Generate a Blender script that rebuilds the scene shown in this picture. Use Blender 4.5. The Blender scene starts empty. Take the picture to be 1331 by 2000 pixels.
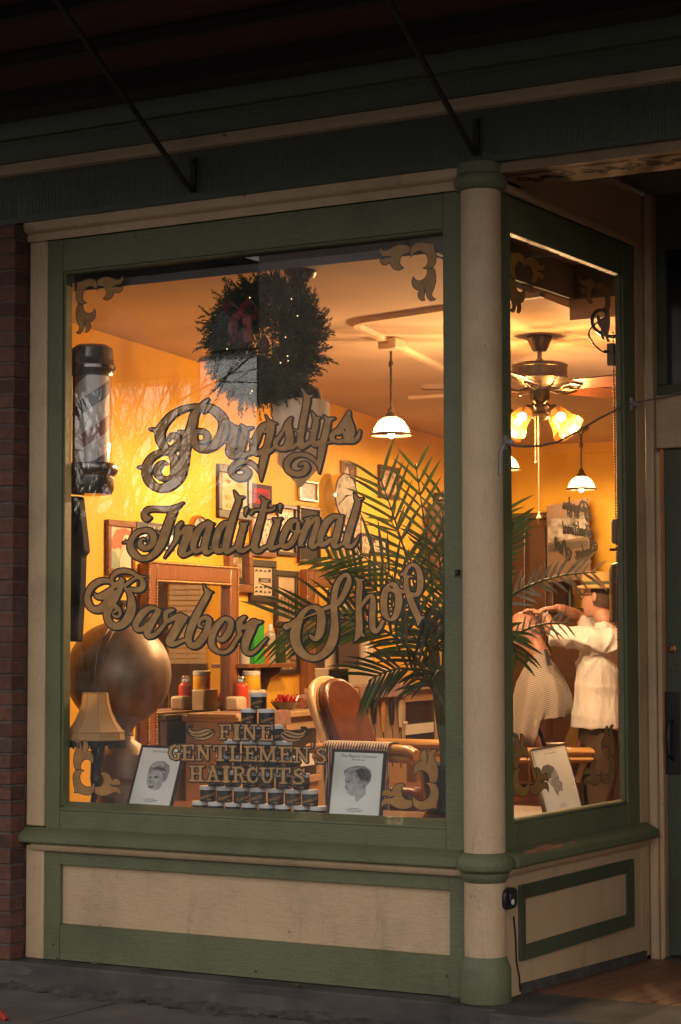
import bpy,bmesh,math,random
import numpy as np
from mathutils import Vector, Matrix
R=math.radians
S=bpy.context.scene;COL=S.collection;V=Vector
# ================= camera, world, sun, exposure =================
CAM=np.array([3.97647816,-8.01451544,1.66865327]);FPX=4100.0
_yaw,_pit,_rol=-0.52831,0.0609380,-0.0019869
_fw=np.array([math.sin(_yaw),math.cos(_yaw),0]);_rt=np.array([math.cos(_yaw),-math.sin(_yaw),0]);_up=np.array([0,0,1.])
FW=_fw*math.cos(_pit)+_up*math.sin(_pit);_u2=_up*math.cos(_pit)-_fw*math.sin(_pit)
RT=_rt*math.cos(_rol)+_u2*math.sin(_rol);UP=_u2*math.cos(_rol)-_rt*math.sin(_rol)
cd=bpy.data.cameras.new('camera');cam=bpy.data.objects.new('camera',cd);COL.objects.link(cam)
m=Matrix.Identity(4)
for i in range(3): m[i][0],m[i][1],m[i][2],m[i][3]=RT[i],UP[i],-FW[i],CAM[i]
cam.matrix_world=m;cd.sensor_width=36;cd.lens=FPX/2000*36;cd.clip_start=.1;cd.clip_end=600
cd.shift_y=-(997.919-1000)/2000*-1
S.camera=cam
SUN_EL,SUN_AZ=R(34),R(-24)      # low sun behind the shop: its front is in shade, the houses opposite are lit
w=bpy.data.worlds.new('World');S.world=w;w.use_nodes=True;nt=w.node_tree;nt.nodes.clear()
sky=nt.nodes.new('ShaderNodeTexSky');sky.sky_type='NISHITA';sky.sun_disc=False;sky.sun_elevation=SUN_EL;sky.sun_rotation=SUN_AZ
sky.air_density=1.0;sky.dust_density=3.0
hs=nt.nodes.new('ShaderNodeHueSaturation');hs.inputs['Saturation'].default_value=.08;hs.inputs['Value'].default_value=1
bg=nt.nodes.new('ShaderNodeBackground');bg.inputs['Strength'].default_value=.15
wo=nt.nodes.new('ShaderNodeOutputWorld')
nt.links.new(sky.outputs[0],hs.inputs['Color']);wbm=nt.nodes.new('ShaderNodeMix');wbm.data_type='RGBA';wbm.blend_type='MULTIPLY';wbm.inputs[0].default_value=1;wbm.inputs[7].default_value=(1,.92,.83,1);nt.links.new(hs.outputs[0],wbm.inputs[6]);nt.links.new(wbm.outputs[2],bg.inputs[0]);nt.links.new(bg.outputs[0],wo.inputs[0])
sd=bpy.data.lights.new('sun','SUN');sd.energy=4.;sd.angle=R(.5);sd.color=(1,.93,.84)
so=bpy.data.objects.new('sun',sd);COL.objects.link(so)
_d=V((math.sin(SUN_AZ)*math.cos(SUN_EL),math.cos(SUN_AZ)*math.cos(SUN_EL),math.sin(SUN_EL)))
so.rotation_euler=_d.to_track_quat('Z','Y').to_euler();so.location=(0,-20,30)
S.view_settings.view_transform='Standard';S.view_settings.look='None';S.view_settings.gamma=1;S.view_settings.exposure=1.35
S.render.engine='CYCLES';S.cycles.use_denoising=True;S.cycles.max_bounces=10;S.cycles.transparent_max_bounces=24;S.cycles.sample_clamp_indirect=4
S.cycles.caustics_reflective=False;S.cycles.caustics_refractive=False
# ================= sight lines: photograph pixel -> point on a plane =================
def ray(x,y): return FW*FPX+RT*(x-665.5)+UP*(997.919-y)
def at(x,y,Y=0.): r=ray(x,y);return V(CAM+(Y-CAM[1])/r[1]*r)
def atX(x,y,X): r=ray(x,y);return V(CAM+(X-CAM[0])/r[0]*r)
def atZ(x,y,Z): r=ray(x,y);return V(CAM+(Z-CAM[2])/r[2]*r)
def atP(x,y,p,n): r=ray(x,y);p=np.array(p);n=np.array(n);return V(CAM+((p-CAM)@n)/(r@n)*r)
WB=np.array([-3.041,1.574,0]);WA=np.array([-.1232,.9924,0]);WN=np.array([.9924,.1232,0])
def wall(x,y,off=0.): return atP(x,y,WB+WN*off,WN)
def ceil(x,y,off=0.): return atP(x,y,(0,0,3.405-off),(0,.0226,1))
def cz(Y): return 3.405-.0226*Y
def zy(y,Y=0.,x=949): return at(x,y,Y)[2]
def pz(z0,Y): return CAM[2]+(z0-CAM[2])*(Y-CAM[1])/(0-CAM[1])
def ppm(P): return FPX/((np.array(P)-CAM)@FW)
# ================= mesh helpers =================
class MB:
    def __init__(s): s.v=[];s.f=[];s.m=[]
    def add(s,vs,fs,mi=0):
        o=len(s.v);s.v+=[tuple(v) for v in vs];s.f+=[tuple(i+o for i in f) for f in fs];s.m+=[mi]*len(fs);return s
    def box(s,x0,x1,y0,y1,z0,z1,mi=0):
        return s.add([(x0,y0,z0),(x1,y0,z0),(x1,y1,z0),(x0,y1,z0),(x0,y0,z1),(x1,y0,z1),(x1,y1,z1),(x0,y1,z1)],[(0,3,2,1),(4,5,6,7),(0,1,5,4),(1,2,6,5),(2,3,7,6),(3,0,4,7)],mi)
    def obox(s,o,u,v,n,mi=0):
        o,u,v,n=V(o),V(u),V(v),V(n)
        fs=[(0,3,2,1),(4,5,6,7),(0,1,5,4),(1,2,6,5),(2,3,7,6),(3,0,4,7)]
        if u.cross(v).dot(n)<0: fs=[f[::-1] for f in fs]
        return s.add([o,o+u,o+u+v,o+v,o+n,o+u+n,o+u+v+n,o+v+n],fs,mi)
    def prism(s,P,d,mi=0):      # 3-D polygon pushed along d
        P=[V(p) for p in P];d=V(d);n=len(P)
        nn=sum(((P[i]-P[0]).cross(P[(i+1)%n]-P[0]) for i in range(1,n-1)),V())
        a=tuple(range(n))
        if nn.dot(d)>0: fs=[a[::-1],tuple(i+n for i in a)]+[(i,(i+1)%n,(i+1)%n+n,i+n) for i in a]
        else: fs=[a,tuple(i+n for i in a)[::-1]]+[((i+1)%n,i,i+n,(i+1)%n+n) for i in a]
        return s.add(P+[p+d for p in P],fs,mi)
    def lathe(s,prof,o,ax=(0,0,1),seg=32,mi=0,arc=None):
        ax=V(ax).normalized();u=ax.orthogonal().normalized();v=ax.cross(u);o=V(o);n=len(prof);vs=[];fs=[]
        for r,z in prof:
            for k in range(seg):
                t=2*math.pi*k/seg;vs.append(o+ax*z+(u*math.cos(t)+v*math.sin(t))*max(r,1e-5))
        for i in range(n-1):
            for k in range(seg):
                k2=(k+1)%seg;fs.append((i*seg+k,i*seg+k2,(i+1)*seg+k2,(i+1)*seg+k))
        if prof[0][0]>1e-4: fs.append(tuple(range(seg))[::-1])
        if prof[-1][0]>1e-4: fs.append(tuple((n-1)*seg+k for k in range(seg)))
        return s.add(vs,fs,mi)
    def tube(s,pts,r,seg=8,mi=0,closed=False):
        P=[V(p) for p in pts];n=len(P);rr=r if isinstance(r,(list,tuple)) else [r]*n;vs=[];fs=[];u=None
        for i in range(n):
            t=(P[(i+1)%n]-P[i-1]) if closed else (P[min(i+1,n-1)]-P[max(i-1,0)])
            t=t.normalized() if t.length>1e-9 else V((0,0,1))
            u=t.orthogonal().normalized() if u is None else (u-t*u.dot(t)).normalized()
            w=t.cross(u)
            for k in range(seg):
                a=2*math.pi*k/seg;vs.append(P[i]+(u*math.cos(a)+w*math.sin(a))*rr[i])
        for i in range(n if closed else n-1):
            j=(i+1)%n
            for k in range(seg): k2=(k+1)%seg;fs.append((i*seg+k,i*seg+k2,j*seg+k2,j*seg+k))
        if not closed: fs+= [tuple(range(seg))[::-1],tuple((n-1)*seg+k for k in range(seg))]
        return s.add(vs,fs,mi)
    def loft(s,secs,seg=16,mi=0):   # sections (centre, u half-axis, v half-axis)
        vs=[];fs=[];n=len(secs)
        for c,u,v in secs:
            for k in range(seg):
                a=2*math.pi*k/seg;vs.append(V(c)+V(u)*math.cos(a)+V(v)*math.sin(a))
        for i in range(n-1):
            for k in range(seg): k2=(k+1)%seg;fs.append((i*seg+k,i*seg+k2,(i+1)*seg+k2,(i+1)*seg+k))
        fs+= [tuple(range(seg))[::-1],tuple((n-1)*seg+k for k in range(seg))]
        return s.add(vs,fs,mi)
    def ball(s,c,r,seg=16,sq=(1,1,1),mi=0):
        n=max(6,seg//2);vs=[];fs=[];c=V(c)
        for i in range(n+1):
            p=math.pi*i/n
            for k in range(seg):
                t=2*math.pi*k/seg;vs.append(c+V((math.sin(p)*math.cos(t)*sq[0],math.sin(p)*math.sin(t)*sq[1],math.cos(p)*sq[2]))*r)
        for i in range(n):
            for k in range(seg): k2=(k+1)%seg;fs.append((i*seg+k,(i+1)*seg+k,(i+1)*seg+k2,i*seg+k2))
        return s.add(vs,fs,mi)
    def profx(s,prof,x0,x1,mi=0):   # closed (y,z) profile run along x
        n=len(prof);a=sum(prof[i][0]*prof[(i+1)%n][1]-prof[(i+1)%n][0]*prof[i][1] for i in range(n))
        if a<0: prof=prof[::-1]
        vs=[(x0,y,z) for y,z in prof]+[(x1,y,z) for y,z in prof]
        return s.add(vs,[tuple(range(n))[::-1],tuple(range(n,2*n))]+[(i,(i+1)%n,(i+1)%n+n,i+n) for i in range(n)],mi)
    def profy(s,prof,y0,y1,mi=0):   # closed (x,z) profile run along y
        n=len(prof);a=sum(prof[i][0]*prof[(i+1)%n][1]-prof[(i+1)%n][0]*prof[i][1] for i in range(n))
        if a>0: prof=prof[::-1]
        vs=[(x,y0,z) for x,z in prof]+[(x,y1,z) for x,z in prof]
        return s.add(vs,[tuple(range(n))[::-1],tuple(range(n,2*n))]+[(i,(i+1)%n,(i+1)%n+n,i+n) for i in range(n)],mi)
    def build(s,name,mats,parent=None,smooth=35,bevel=0,fix=False):
        me=bpy.data.meshes.new(name);me.from_pydata(s.v,[],s.f);me.update()
        for mm in (mats if isinstance(mats,(list,tuple)) else [mats]): me.materials.append(mm)
        if len(set(s.m))>1: me.polygons.foreach_set('material_index',s.m)
        if fix:
            b=bmesh.new();b.from_mesh(me);bmesh.ops.recalc_face_normals(b,faces=b.faces);b.to_mesh(me);b.free()
        if smooth: me.shade_smooth();me.set_sharp_from_angle(angle=R(smooth))
        o=bpy.data.objects.new(name,me);COL.objects.link(o)
        if bevel:
            q=o.modifiers.new('bevel','BEVEL');q.width=bevel;q.segments=2;q.limit_method='ANGLE';q.angle_limit=R(40)
        if parent: attach(o,parent)
        return o
LOC={}
def base(o):
    return LOC.get(o.name,V((0,0,0)))
def attach(o,p):
    o.parent=p;o.matrix_parent_inverse=Matrix.Translation(-base(p))
def tag(o,label=None,cat=None,group=None,kind=None):
    for k,v in (('label',label),('category',cat),('group',group),('kind',kind)):
        if v: o[k]=v
    return o
def thing(name,label,cat,loc=(0,0,0),group=None):
    o=bpy.data.objects.new(name,None);COL.objects.link(o);o.empty_display_size=.1;o.location=loc;LOC[o.name]=V(loc)
    return tag(o,label,cat,group)
def copy_thing(o,d,label):
    c=o.copy();COL.objects.link(c);c.location=V(o.location)+V(d);LOC[c.name]=V(c.location);c['label']=label
    def rec(a,b):
        for ch in [q for q in ALLCH.get(a.name,[])]:
            k=ch.copy();COL.objects.link(k);k.parent=b;rec(ch,k)
    rec(o,c);return c
ALLCH={}
def children_index():
    ALLCH.clear()
    for o in COL.objects:
        if o.parent: ALLCH.setdefault(o.parent.name,[]).append(o)
def text2d(s,size=1.,shear=0.,font=None):
    c=bpy.data.curves.new('lettering','FONT');c.body=s;c.size=size;c.shear=shear;c.align_x='CENTER';c.resolution_u=3
    o=bpy.data.objects.new('lettering',c);COL.objects.link(o);dg=bpy.context.evaluated_depsgraph_get();me=o.evaluated_get(dg).to_mesh()
    vs=[(v.co.x,v.co.y) for v in me.vertices];fs=[tuple(p.vertices) for p in me.polygons];o.evaluated_get(dg).to_mesh_clear()
    bpy.data.objects.remove(o);bpy.data.curves.remove(c);return vs,fs
# ================= materials =================
def nodes(name):
    m=bpy.data.materials.new(name);m.use_nodes=True;t=m.node_tree;b=t.nodes['Principled BSDF'];return m,t,b
def N(t,ty,**k):
    n=t.nodes.new(ty)
    for a,v in k.items():
        if a.startswith('i_'): n.inputs[a[2:]].default_value=v
        else: setattr(n,a,v)
    return n
def rgb(c): return (c[0],c[1],c[2],1)
def ramp(t,stops):
    n=t.nodes.new('ShaderNodeValToRGB');e=n.color_ramp.elements
    while len(e)<len(stops): e.new(.5)
    for q,(p,c) in zip(e,stops): q.position=p;q.color=rgb(c)
    return n
def coord(t,scale=(1,1,1),out='Object'):
    a=t.nodes.new('ShaderNodeTexCoord');mp=t.nodes.new('ShaderNodeMapping');mp.inputs['Scale'].default_value=scale;t.links.new(a.outputs[out],mp.inputs[0]);return mp
def mat(name,col,rough=.5,metal=0.,var=.15,vs=6.,bump=0.,bs=80.,stretch=(1,1,1),spec=.5,coat=0.,detail=5.,sheen=0.,trans=0.,rv=0.):
    m,t,b=nodes(name);L=t.links.new;b.inputs['Roughness'].default_value=rough;b.inputs['Metallic'].default_value=metal
    b.inputs['Specular IOR Level'].default_value=spec;b.inputs['Coat Weight'].default_value=coat
    if sheen: b.inputs['Sheen Weight'].default_value=sheen
    if trans: b.inputs['Transmission Weight'].default_value=trans
    c=coord(t,stretch);n=N(t,'ShaderNodeTexNoise',i_Scale=vs,i_Detail=detail);L(c.outputs[0],n.inputs['Vector'])
    r=ramp(t,[(.3,[max(0,x*(1-var)) for x in col]),(.7,[min(1,x*(1+var)) for x in col])]);L(n.outputs[0],r.inputs[0]);L(r.outputs[0],b.inputs['Base Color'])
    if rv:
        mr=N(t,'ShaderNodeMapRange');mr.inputs['To Min'].default_value=max(0,rough-rv);mr.inputs['To Max'].default_value=min(1,rough+rv);L(n.outputs[0],mr.inputs[0]);L(mr.outputs[0],b.inputs['Roughness'])
    if bump:
        n2=N(t,'ShaderNodeTexNoise',i_Scale=bs,i_Detail=3.);L(c.outputs[0],n2.inputs['Vector']);bp=N(t,'ShaderNodeBump',i_Strength=bump,i_Distance=.004);L(n2.outputs[0],bp.inputs['Height']);L(bp.outputs[0],b.inputs['Normal'])
    return m
def paint(name,col,grain=(3,30,30),rough=.45,chip=(.16,.11,.08),chipt=.71,dirt=.28):
    # old brush-painted joinery: grain ridges, crazing, grime and small chips
    m,t,b=nodes(name);L=t.links.new;b.inputs['Roughness'].default_value=rough
    c=coord(t,grain);c1=coord(t,(1,1,1))
    big=N(t,'ShaderNodeTexNoise',i_Scale=2.3,i_Detail=6.,i_Roughness=.65);L(c1.outputs[0],big.inputs['Vector'])
    r=ramp(t,[(.22,[x*(1-dirt*1.5) for x in col]),(.5,col),(.8,[min(1,x*1.12) for x in col])]);L(big.outputs[0],r.inputs[0])
    fine=N(t,'ShaderNodeTexNoise',i_Scale=7.,i_Detail=8.,i_Roughness=.7);L(c.outputs[0],fine.inputs['Vector'])
    mx=N(t,'ShaderNodeMix',data_type='RGBA',blend_type='MULTIPLY');mx.inputs[0].default_value=.33
    r2=ramp(t,[(.28,(.42,.40,.38)),(.55,(1,1,1))]);L(fine.outputs[0],r2.inputs[0]);L(r.outputs[0],mx.inputs[6]);L(r2.outputs[0],mx.inputs[7])
    sp=N(t,'ShaderNodeTexNoise',i_Scale=26.,i_Detail=4.,i_Roughness=.6);L(c1.outputs[0],sp.inputs['Vector'])
    r3=ramp(t,[(chipt,(0,0,0)),(chipt+.02,(1,1,1))]);L(sp.outputs[0],r3.inputs[0])
    m2=N(t,'ShaderNodeMix',data_type='RGBA');L(r3.outputs[0],m2.inputs[0]);L(mx.outputs[2],m2.inputs[6]);m2.inputs[7].default_value=rgb(chip);run=N(t,'ShaderNodeTexNoise',i_Scale=5.,i_Detail=7.,i_Roughness=.75);cr=coord(t,(3.,3.,.5));L(cr.outputs[0],run.inputs['Vector']);r4=ramp(t,[(.56,(0,0,0)),(.72,(1,1,1))]);L(run.outputs[0],r4.inputs[0])
    fq=N(t,'ShaderNodeMath',operation='MULTIPLY');fq.inputs[1].default_value=.42;L(r4.outputs[0],fq.inputs[0]);m3=N(t,'ShaderNodeMix',data_type='RGBA');L(fq.outputs[0],m3.inputs[0]);L(m2.outputs[2],m3.inputs[6]);m3.inputs[7].default_value=rgb([x*.45+.012 for x in col]);L(m3.outputs[2],b.inputs['Base Color'])
    lump=N(t,'ShaderNodeTexNoise',i_Scale=55.,i_Detail=2.);L(c1.outputs[0],lump.inputs['Vector'])
    ad=N(t,'ShaderNodeMath',operation='ADD');L(fine.outputs[0],ad.inputs[0]);L(lump.outputs[0],ad.inputs[1])
    sb=N(t,'ShaderNodeMath',operation='SUBTRACT');L(ad.outputs[0],sb.inputs[0]);L(r3.outputs[0],sb.inputs[1])
    bp=N(t,'ShaderNodeBump',i_Strength=.55,i_Distance=.005);L(sb.outputs[0],bp.inputs['Height']);L(bp.outputs[0],b.inputs['Normal'])
    return m
def wood(name,c1,c2,sc=(2,2,22),rough=.35,coat=.2,vs=3.):
    m,t,b=nodes(name);L=t.links.new;c=coord(t,sc);n=N(t,'ShaderNodeTexNoise',i_Scale=vs,i_Detail=8.,i_Roughness=.65,i_Distortion=1.2);L(c.outputs[0],n.inputs['Vector'])
    r=ramp(t,[(.25,c1),(.75,c2)]);L(n.outputs[0],r.inputs[0]);L(r.outputs[0],b.inputs['Base Color']);b.inputs['Roughness'].default_value=rough;b.inputs['Coat Weight'].default_value=coat
    bp=N(t,'ShaderNodeBump',i_Strength=.15,i_Distance=.002);L(n.outputs[0],bp.inputs['Height']);L(bp.outputs[0],b.inputs['Normal']);return m
def emit(name,col,st):
    m,t,b=nodes(name);b.inputs['Base Color'].default_value=rgb(col);b.inputs['Emission Color'].default_value=rgb(col);b.inputs['Emission Strength'].default_value=st;return m
def glass(name,ior=1.5,tint=(1,1,1),dust=.02,rough=0.):
    m=bpy.data.materials.new(name);m.use_nodes=True;t=m.node_tree;t.nodes.clear();L=t.links.new
    tr=N(t,'ShaderNodeBsdfTransparent');tr.inputs[0].default_value=rgb(tint);gl=N(t,'ShaderNodeBsdfGlossy');gl.inputs['Roughness'].default_value=rough
    fr=N(t,'ShaderNodeFresnel',i_IOR=ior);ge=N(t,'ShaderNodeNewGeometry');iv=N(t,'ShaderNodeMath',operation='SUBTRACT');iv.inputs[0].default_value=1;L(ge.outputs['Backfacing'],iv.inputs[1])
    fm=N(t,'ShaderNodeMath',operation='MULTIPLY');L(fr.outputs[0],fm.inputs[0]);L(iv.outputs[0],fm.inputs[1]);mx=N(t,'ShaderNodeMixShader');L(fm.outputs[0],mx.inputs[0]);L(tr.outputs[0],mx.inputs[1]);L(gl.outputs[0],mx.inputs[2])
    out=N(t,'ShaderNodeOutputMaterial')
    if dust:
        df=N(t,'ShaderNodeBsdfDiffuse');df.inputs[0].default_value=(.6,.58,.55,1);c=coord(t,(1.2,1.2,5));n=N(t,'ShaderNodeTexNoise',i_Scale=2.,i_Detail=6.);L(c.outputs[0],n.inputs['Vector'])
        mr=N(t,'ShaderNodeMapRange');mr.inputs['From Min'].default_value=.35;mr.inputs['From Max'].default_value=.75;mr.inputs['To Max'].default_value=dust;L(n.outputs[0],mr.inputs[0])
        m2=N(t,'ShaderNodeMixShader');L(mr.outputs[0],m2.inputs[0]);L(mx.outputs[0],m2.inputs[1]);L(df.outputs[0],m2.inputs[2]);L(m2.outputs[0],out.inputs[0])
    else: L(mx.outputs[0],out.inputs[0])
    return m
def stripes(name,c1,c2,axis,freq,rough=.8,duty=.5,sheen=.2):
    m,t,b=nodes(name);L=t.links.new;a=t.nodes.new('ShaderNodeTexCoord');d=N(t,'ShaderNodeVectorMath',operation='DOT_PRODUCT');d.inputs[1].default_value=axis
    nz=N(t,'ShaderNodeTexNoise',i_Scale=6.);L(a.outputs['Object'],nz.inputs['Vector']);L(a.outputs['Object'],d.inputs[0])
    w=N(t,'ShaderNodeMath',operation='MULTIPLY_ADD');w.inputs[1].default_value=.02;L(nz.outputs[0],w.inputs[0]);L(d.outputs['Value'],w.inputs[2])
    mu=N(t,'ShaderNodeMath',operation='MULTIPLY');mu.inputs[1].default_value=freq;L(w.outputs[0],mu.inputs[0]);fr=N(t,'ShaderNodeMath',operation='FRACT');L(mu.outputs[0],fr.inputs[0])
    r=ramp(t,[(duty-.06,c1),(duty+.06,c2)]);L(fr.outputs[0],r.inputs[0]);L(r.outputs[0],b.inputs['Base Color']);b.inputs['Roughness'].default_value=rough;b.inputs['Sheen Weight'].default_value=sheen;return m
def art(name,cols,scale=30.,detail=3.,dist=0.):
    m,t,b=nodes(name);L=t.links.new;c=coord(t);n=N(t,'ShaderNodeTexNoise',i_Scale=scale,i_Detail=detail,i_Distortion=dist);L(c.outputs[0],n.inputs['Vector'])
    k=len(cols);r=ramp(t,[(.36+.28*i/max(1,k-1),q) for i,q in enumerate(cols)]);r.color_ramp.interpolation='CONSTANT' if k>2 else 'LINEAR'
    L(n.outputs[0],r.inputs[0]);L(r.outputs[0],b.inputs['Base Color']);b.inputs['Roughness'].default_value=.35;return m
GREEN=paint('green_paint',(.130,.143,.076));GREENV=paint('green_paint_upright',(.127,.140,.074),grain=(30,30,3))
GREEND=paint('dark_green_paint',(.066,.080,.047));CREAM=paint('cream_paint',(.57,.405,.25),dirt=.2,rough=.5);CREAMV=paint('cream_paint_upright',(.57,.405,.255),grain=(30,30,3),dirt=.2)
BLACKIRON=mat('black_iron',(.012,.011,.011),.55,var=.4,bump=.3);GLASS=glass('window_glass',1.75,dust=.02)
GOLD=mat('gold_leaf',(.56,.295,.105),.42,var=.22,vs=26,spec=.4);FLORN=mat('dark_gold_leaf',(.42,.20,.045),.42,var=.2,vs=26);BLACKP=mat('black_outline_paint',(.008,.006,.005),.5,var=.2)
BLACK=mat('black_plastic',(.012,.012,.013),.35);WHITE=mat('white_plastic',(.62,.62,.6),.4,var=.05);CHROME=mat('chrome',(.75,.74,.72),.12,1.,var=.05)
WALLP=mat('yellow_wall_paint',(.80,.43,.032),.6,var=.09,vs=2.5,bump=.08,bs=120);CEILP=mat('ceiling_paint',(.60,.46,.36),.8,var=.09,vs=1.8,bump=.06,bs=60)
WOODD=wood('dark_walnut',(.035,.014,.007),(.10,.04,.018));WOODR=wood('red_brown_wood',(.13,.045,.018),(.30,.115,.045));WOODK=wood('black_wood',(.012,.008,.006),(.04,.025,.018))
BRONZE=mat('aged_bronze',(.11,.075,.045),.38,.85,var=.35,vs=20,rv=.12);PEWTER=mat('brushed_pewter',(.17,.14,.11),.33,.9,var=.2,vs=30,rv=.1)
PAPER=mat('paper',(.78,.76,.72),.7,var=.03);INK=mat('ink',(.03,.03,.035),.7);GREYINK=mat('grey_ink',(.30,.30,.31),.7,var=.35,vs=55,detail=6);LIGHTINK=mat('light_grey_ink',(.47,.47,.48),.7,var=.25,vs=40)
CREAMP=mat('cream_enamel',(.62,.44,.25),.25,var=.06,coat=.4);TAN=mat('tan_cabinet_paint',(.50,.33,.18),.4,var=.08)
# ---- hand-lettered gold script: strokes (x, y, half width) measured at 6.655x; K is a hole cut back out
LS=6.655
SCRIPT={}
SCRIPT['P']=(262,765,[
 [(430,760,45),(375,690,52),(342,610,58),(340,520,58),(390,420,52),(470,325,44),(570,255,36),(680,212,32),(800,192,28),(900,188,30)],
 [(320,520,45),(270,500,24),(235,488,15),(205,488,8)],
 [(448,618,16),(480,575,26),(530,568,32),(563,605,36),(566,660,38),(540,720,42),(480,760,48),(430,770,40)],
 [(480,770,42),(400,780,32),(320,800,36),(230,855,42),(170,950,48),(160,1040,52),(180,1130,54),(240,1210,50),(340,1252,46),(440,1232,55),(530,1165,65),(595,1075,70),(630,970,66),(652,860,60),(665,740,62),(690,620,66),(735,500,58),(760,400,56),(785,300,50),(845,215,28),(905,150,24),(965,102,14)],
 [(150,985,35),(90,980,16),(55,985,8)],
 [(425,930,9),(370,925,24),(312,980,42),(295,1040,42),(322,1090,40),(385,1130,26),(450,1130,22),(510,1090,30)],
 [(485,800,40),(520,870,48),(540,960,60),(545,1050,62)],
 [(590,528,22),(635,535,28),(680,570,50)],
 [(880,190,30),(980,208,46),(1080,268,56),(1150,350,60),(1170,440,64),(1155,540,66),(1105,630,62),(1020,710,50),(920,742,45),(830,718,45),(780,640,46),(775,560,46)],
 [(905,270,8),(935,245,14),(980,235,24)],
 [(790,520,30),(870,512,30),(935,542,36),(948,600,36),(908,652,22),(855,652,18)],
 ],[[(565,775,8),(565,810,14),(572,850,8)]])
SCRIPT['ug']=(412,765,[
 [(255,405,6),(285,450,24),(308,490,44),(295,580,48),(270,690,56),(252,780,55),(280,832,36),(340,832,28),(400,818,40)],
 [(300,470,40),(350,468,16),(375,462,6)],
 [(185,652,8),(220,662,18),(250,680,30)],
 [(395,435,12),(440,500,40),(425,600,46),(400,700,48),(388,790,42),(410,832,34),(470,812,26),(540,782,30)],
 [(430,490,32),(490,478,18),(548,462,5)],
 [(765,410,20),(690,445,38),(630,520,44),(590,620,50),(557,710,46),(570,780,40),(640,792,36),(700,740,30)],
 [(482,618,6),(520,640,18),(560,670,35)],
 [(745,450,16),(735,495,22),(705,522,20),(682,512,9)],
 [(712,305,5),(745,370,16),(785,430,42),(778,520,48),(755,620,44),(730,720,44),(702,820,46),(680,920,46),(665,1010,36),(655,1100,20),(652,1160,5)],
 [(790,420,32),(855,412,8)],
 [(740,785,30),(800,745,22),(840,700,20)],
 [(650,1080,10),(610,1010,22),(550,945,26),(480,915,28),(400,912,32),(320,945,38),(272,1010,40),(285,1070,40),(340,1115,40),(410,1120,38),(470,1085,40),(482,1035,38),(440,1000,26),(385,990,18),(345,1005,10)],
 ],[])
SCRIPT['slys']=(528,745,[
 [(278,470,12),(245,550,32),(245,650,50),(255,740,55),(240,820,55),(190,865,40),(110,868,28),(68,820,30),(80,765,34),(115,725,25),(170,640,20),(215,550,28),(255,490,20)],
 [(-10,905,20),(40,862,18),(70,850,25)],
 [(250,860,30),(290,860,24),(345,820,26),(390,800,30)],
 [(412,95,8),(450,165,24),(478,230,44),(465,330,42),(445,430,42),(425,530,42),(410,630,44),(395,720,42),(394,800,48),(410,850,32),(450,832,32),(510,795,28)],
 [(480,205,32),(550,185,8)],
 [(300,625,6),(345,640,12),(385,665,28)],
 [(540,388,6),(565,440,20),(592,510,38),(582,600,42),(562,690,42),(552,770,42),(582,818,36),(640,800,38)],
 [(490,628,10),(535,642,20)],
 [(600,485,30),(652,466,7)],
 [(698,440,6),(720,470,16),(748,515,36),(735,600,42),(712,700,44),(690,780,46),(672,880,46),(655,980,42),(645,1060,32),(640,1130,20),(637,1190,5)],
 [(750,505,32),(800,485,18),(842,472,4)],
 [(640,1110,12),(600,1050,25),(540,995,30),(470,958,30),(380,950,28),(290,975,36),(228,1040,40),(217,1110,40),(252,1168,40),(330,1202,36),(420,1190,38),(470,1140,42),(475,1090,36),(440,1062,26),(400,1072,16),(370,1095,7)],
 [(1025,398,20),(1010,470,40),(1015,560,66),(1022,650,82),(1010,735,60),(920,778,28),(830,770,28),(802,720,34),(835,662,34),(900,640,50),(950,560,45),(990,470,30)],
 [(738,800,6),(790,785,16)],
 [(1020,770,36),(1090,768,30),(1140,722,26),(1163,660,15),(1165,635,10)],
 ],[[(868,738,8),(905,735,20),(948,735,8)],[(965,620,7),(975,640,6)]])
SCRIPT['Tr']=(236,950,[
 [(385,405,18),(330,412,44),(305,360,34),(350,308,36),(430,293,32),(540,297,32),(640,294,32),(720,270,30),(780,235,16),(815,212,7)],
 [(680,320,52),(650,400,52),(615,500,54),(580,600,58),(545,700,58),(500,790,52),(440,870,44),(350,932,36),(250,932,38),(170,870,48),(128,790,44),(140,700,38),(200,612,36),(290,572,30),(380,582,40),(428,650,44),(415,730,44),(370,788,36),(300,800,36),(255,760,36),(255,710,24),(295,680,16),(318,700,9)],
 [(110,730,25),(60,722,12),(28,733,5)],
 [(460,582,8),(510,612,20)],
 [(570,925,6),(620,850,16),(680,760,20),(722,690,28),(742,610,36),(740,540,30),(780,480,24),(800,460,8)],
 [(730,622,28),(790,602,28),(850,550,38),(890,570,52),(865,650,58),(832,740,54),(800,830,50),(800,880,42),(860,880,26),(920,850,22)],
 [(890,540,34),(960,530,8)],
 [(1150,470,25),(1070,510,38),(1000,590,46),(960,690,46),(945,790,42),(980,845,32),(1050,812,28)],
 [(1130,440,6),(1160,500,40),(1135,590,44),(1110,690,46),(1090,790,46),(1110,860,34),(1170,842,24),(1230,800,20)],
 [(1165,492,30),(1215,482,7)],
 ],[])
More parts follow.
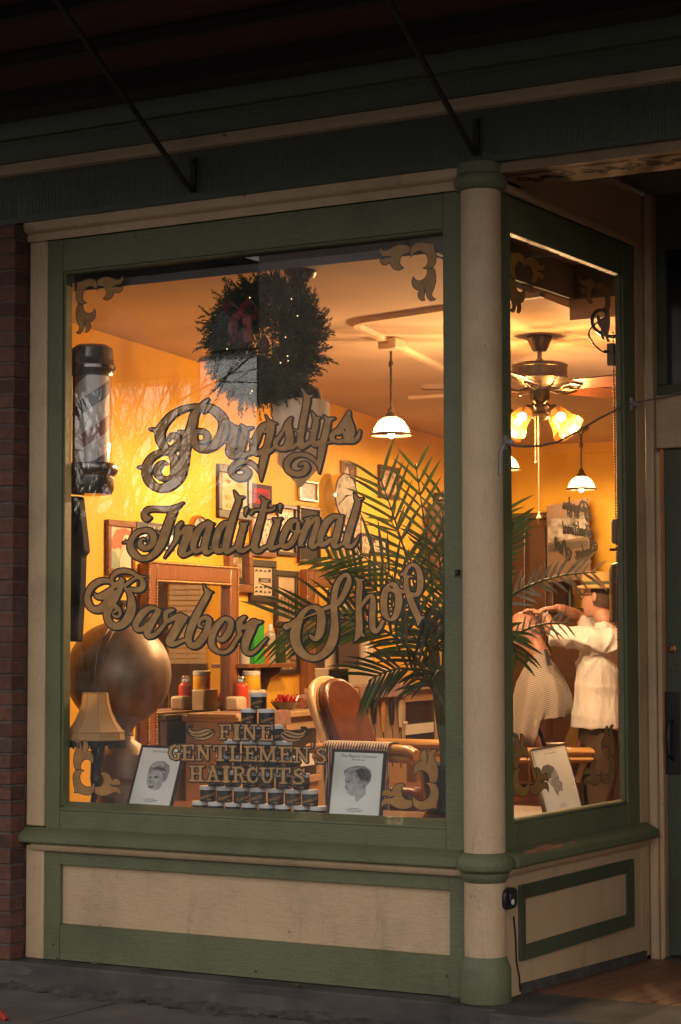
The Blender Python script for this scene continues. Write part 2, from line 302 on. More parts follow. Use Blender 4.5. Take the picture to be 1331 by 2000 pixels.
SCRIPT['dit']=(390,950,[
 [(380,470,25),(320,490,38),(260,560,43),(225,650,46),(205,750,46),(215,820,42),(270,838,34),(320,810,30)],
 [(453,60,8),(480,120,24),(506,185,36),(480,270,38),(450,360,40),(425,450,44),(390,560,50),(365,660,50),(345,760,48),(350,840,40),(400,832,30),(470,790,22)],
 [(510,155,30),(580,135,6)],
 [(530,475,8),(570,515,40),(550,600,42),(525,700,44),(510,780,44),(530,830,36),(590,828,26),(670,780,20)],
 [(580,500,32),(632,474,6)],
 [(612,290,24),(598,340,15),(590,382,5)],
 [(800,135,8),(830,170,26),(845,225,38),(825,320,40),(800,420,42),(770,520,45),(740,640,47),(715,740,47),(720,810,44),(770,838,32),(830,800,24),(910,760,20)],
 [(668,350,20),(692,318,20),(760,305,15),(860,312,22),(940,305,20),(978,275,12),(968,255,8)],
 [(850,200,34),(905,190,8)],
 [(960,418,8),(1010,460,36),(985,540,42),(955,640,42),(925,740,42),(930,800,36),(990,790,26),(1060,770,20)],
 [(1010,450,30),(1075,412,5)],
 [(1050,245,24),(1045,290,15),(1045,335,5)],
 ],[])
SCRIPT['onal']=(530,950,[
 [(330,440,24),(260,460,38),(200,550,43),(155,650,44),(140,740,40),(180,782,36),(250,750,38),(310,660,38),(345,560,30),(350,480,26)],
 [(335,585,16),(275,578,14),(260,540,16),(272,500,12)],
 [(-10,815,20),(60,790,22),(110,770,25)],
 [(365,590,22),(430,570,30)],
 [(430,420,8),(478,440,30),(455,520,40),(420,620,44),(392,700,42),(375,755,26)],[(360,765,12),(415,768,12)],
 [(440,570,35),(500,490,30),(560,425,28),(608,415,24),(600,480,38),(570,580,40),(540,680,42),(520,755,40),(545,788,30),(600,752,24),(650,715,20)],
 [(470,425,22),(545,388,7)],
 [(880,388,26),(800,402,36),(720,470,46),(670,570,46),(635,680,43),(650,750,38),(710,740,33),(770,690,25)],
 [(915,395,25),(890,460,42),(865,560,44),(840,660,46),(815,740,44),(840,782,30),(900,760,22),(960,725,25)],
 [(900,388,20),(940,382,9)],
 [(1078,90,6),(1105,150,26),(1125,200,36),(1108,280,40),(1080,380,42),(1045,490,44),(1010,600,46),(985,700,46),(985,760,40),(1040,778,27),(1100,720,20),(1142,640,8)],
 [(1125,175,28),(1195,152,5)],
 ],[])
SCRIPT['Ba']=(160,1100,[
 [(370,238,28),(290,225,36),(200,250,40),(120,320,40),(75,420,38),(85,520,44),(140,590,42),(220,600,48),(300,560,58),(360,480,62)],
 [(172,392,9),(192,430,28),(260,430,46),(350,400,66),(420,350,66)],
 [(388,232,26),(395,182,28),(450,122,32),(540,98,32),(640,115,28),(720,160,24),(790,175,12),(830,170,7)],
 [(500,190,10),(528,218,28),(500,258,40),(430,278,32),(395,262,28)],
 [(520,235,38),(480,310,60),(430,400,72),(380,500,72),(342,600,58),(330,680,46),(360,770,46),(430,820,43),(520,800,50),(600,720,60),(640,620,60),(650,520,54),(640,440,44),(610,375,30),(565,325,18)],
 [(555,295,24),(640,230,22),(710,188,22),(772,205,26),(798,270,38),(775,330,38),(700,350,32),(620,335,24)],
 [(410,545,38),(470,590,30),(500,640,22),(480,690,18),(430,692,18),(400,662,10)],
 [(440,622,20),(412,640,14)],
 [(950,580,24),(880,588,36),(800,640,46),(740,720,46),(700,800,40),(730,858,36),(800,850,33),(860,790,30)],
 [(972,578,9),(988,635,40),(940,720,44),(890,810,46),(852,890,46),(870,950,33),(950,930,30),(1020,862,28),(1085,780,25)],
 [(1000,630,26),(1035,612,8)],
 [(1092,760,30),(1090,700,32),(1100,640,34),(1160,612,26),(1200,605,12)],
 ],[[(425,345,6),(452,325,9)]])
SCRIPT['rber']=(330,1110,[
 [(-25,690,30),(40,660,30),(110,630,44)],
 [(150,610,30),(190,650,45),(150,690,58),(100,780,58),(50,870,58),(10,945,54),(40,985,36),(110,970,28),(205,930,22)],
 [(180,625,28),(255,640,8)],
 [(455,212,8),(472,265,18),(506,325,40),(455,430,42),(395,540,45),(342,650,50),(300,750,50),(266,850,48),(256,940,44),(300,1000,42),(370,990,48),(440,910,50),(490,820,46),(515,730,43),(520,672,40),(480,640,30),(420,662,26),(392,710,20),(402,750,22),(440,762,13)],
 [(520,318,28),(570,305,5)],
 [(700,662,32),(630,740,43),(580,830,46),(555,930,46),(570,1020,42),(640,1080,30),(730,1090,26),(810,1040,28),(870,940,28),(935,850,28)],
 [(740,652,30),(800,685,38),(800,770,42),(760,860,43),(700,922,36),(652,922,26),(637,890,12)],
 [(922,860,32),(910,780,32),(920,720,42),(925,690,38),(972,642,26),(1000,630,12)],
 [(960,770,33),(1030,742,38),(1085,690,30)],
 [(1110,710,50),(1060,810,58),(1012,920,58),(992,1020,48),(1012,1088,36),(1080,1100,28),(1160,1040,22),(1230,960,16),(1282,908,9)],
 [(1110,690,36),(1170,700,24),(1215,688,7)],
 ],[])
SCRIPT['S']=(530,1090,[
 [(195,892,43),(258,862,34),(330,800,26),(400,790,13),(490,752,12),(580,718,18)],
 [(375,790,45),(335,880,58),(310,990,68),(320,1100,66),(370,1200,60),(450,1270,48),(560,1302,42),(660,1262,46),(750,1170,58),(800,1060,62),(822,950,58),(826,840,50),(820,730,46),(815,620,46),(820,500,42),(842,390,40),(882,290,35),(940,228,28),(992,222,28),(1015,275,30),(998,350,42),(960,440,40),(905,540,36),(850,600,34),(760,632,26),(690,660,25)],
 [(365,790,42),(420,705,36),(500,642,28),(580,642,35),(638,695,48),(652,780,58),(648,880,56),(628,980,52),(580,1050,33),(530,1030,26),(500,995,11)],
 ],[])
SCRIPT['hop']=(660,1080,[
 [(222,318,8),(258,350,24),(284,400,40),(280,500,42),(273,600,40),(274,720,40),(276,830,44),(280,930,46),(275,1020,48),(255,1085,34),(222,1142,10)],
 [(300,1050,34),(350,1085,9)],[(290,365,28),(345,342,7)],
 [(305,700,18),(350,625,25),(405,565,26),(450,560,26),(458,620,36),(455,700,42),(450,800,42),(450,900,42),(457,980,40),(492,1018,33),(540,980,27),(585,890,25)],
 [(705,400,26),(632,470,38),(602,580,46),(598,690,46),(616,790,42),(675,865,20),(740,832,38),(782,730,45),(795,620,48),(780,520,45),(748,430,36),(705,400,26)],
 [(735,490,30),(690,480,22),(640,490,25)],
 [(800,490,30),(850,505,24),(890,470,30)],
 [(808,285,8),(862,275,30),(890,340,30),(890,430,36),(912,520,36),(952,620,44),(990,720,44),(1030,800,44),(1050,860,38),(1045,910,20),(1040,955,5)],
 [(1070,845,32),(1130,832,7)],
 [(880,250,28),(912,190,26),(970,152,24),(1030,182,32),(1065,260,38),(1075,350,42),(1070,450,42),(1040,530,32),(980,545,32),(930,530,30)],
 [(905,315,24),(950,303,11),(985,315,5)],
 ],[[(682,432,8),(700,448,6)]])
LINES={'Pugslys':['P','ug','slys'],'Traditional':['Tr','dit','onal'],'Barber':['Ba','rber'],'Shop':['S','hop']}
# ---- slab capitals: bars in a unit cell (x0,y0,x1,y1,half) with v down
def slab(ch):
    st,sl=.13,.075
    def stem(x,t=.02,b=.98): return [(x,t+.1,x,b-.1,st),(x-.2,t+.06,x+.2,t+.06,sl),(x-.2,b-.06,x+.2,b-.06,sl)]
    if ch=='I': return [(.5,.1,.5,.9,.2),(.16,.07,.84,.07,.09),(.16,.93,.84,.93,.09)]
    if ch=='F': return stem(.3)+[(.1,.07,.92,.07,sl),(.9,.05,.9,.34,.075),(.35,.47,.66,.47,sl),(.66,.36,.66,.58,.06)]
    if ch=='E': return stem(.3)+[(.1,.07,.92,.07,sl),(.9,.05,.9,.3,.075),(.35,.48,.66,.48,sl),(.66,.38,.66,.58,.06),(.1,.93,.92,.93,sl),(.9,.7,.9,.95,.075)]
    if ch=='L': return stem(.3)+[(.1,.93,.92,.93,sl),(.9,.64,.9,.95,.08)]
    if ch=='N': return [(.22,.08,.22,.92,.09),(.78,.08,.78,.92,.09),(.24,.1,.76,.9,.13),(.06,.07,.36,.07,sl),(.62,.07,.96,.07,sl),(.06,.93,.38,.93,sl)]
    if ch=='M': return [(.17,.08,.17,.92,.1),(.83,.08,.83,.92,.11),(.2,.08,.5,.88,.11),(.8,.08,.5,.88,.11),(.04,.07,.3,.07,sl),(.7,.07,.96,.07,sl),(.03,.93,.32,.93,sl),(.66,.93,.97,.93,sl)]
    if ch=='T': return [(.5,.1,.5,.9,st+.03),(.08,.07,.92,.07,sl),(.09,.05,.09,.34,.075),(.91,.05,.91,.34,.075),(.28,.93,.72,.93,sl)]
    if ch=='H': return stem(.26)+stem(.74)+[(.26,.5,.74,.5,.08)]
    if ch=='A': return [(.5,.06,.24,.9,.1),(.5,.06,.76,.9,.13),(.3,.62,.7,.62,.06),(.06,.93,.4,.93,sl),(.56,.93,.94,.93,sl),(.34,.06,.55,.06,.06)]
    if ch=='R': return stem(.28)+[(.1,.07,.6,.07,sl),(.6,.07,.78,.2,.09),(.78,.2,.76,.38,.1),(.76,.38,.58,.5,.08),(.58,.5,.3,.5,sl),(.58,.5,.76,.9,.11),(.7,.93,.98,.93,sl)]
    if ch=='C': return [(.84,.05,.84,.34,.07),(.8,.2,.55,.08,.08),(.55,.08,.28,.2,.12),(.28,.2,.17,.5,.14),(.17,.5,.28,.8,.13),(.28,.8,.55,.92,.09),(.55,.92,.82,.82,.08),(.82,.82,.88,.66,.07)]
    if ch=='G': return slab('C')[:6]+[(.55,.92,.78,.86,.09),(.78,.86,.78,.58,.11),(.58,.58,.95,.58,.06)]
    if ch=='U': return [(.24,.08,.24,.66,.13),(.24,.66,.36,.88,.11),(.36,.88,.6,.9,.09),(.6,.9,.78,.66,.1),(.78,.66,.78,.08,.1),(.06,.07,.44,.07,sl),(.62,.07,.96,.07,sl)]
    if ch=='S': return [(.84,.05,.84,.3,.065),(.8,.18,.5,.08,.08),(.5,.08,.24,.18,.1),(.24,.18,.26,.36,.11),(.26,.36,.72,.58,.13),(.72,.58,.8,.76,.12),(.8,.76,.6,.91,.09),(.6,.91,.3,.9,.08),(.3,.9,.13,.78,.07),(.13,.95,.13,.68,.06)]
    if ch=="'": return [(.5,.08,.5,.3,.24),(.5,.3,.35,.6,.12)]
SLAB={'FINE':[('F',705,885,127,334),('I',893,1002,128,336),('N',1012,1222,130,340),('E',1236,1428,134,344)],
"GENTLEMENS":[('G',52,232,388,602),('E',220,402,390,604),('N',412,620,392,606),('T',638,832,398,610),('L',842,1022,402,614),('E',1032,1218,406,616),('M',1226,1470,412,622),('E',1482,1678,418,628),('N',1682,1912,424,634),("'",1912,1962,372,470),('S',1958,2134,428,648)],
'HAIRCUTS':[('H',318,532,660,880),('A',536,745,666,884),('I',748,872,672,888),('R',882,1078,676,892),('C',1068,1236,680,902),('U',1242,1446,688,904),('T',1456,1656,692,908),('S',1664,1852,696,920)]}
MOUST=[[(330,188,6),(352,225,14),(410,240,15),(480,232,20),(560,203,16),(600,205,8)],[(345,255,6),(400,275,13),(470,278,17),(550,255,17),(625,218,9)],[(395,305,6),(470,320,14),(560,308,17),(630,268,13),(645,235,7)]]
MOUSTB=[[(375,155,10),(330,175,28),(335,225,40),(420,265,50),(500,270,62),(580,250,62),(630,228,38)]]
# corner flourish seen at the top right corner, in tenths of a millimetre from the glass corner (x left, z down), 8.873x crop
ORN=[[(650,465),(632,400),(640,310),(690,250),(770,210),(870,207),(970,225),(1020,225),(1062,205),(1052,250),(1058,300),(1080,380),(1090,480),(1080,560),(1040,630),(960,665),(900,668),(852,657),(890,640),(920,605),(940,550),(940,500),(925,440),(890,398),(820,362),(750,370),(690,408),(660,450)],
[(640,285),(590,255),(510,240),(420,250),(340,285),(260,335),(200,352),(150,338),(118,292),(98,345),(112,405),(150,447),(215,452),(280,450),(325,475),(270,462),(200,480),(160,492),(112,480),(112,540),(148,590),(205,606),(258,582),(283,556),(300,610),(345,668),(420,692),(480,678),(524,645),(475,612),(450,555),(462,485),(510,420),(570,397),(630,393),(632,340)],
[(1030,642),(1068,700),(1085,790),(1080,900),(1050,1000),(1015,1085),(1012,1135),(1040,1168),(1080,1187),(1040,1216),(980,1218),(930,1172),(912,1110),(903,1050),(875,978),(898,1040),(885,1100),(878,1165),(893,1210),(840,1222),(790,1190),(765,1120),(778,1065),(802,1040),(740,1032),(682,980),(660,900),(668,845),(690,802),(728,855),(790,876),(860,852),(910,795),(930,720),(926,668),(980,665)]]
import numpy as np, math
def spline(pts,n=6):
    p=np.array(pts,float)
    if len(p)<3: return p
    q=np.vstack([2*p[0]-p[1],p,2*p[-1]-p[-2]]);o=[]
    for i in range(1,len(q)-2):
        for k in range(n):
            t=k/n;o.append(.5*((2*q[i])+(q[i+1]-q[i-1])*t+(2*q[i-1]-5*q[i]+4*q[i+1]-q[i+2])*t*t+(3*q[i]-q[i-1]-3*q[i+1]+q[i+2])*t**3))
    o.append(p[-1]);o=np.array(o);o[:,2]=np.maximum(o[:,2],.5);return o
def sdf_strokes(F,gx,gy,strokes,smooth=True):
    for s in strokes:
        s=spline(s) if smooth else np.array(s,float)
        for a,b in zip(s[:-1],s[1:]):
            r=max(a[2],b[2])+7
            i0,i1=np.searchsorted(gx,(min(a[0],b[0])-r,max(a[0],b[0])+r));j0,j1=np.searchsorted(gy,(min(a[1],b[1])-r,max(a[1],b[1])+r))
            if i1<=i0 or j1<=j0: continue
            X=gx[None,i0:i1];Y=gy[j0:j1,None];dx,dy=b[0]-a[0],b[1]-a[1];L=dx*dx+dy*dy+1e-9
            t=np.clip(((X-a[0])*dx+(Y-a[1])*dy)/L,0,1)
            d=np.hypot(X-a[0]-t*dx,Y-a[1]-t*dy)-(a[2]+(b[2]-a[2])*t)
            F[j0:j1,i0:i1]=np.minimum(F[j0:j1,i0:i1],d)
def sdf_poly(gx,gy,P):
    P=np.array(P,float);X=gx[None,:];Y=gy[:,None];D=np.full((len(gy),len(gx)),1e9);I=np.zeros(D.shape,bool)
    for a,b in zip(P,np.roll(P,-1,0)):
        dx,dy=b-a;t=np.clip(((X-a[0])*dx+(Y-a[1])*dy)/(dx*dx+dy*dy+1e-9),0,1)
        D=np.minimum(D,np.hypot(X-a[0]-t*dx,Y-a[1]-t*dy))
        c=((a[1]>Y)!=(b[1]>Y));I^=c&(X<(b[0]-a[0])*(Y-a[1])/((b[1]-a[1])+1e-12)+a[0])
    return np.where(I,-D,D)
def toph(ox,oy,strokes,s=LS): return [[(ox+x/s,oy+y/s,r/s) for x,y,r in st] for st in strokes]
def shifted(F,sx,sy):
    return np.roll(np.roll(F,sy,0),sx,1)
def line_fields(keys,step=.5):
    ss=[];kk=[]
    for k in keys:
        ox,oy,a,n=SCRIPT[k];ss+=toph(ox,oy,a);kk+=toph(ox,oy,n)
    xs=[q[0] for s in ss for q in s];ys=[q[1] for s in ss for q in s]
    gx=np.arange(min(xs)-14,max(xs)+16,step);gy=np.arange(min(ys)-14,max(ys)+16,step)
    F=np.full((len(gy),len(gx)),6.);sdf_strokes(F,gx,gy,ss)
    if kk:
        H=np.full(F.shape,6.);sdf_strokes(H,gx,gy,kk);F=np.maximum(F,-H)
    B=np.minimum(F-2.3,shifted(F,int(2./step),int(1.5/step))-2.1)
    return gx,gy,F+.45,B
def slab_fields(key,step=.5):
    ss=[]
    for ch,x0,x1,y0,y1 in SLAB[key]:
        for a,b,c,d,h in slab(ch):
            w=x1-x0;hh=y1-y0
            ss.append([(320+(x0+a*w)/LS,1395+(y0+b*hh)/LS,h*hh*.64/LS),(320+(x0+c*w)/LS,1395+(y0+d*hh)/LS,h*hh*.64/LS)])
    xs=[q[0] for s in ss for q in s];ys=[q[1] for s in ss for q in s]
    gx=np.arange(min(xs)-12,max(xs)+14,step);gy=np.arange(min(ys)-12,max(ys)+14,step)
    F=np.full((len(gy),len(gx)),6.);sdf_strokes(F,gx,gy,ss,False)
    return gx,gy,F,np.minimum(F-2.1,shifted(F,int(1.5/step),int(1./step))-2.)
def moust_fields(mirror,step=.4):
    f=(lambda p:(320+(2172-p[0])/LS,1395+(p[1]+20)/LS,p[2]*.8/LS)) if mirror else (lambda p:(320+p[0]/LS,1395+p[1]/LS,p[2]*.8/LS))
    g=[[f(p) for p in s] for s in MOUST];b=[[f(p) for p in s] for s in MOUSTB]
    xs=[q[0] for s in g+b for q in s];ys=[q[1] for s in g+b for q in s]
    gx=np.arange(min(xs)-14,max(xs)+14,step);gy=np.arange(min(ys)-14,max(ys)+14,step)
    F=np.full((len(gy),len(gx)),6.);sdf_strokes(F,gx,gy,g);B=np.full(F.shape,6.);sdf_strokes(B,gx,gy,b);return gx,gy,F,np.minimum(B-1.5,F-1.8)
# ================= flat signs from distance fields =================
def field_mesh(mb,gx,gy,F,fn,mi):
    I=F<0;ny,nx=F.shape;P=[];idx={}
    def vert(x,y):
        k=(round(x,3),round(y,3))
        if k not in idx: idx[k]=len(P);P.append(k)
        return idx[k]
    fs=[];full=I[:-1,:-1]&I[1:,:-1]&I[:-1,1:]&I[1:,1:];any_=(I[:-1,:-1]|I[1:,:-1]|I[:-1,1:]|I[1:,1:])&~full
    for j in range(ny-1):
        row=full[j]
        if not row.any(): continue
        d=np.diff(np.concatenate([[0],row.astype(int),[0]]));
        for a,b in zip(np.nonzero(d==1)[0],np.nonzero(d==-1)[0]): fs.append((vert(gx[a],gy[j]),vert(gx[a],gy[j+1]),vert(gx[b],gy[j+1]),vert(gx[b],gy[j])))
    for j,i in zip(*np.nonzero(any_)):
        c=((i,j),(i,j+1),(i+1,j+1),(i+1,j));poly=[]
        for k in range(4):
            (i0,j0),(i1,j1)=c[k],c[(k+1)%4];f0,f1=F[j0,i0],F[j1,i1]
            if f0<0: poly.append(vert(gx[i0],gy[j0]))
            if (f0<0)!=(f1<0):
                t=f0/(f0-f1);poly.append(vert(gx[i0]+(gx[i1]-gx[i0])*t,gy[j0]+(gy[j1]-gy[j0])*t))
        poly=[q for n,q in enumerate(poly) if q!=poly[n-1]]
        if len(poly)>2: fs.append(tuple(poly))
    mb.add([fn(x,y) for x,y in P],fs,mi)
# ================= pavement, step, entry floor =================
PAVE=mat('pavement_concrete',(.10,.086,.078),.9,var=.35,vs=3,bump=.5,bs=50,detail=8);STONE=mat('dark_step_stone',(.062,.054,.051),.75,var=.5,vs=4,bump=.6,bs=28,detail=8,stretch=(1,1,2))
ASPH=mat('asphalt',(.035,.035,.036),.9,var=.2,vs=20,bump=.4)
zf=lambda Y:.150-.028*Y
g=MB();g.add([(-150,-150,-.16),(150,-150,-.16),(150,60,-.16),(-150,60,-.16)],[(0,1,2,3)]);tag(g.build('ground',ASPH,smooth=0),kind='structure')
g=MB();rr=random.Random(5)
xs=[-9,-6.2,-4.4,-2.95,-1.75,-.6,.62,1.85,3.2,6,9]
for a,b in zip(xs[:-1],xs[1:]):
    for y0,y1 in((-1.25,-.16),(-2.5,-1.26),(-3.8,-2.51)):
        z=.028+rr.uniform(-.004,.004);g.box(a+.006,b-.006,y0,y1-.006,-.12,z)
g.box(-9,9,-3.8,-.17,-.15,.012)
tag(g.build('pavement',PAVE,bevel=.006),kind='structure')
g=MB();g.box(-9,9,-4.0,-3.81,-.155,.03);tag(g.build('kerb',STONE,bevel=.01),kind='structure')
# rough cement fillet where the step meets the pavement
g=MB();nn=150;vs=[];fs=[]
for i in range(nn+1):
    x=-3.2+2.9*i/nn
    for k in range(7):
        t=k/6;h=(1-t)**1.3*.026+.004;vs.append((x,-.128-.12*t*(1+.35*math.sin(x*9)+.3*rr.uniform(-1,1)),.024+h*(1-t)*(.8+.6*math.sin(x*23+k)*rr.random())+rr.uniform(0,.006)))
for i in range(nn):
    for k in range(6): a=i*7+k;fs.append((a,a+1,a+8,a+7))
g.add(vs,fs);tag(g.build('mortar_rubble',mat('crumbling_mortar',(.062,.052,.046),.95,var=.6,vs=18,bump=.9,bs=60),smooth=20,fix=True),kind='structure')
st=thing('stone_step','dark worn stone step under the green shop front','step',(-1,-.05,0))
g=MB();
for a,b in((-3.6,-2.62),(-2.61,-.092)): g.box(a,b,-.13,.3,-.05,.148+(0 if a<-2.615 else .002))
for a,b in((-.088,.128),(.133,1.9),(1.904,4)): g.box(a,b,-.16 if a<.1 else -.24,.3,-.05,.149)
g.build('step_block',STONE,st,bevel=.008)
REND=mat('grey_render',(.082,.071,.066),.9,var=.3,vs=9,bump=.4)
for (x0,x1,z0,z1) in((-2.58,-2.28,.085,.135),(-1.45,-.62,.045,.11),(-1.62,-1.5,.09,.12)):   # lighter scaled-off patches on the riser
    P=[];n=18
    for k in range(n):
        a=2*math.pi*k/n;P.append(((x0+x1)/2+(x1-x0)/2*math.cos(a)*rr.uniform(.75,1.05),-.1305,(z0+z1)/2+(z1-z0)/2*math.sin(a)*rr.uniform(.6,1.1)))
    g=MB();g.prism(P,(0,-.0025,0));g.build('scaled_patch',REND,st)
FLOORW=wood('porch_boards',(.13,.055,.03),(.27,.125,.07),sc=(14,2,2),rough=.5,coat=0)
g=MB()
for i in range(29):
    a=.04+i*.082;g.add([(a,.302,zf(.3)+.004),(a+.078,.302,zf(.3)+.004),(a+.078,1.82,zf(1.82)+.004),(a,1.82,zf(1.82)+.004),(a,.302,zf(.3)-.03),(a+.078,.302,zf(.3)-.03),(a+.078,1.82,zf(1.82)-.03),(a,1.82,zf(1.82)-.03)],[(0,1,2,3),(4,7,6,5),(0,4,5,1),(1,5,6,2),(2,6,7,3),(3,7,4,0)])
tag(g.build('porch_floor',FLOORW,bevel=.002),kind='structure')
lf=random.Random(12)
for k,(lx_,ly_) in enumerate(((-1.72,-.05),(-.88,-.07),(.62,.33),(-2.02,-.03),(-.3,-.42))):
    g=MB();a=lf.uniform(0,6.28);z=.152 if ly_>-.13 else .034;zf2=z if ly_<.3 else zf(ly_)+.006;u=V((math.cos(a),math.sin(a),0));v=V((-math.sin(a),math.cos(a),0));c=V((lx_,ly_,zf2+.004))
    P=[c-u*.022,c-u*.008+v*.012+V((0,0,.006)),c+u*.012+v*.009,c+u*.026+V((0,0,.008)),c+u*.010-v*.010,c-u*.008-v*.012+V((0,0,.003))];g.prism(P,(0,0,.0012));tag(g.build('dry_leaf',mat('dry_leaf_brown',(.16,.09,.045),.9,var=.3)),('curled brown leaf on the step under the left of the panel','curled brown leaf on the step left of the column','curled brown leaf on the boards of the entry floor','small brown leaf on the step near the brick pier','brown leaf lying on the pavement before the step')[k],'leaf','dry leaves around the step')
# ================= brick pier =================
def brickmat():
    m,t,b=nodes('old_red_brick');L=t.links.new;ge=N(t,'ShaderNodeNewGeometry');r=ramp(t,[(0,(.055,.026,.022)),(.35,(.11,.042,.032)),(.7,(.145,.055,.038)),(1,(.075,.05,.045))]);L(ge.outputs['Random Per Island'],r.inputs[0])
    c=coord(t);n=N(t,'ShaderNodeTexNoise',i_Scale=30.,i_Detail=6.);L(c.outputs[0],n.inputs['Vector']);mx=N(t,'ShaderNodeMix',data_type='RGBA',blend_type='MULTIPLY');mx.inputs[0].default_value=.7
    r2=ramp(t,[(.3,(.55,.55,.55)),(.7,(1.2,1.15,1.1))]);L(n.outputs[0],r2.inputs[0]);L(r.outputs[0],mx.inputs[6]);L(r2.outputs[0],mx.inputs[7]);L(mx.outputs[2],b.inputs['Base Color']);b.inputs['Roughness'].default_value=.85
    bp=N(t,'ShaderNodeBump',i_Strength=.8,i_Distance=.006);L(n.outputs[0],bp.inputs['Height']);L(bp.outputs[0],b.inputs['Normal']);return m
bp_=thing('brick_pier','dark red brick pier left of the shop window','brick wall',(-2.9,0,.15))
g=MB();PX=-2.452;PY=-.118
for c in range(47):
    z=.152+c*.0752;o=.105 if c%2 else 0
    x=PX-.012
    first=True
    while x>-3.35:
        L_=(.095 if c%2 else .2) if first else .2
        j=lambda:rr.uniform(-.0025,.0025)
        g.box(x-L_+.0+j(),x+ (0 if not first else .012+j()),PY+j(),PY+.1,z,z+.064+j());x-=L_+.011;first=False
    y=PY+.111 if c%2==0 else PY+.211+.0
    if c%2: g.box(PX-.1,PX+rr.uniform(-.002,.002),PY+.104,PY+.2,z,z+.065)
    g.box(PX-.1,PX+rr.uniform(-.002,.002),y,PY+.43,z,z+.065)
g.build('brickwork',brickmat(),bp_,bevel=.004)
g=MB();g.box(-3.4,PX-.006,PY+.006,.34,.149,3.68);g.build('mortar',mat('mortar',(.10,.075,.065),.95,var=.3,vs=20,bump=.6),bp_,smooth=0)
# ================= shop front =================
sf=thing('shop_front','green and cream wooden shop front with round corner column','shop front',(-1,0,.15))
# -- main window
xo0,xo1=at(120,1000).x,at(868.5,1000).x;zt=at(123,530).z;zb=at(116,1578).z;XL,XR=-2.338,-.092;GY=.05
g=MB()
g.box(XL,xo0,0,GY+.014,.702,3.604);g.box(xo1,XR,-.001,GY+.014,.702,3.604)
g.box(xo0+.001,xo1-.001,.001,GY+.014,zt,3.602);g.box(xo0+.001,xo1-.001,.001,GY+.014,.703,zb-.012)
g.profx([(.004,zb-.012),(.004,zb-.003),(.012,zb+.002),(GY-.002,zb+.028),(GY+.014,zb+.028),(GY+.014,zb-.012)],xo0+.001,xo1-.001)
g.profx([(.008,zt),(.008,zt-.006),(.014,zt-.014),(GY+.014,zt-.014),(GY+.014,zt)],xo0+.001,xo1-.001)
for a,b in((xo0,xo0+.012),(xo1-.008,xo1)): g.box(a,b,.010,GY+.014,zb+.01,zt-.006)
mw=g.build('display_window',GREEN,sf,bevel=.003);mw['label']='large green framed display window with gold lettering'
g=MB();g.box(xo0+.004,xo1-.004,GY,GY+.006,zb+.006,zt-.004);g.build('pane',GLASS,mw,smooth=0)
LY=GY+.0085
def lettering(name,fl,label=None,parent=None):
    g=MB();gx,gy,F,B=fl
    field_mesh(g,gx,gy,B,lambda x,y:at(x,y,LY),1);field_mesh(g,gx,gy,F,lambda x,y:at(x,y,LY-.0008),0)
    o=g.build(name,[GOLD,BLACKP],parent or mw,smooth=0);o['label']=label;return o
WORDS={}
for wd,keys in LINES.items(): WORDS[wd]=lettering('script_lettering',line_fields(keys),'gold script word %s with black outline'%wd)
for k,lb in(('FINE','FINE'),('GENTLEMENS',"GENTLEMEN'S"),('HAIRCUTS','HAIRCUTS')): lettering('slab_lettering',slab_fields(k),'gold slab capitals reading %s'%lb)
lettering('moustache_half',moust_fields(0),'gold moustache curl left of FINE');lettering('moustache_half',moust_fields(1),'gold moustache curl right of FINE')
# -- corner flourishes: traced at the top right corner, mirrored into the other corners
cTR=at(866,452.5,LY)
ORNW=[]
for P in ORN:
    q=[at(730+x/8.873,450+y/8.873,LY) for x,y in P];ORNW.append([((cTR.x-p.x)*1000,(cTR.z-p.z)*1000) for p in q])
def flourish(parent,fn,label,off):
    g=MB()
    for P in ORNW:
        A=np.array(P);gx=np.arange(A[:,0].min()-6,A[:,0].max()+6,1.1);gy=np.arange(A[:,1].min()-6,A[:,1].max()+6,1.1);F=sdf_poly(gx,gy,P)
        field_mesh(g,gx,gy,F-1.5,lambda x,y:fn(x,y,0),1);field_mesh(g,gx,gy,F+1.9,lambda x,y:fn(x,y,1),0)
    o=g.build('corner_flourish',[FLORN,BLACKP],parent,smooth=0);o['label']=label
gl0,gl1,gz1=at(136,800,LY).x,cTR.x,cTR.z;gz0=at(500,1583.5,LY).z
flourish(mw,lambda x,z,k:(gl1-x/1000,LY-.0008*k,gz1-z/1000),'gold leaf flourish in the upper right corner',0)
flourish(mw,lambda x,z,k:(gl0+x/1000,LY-.0008*k,gz1-z/1000),'gold leaf flourish in the upper left corner',0)
flourish(mw,lambda x,z,k:(gl1-x/1000,LY-.0008*k,gz0+z/1000),'gold leaf flourish in the lower right corner',0)
flourish(mw,lambda x,z,k:(gl0+x/1000,LY-.0008*k,gz0+z/1000),'gold leaf flourish in the lower left corner',0)
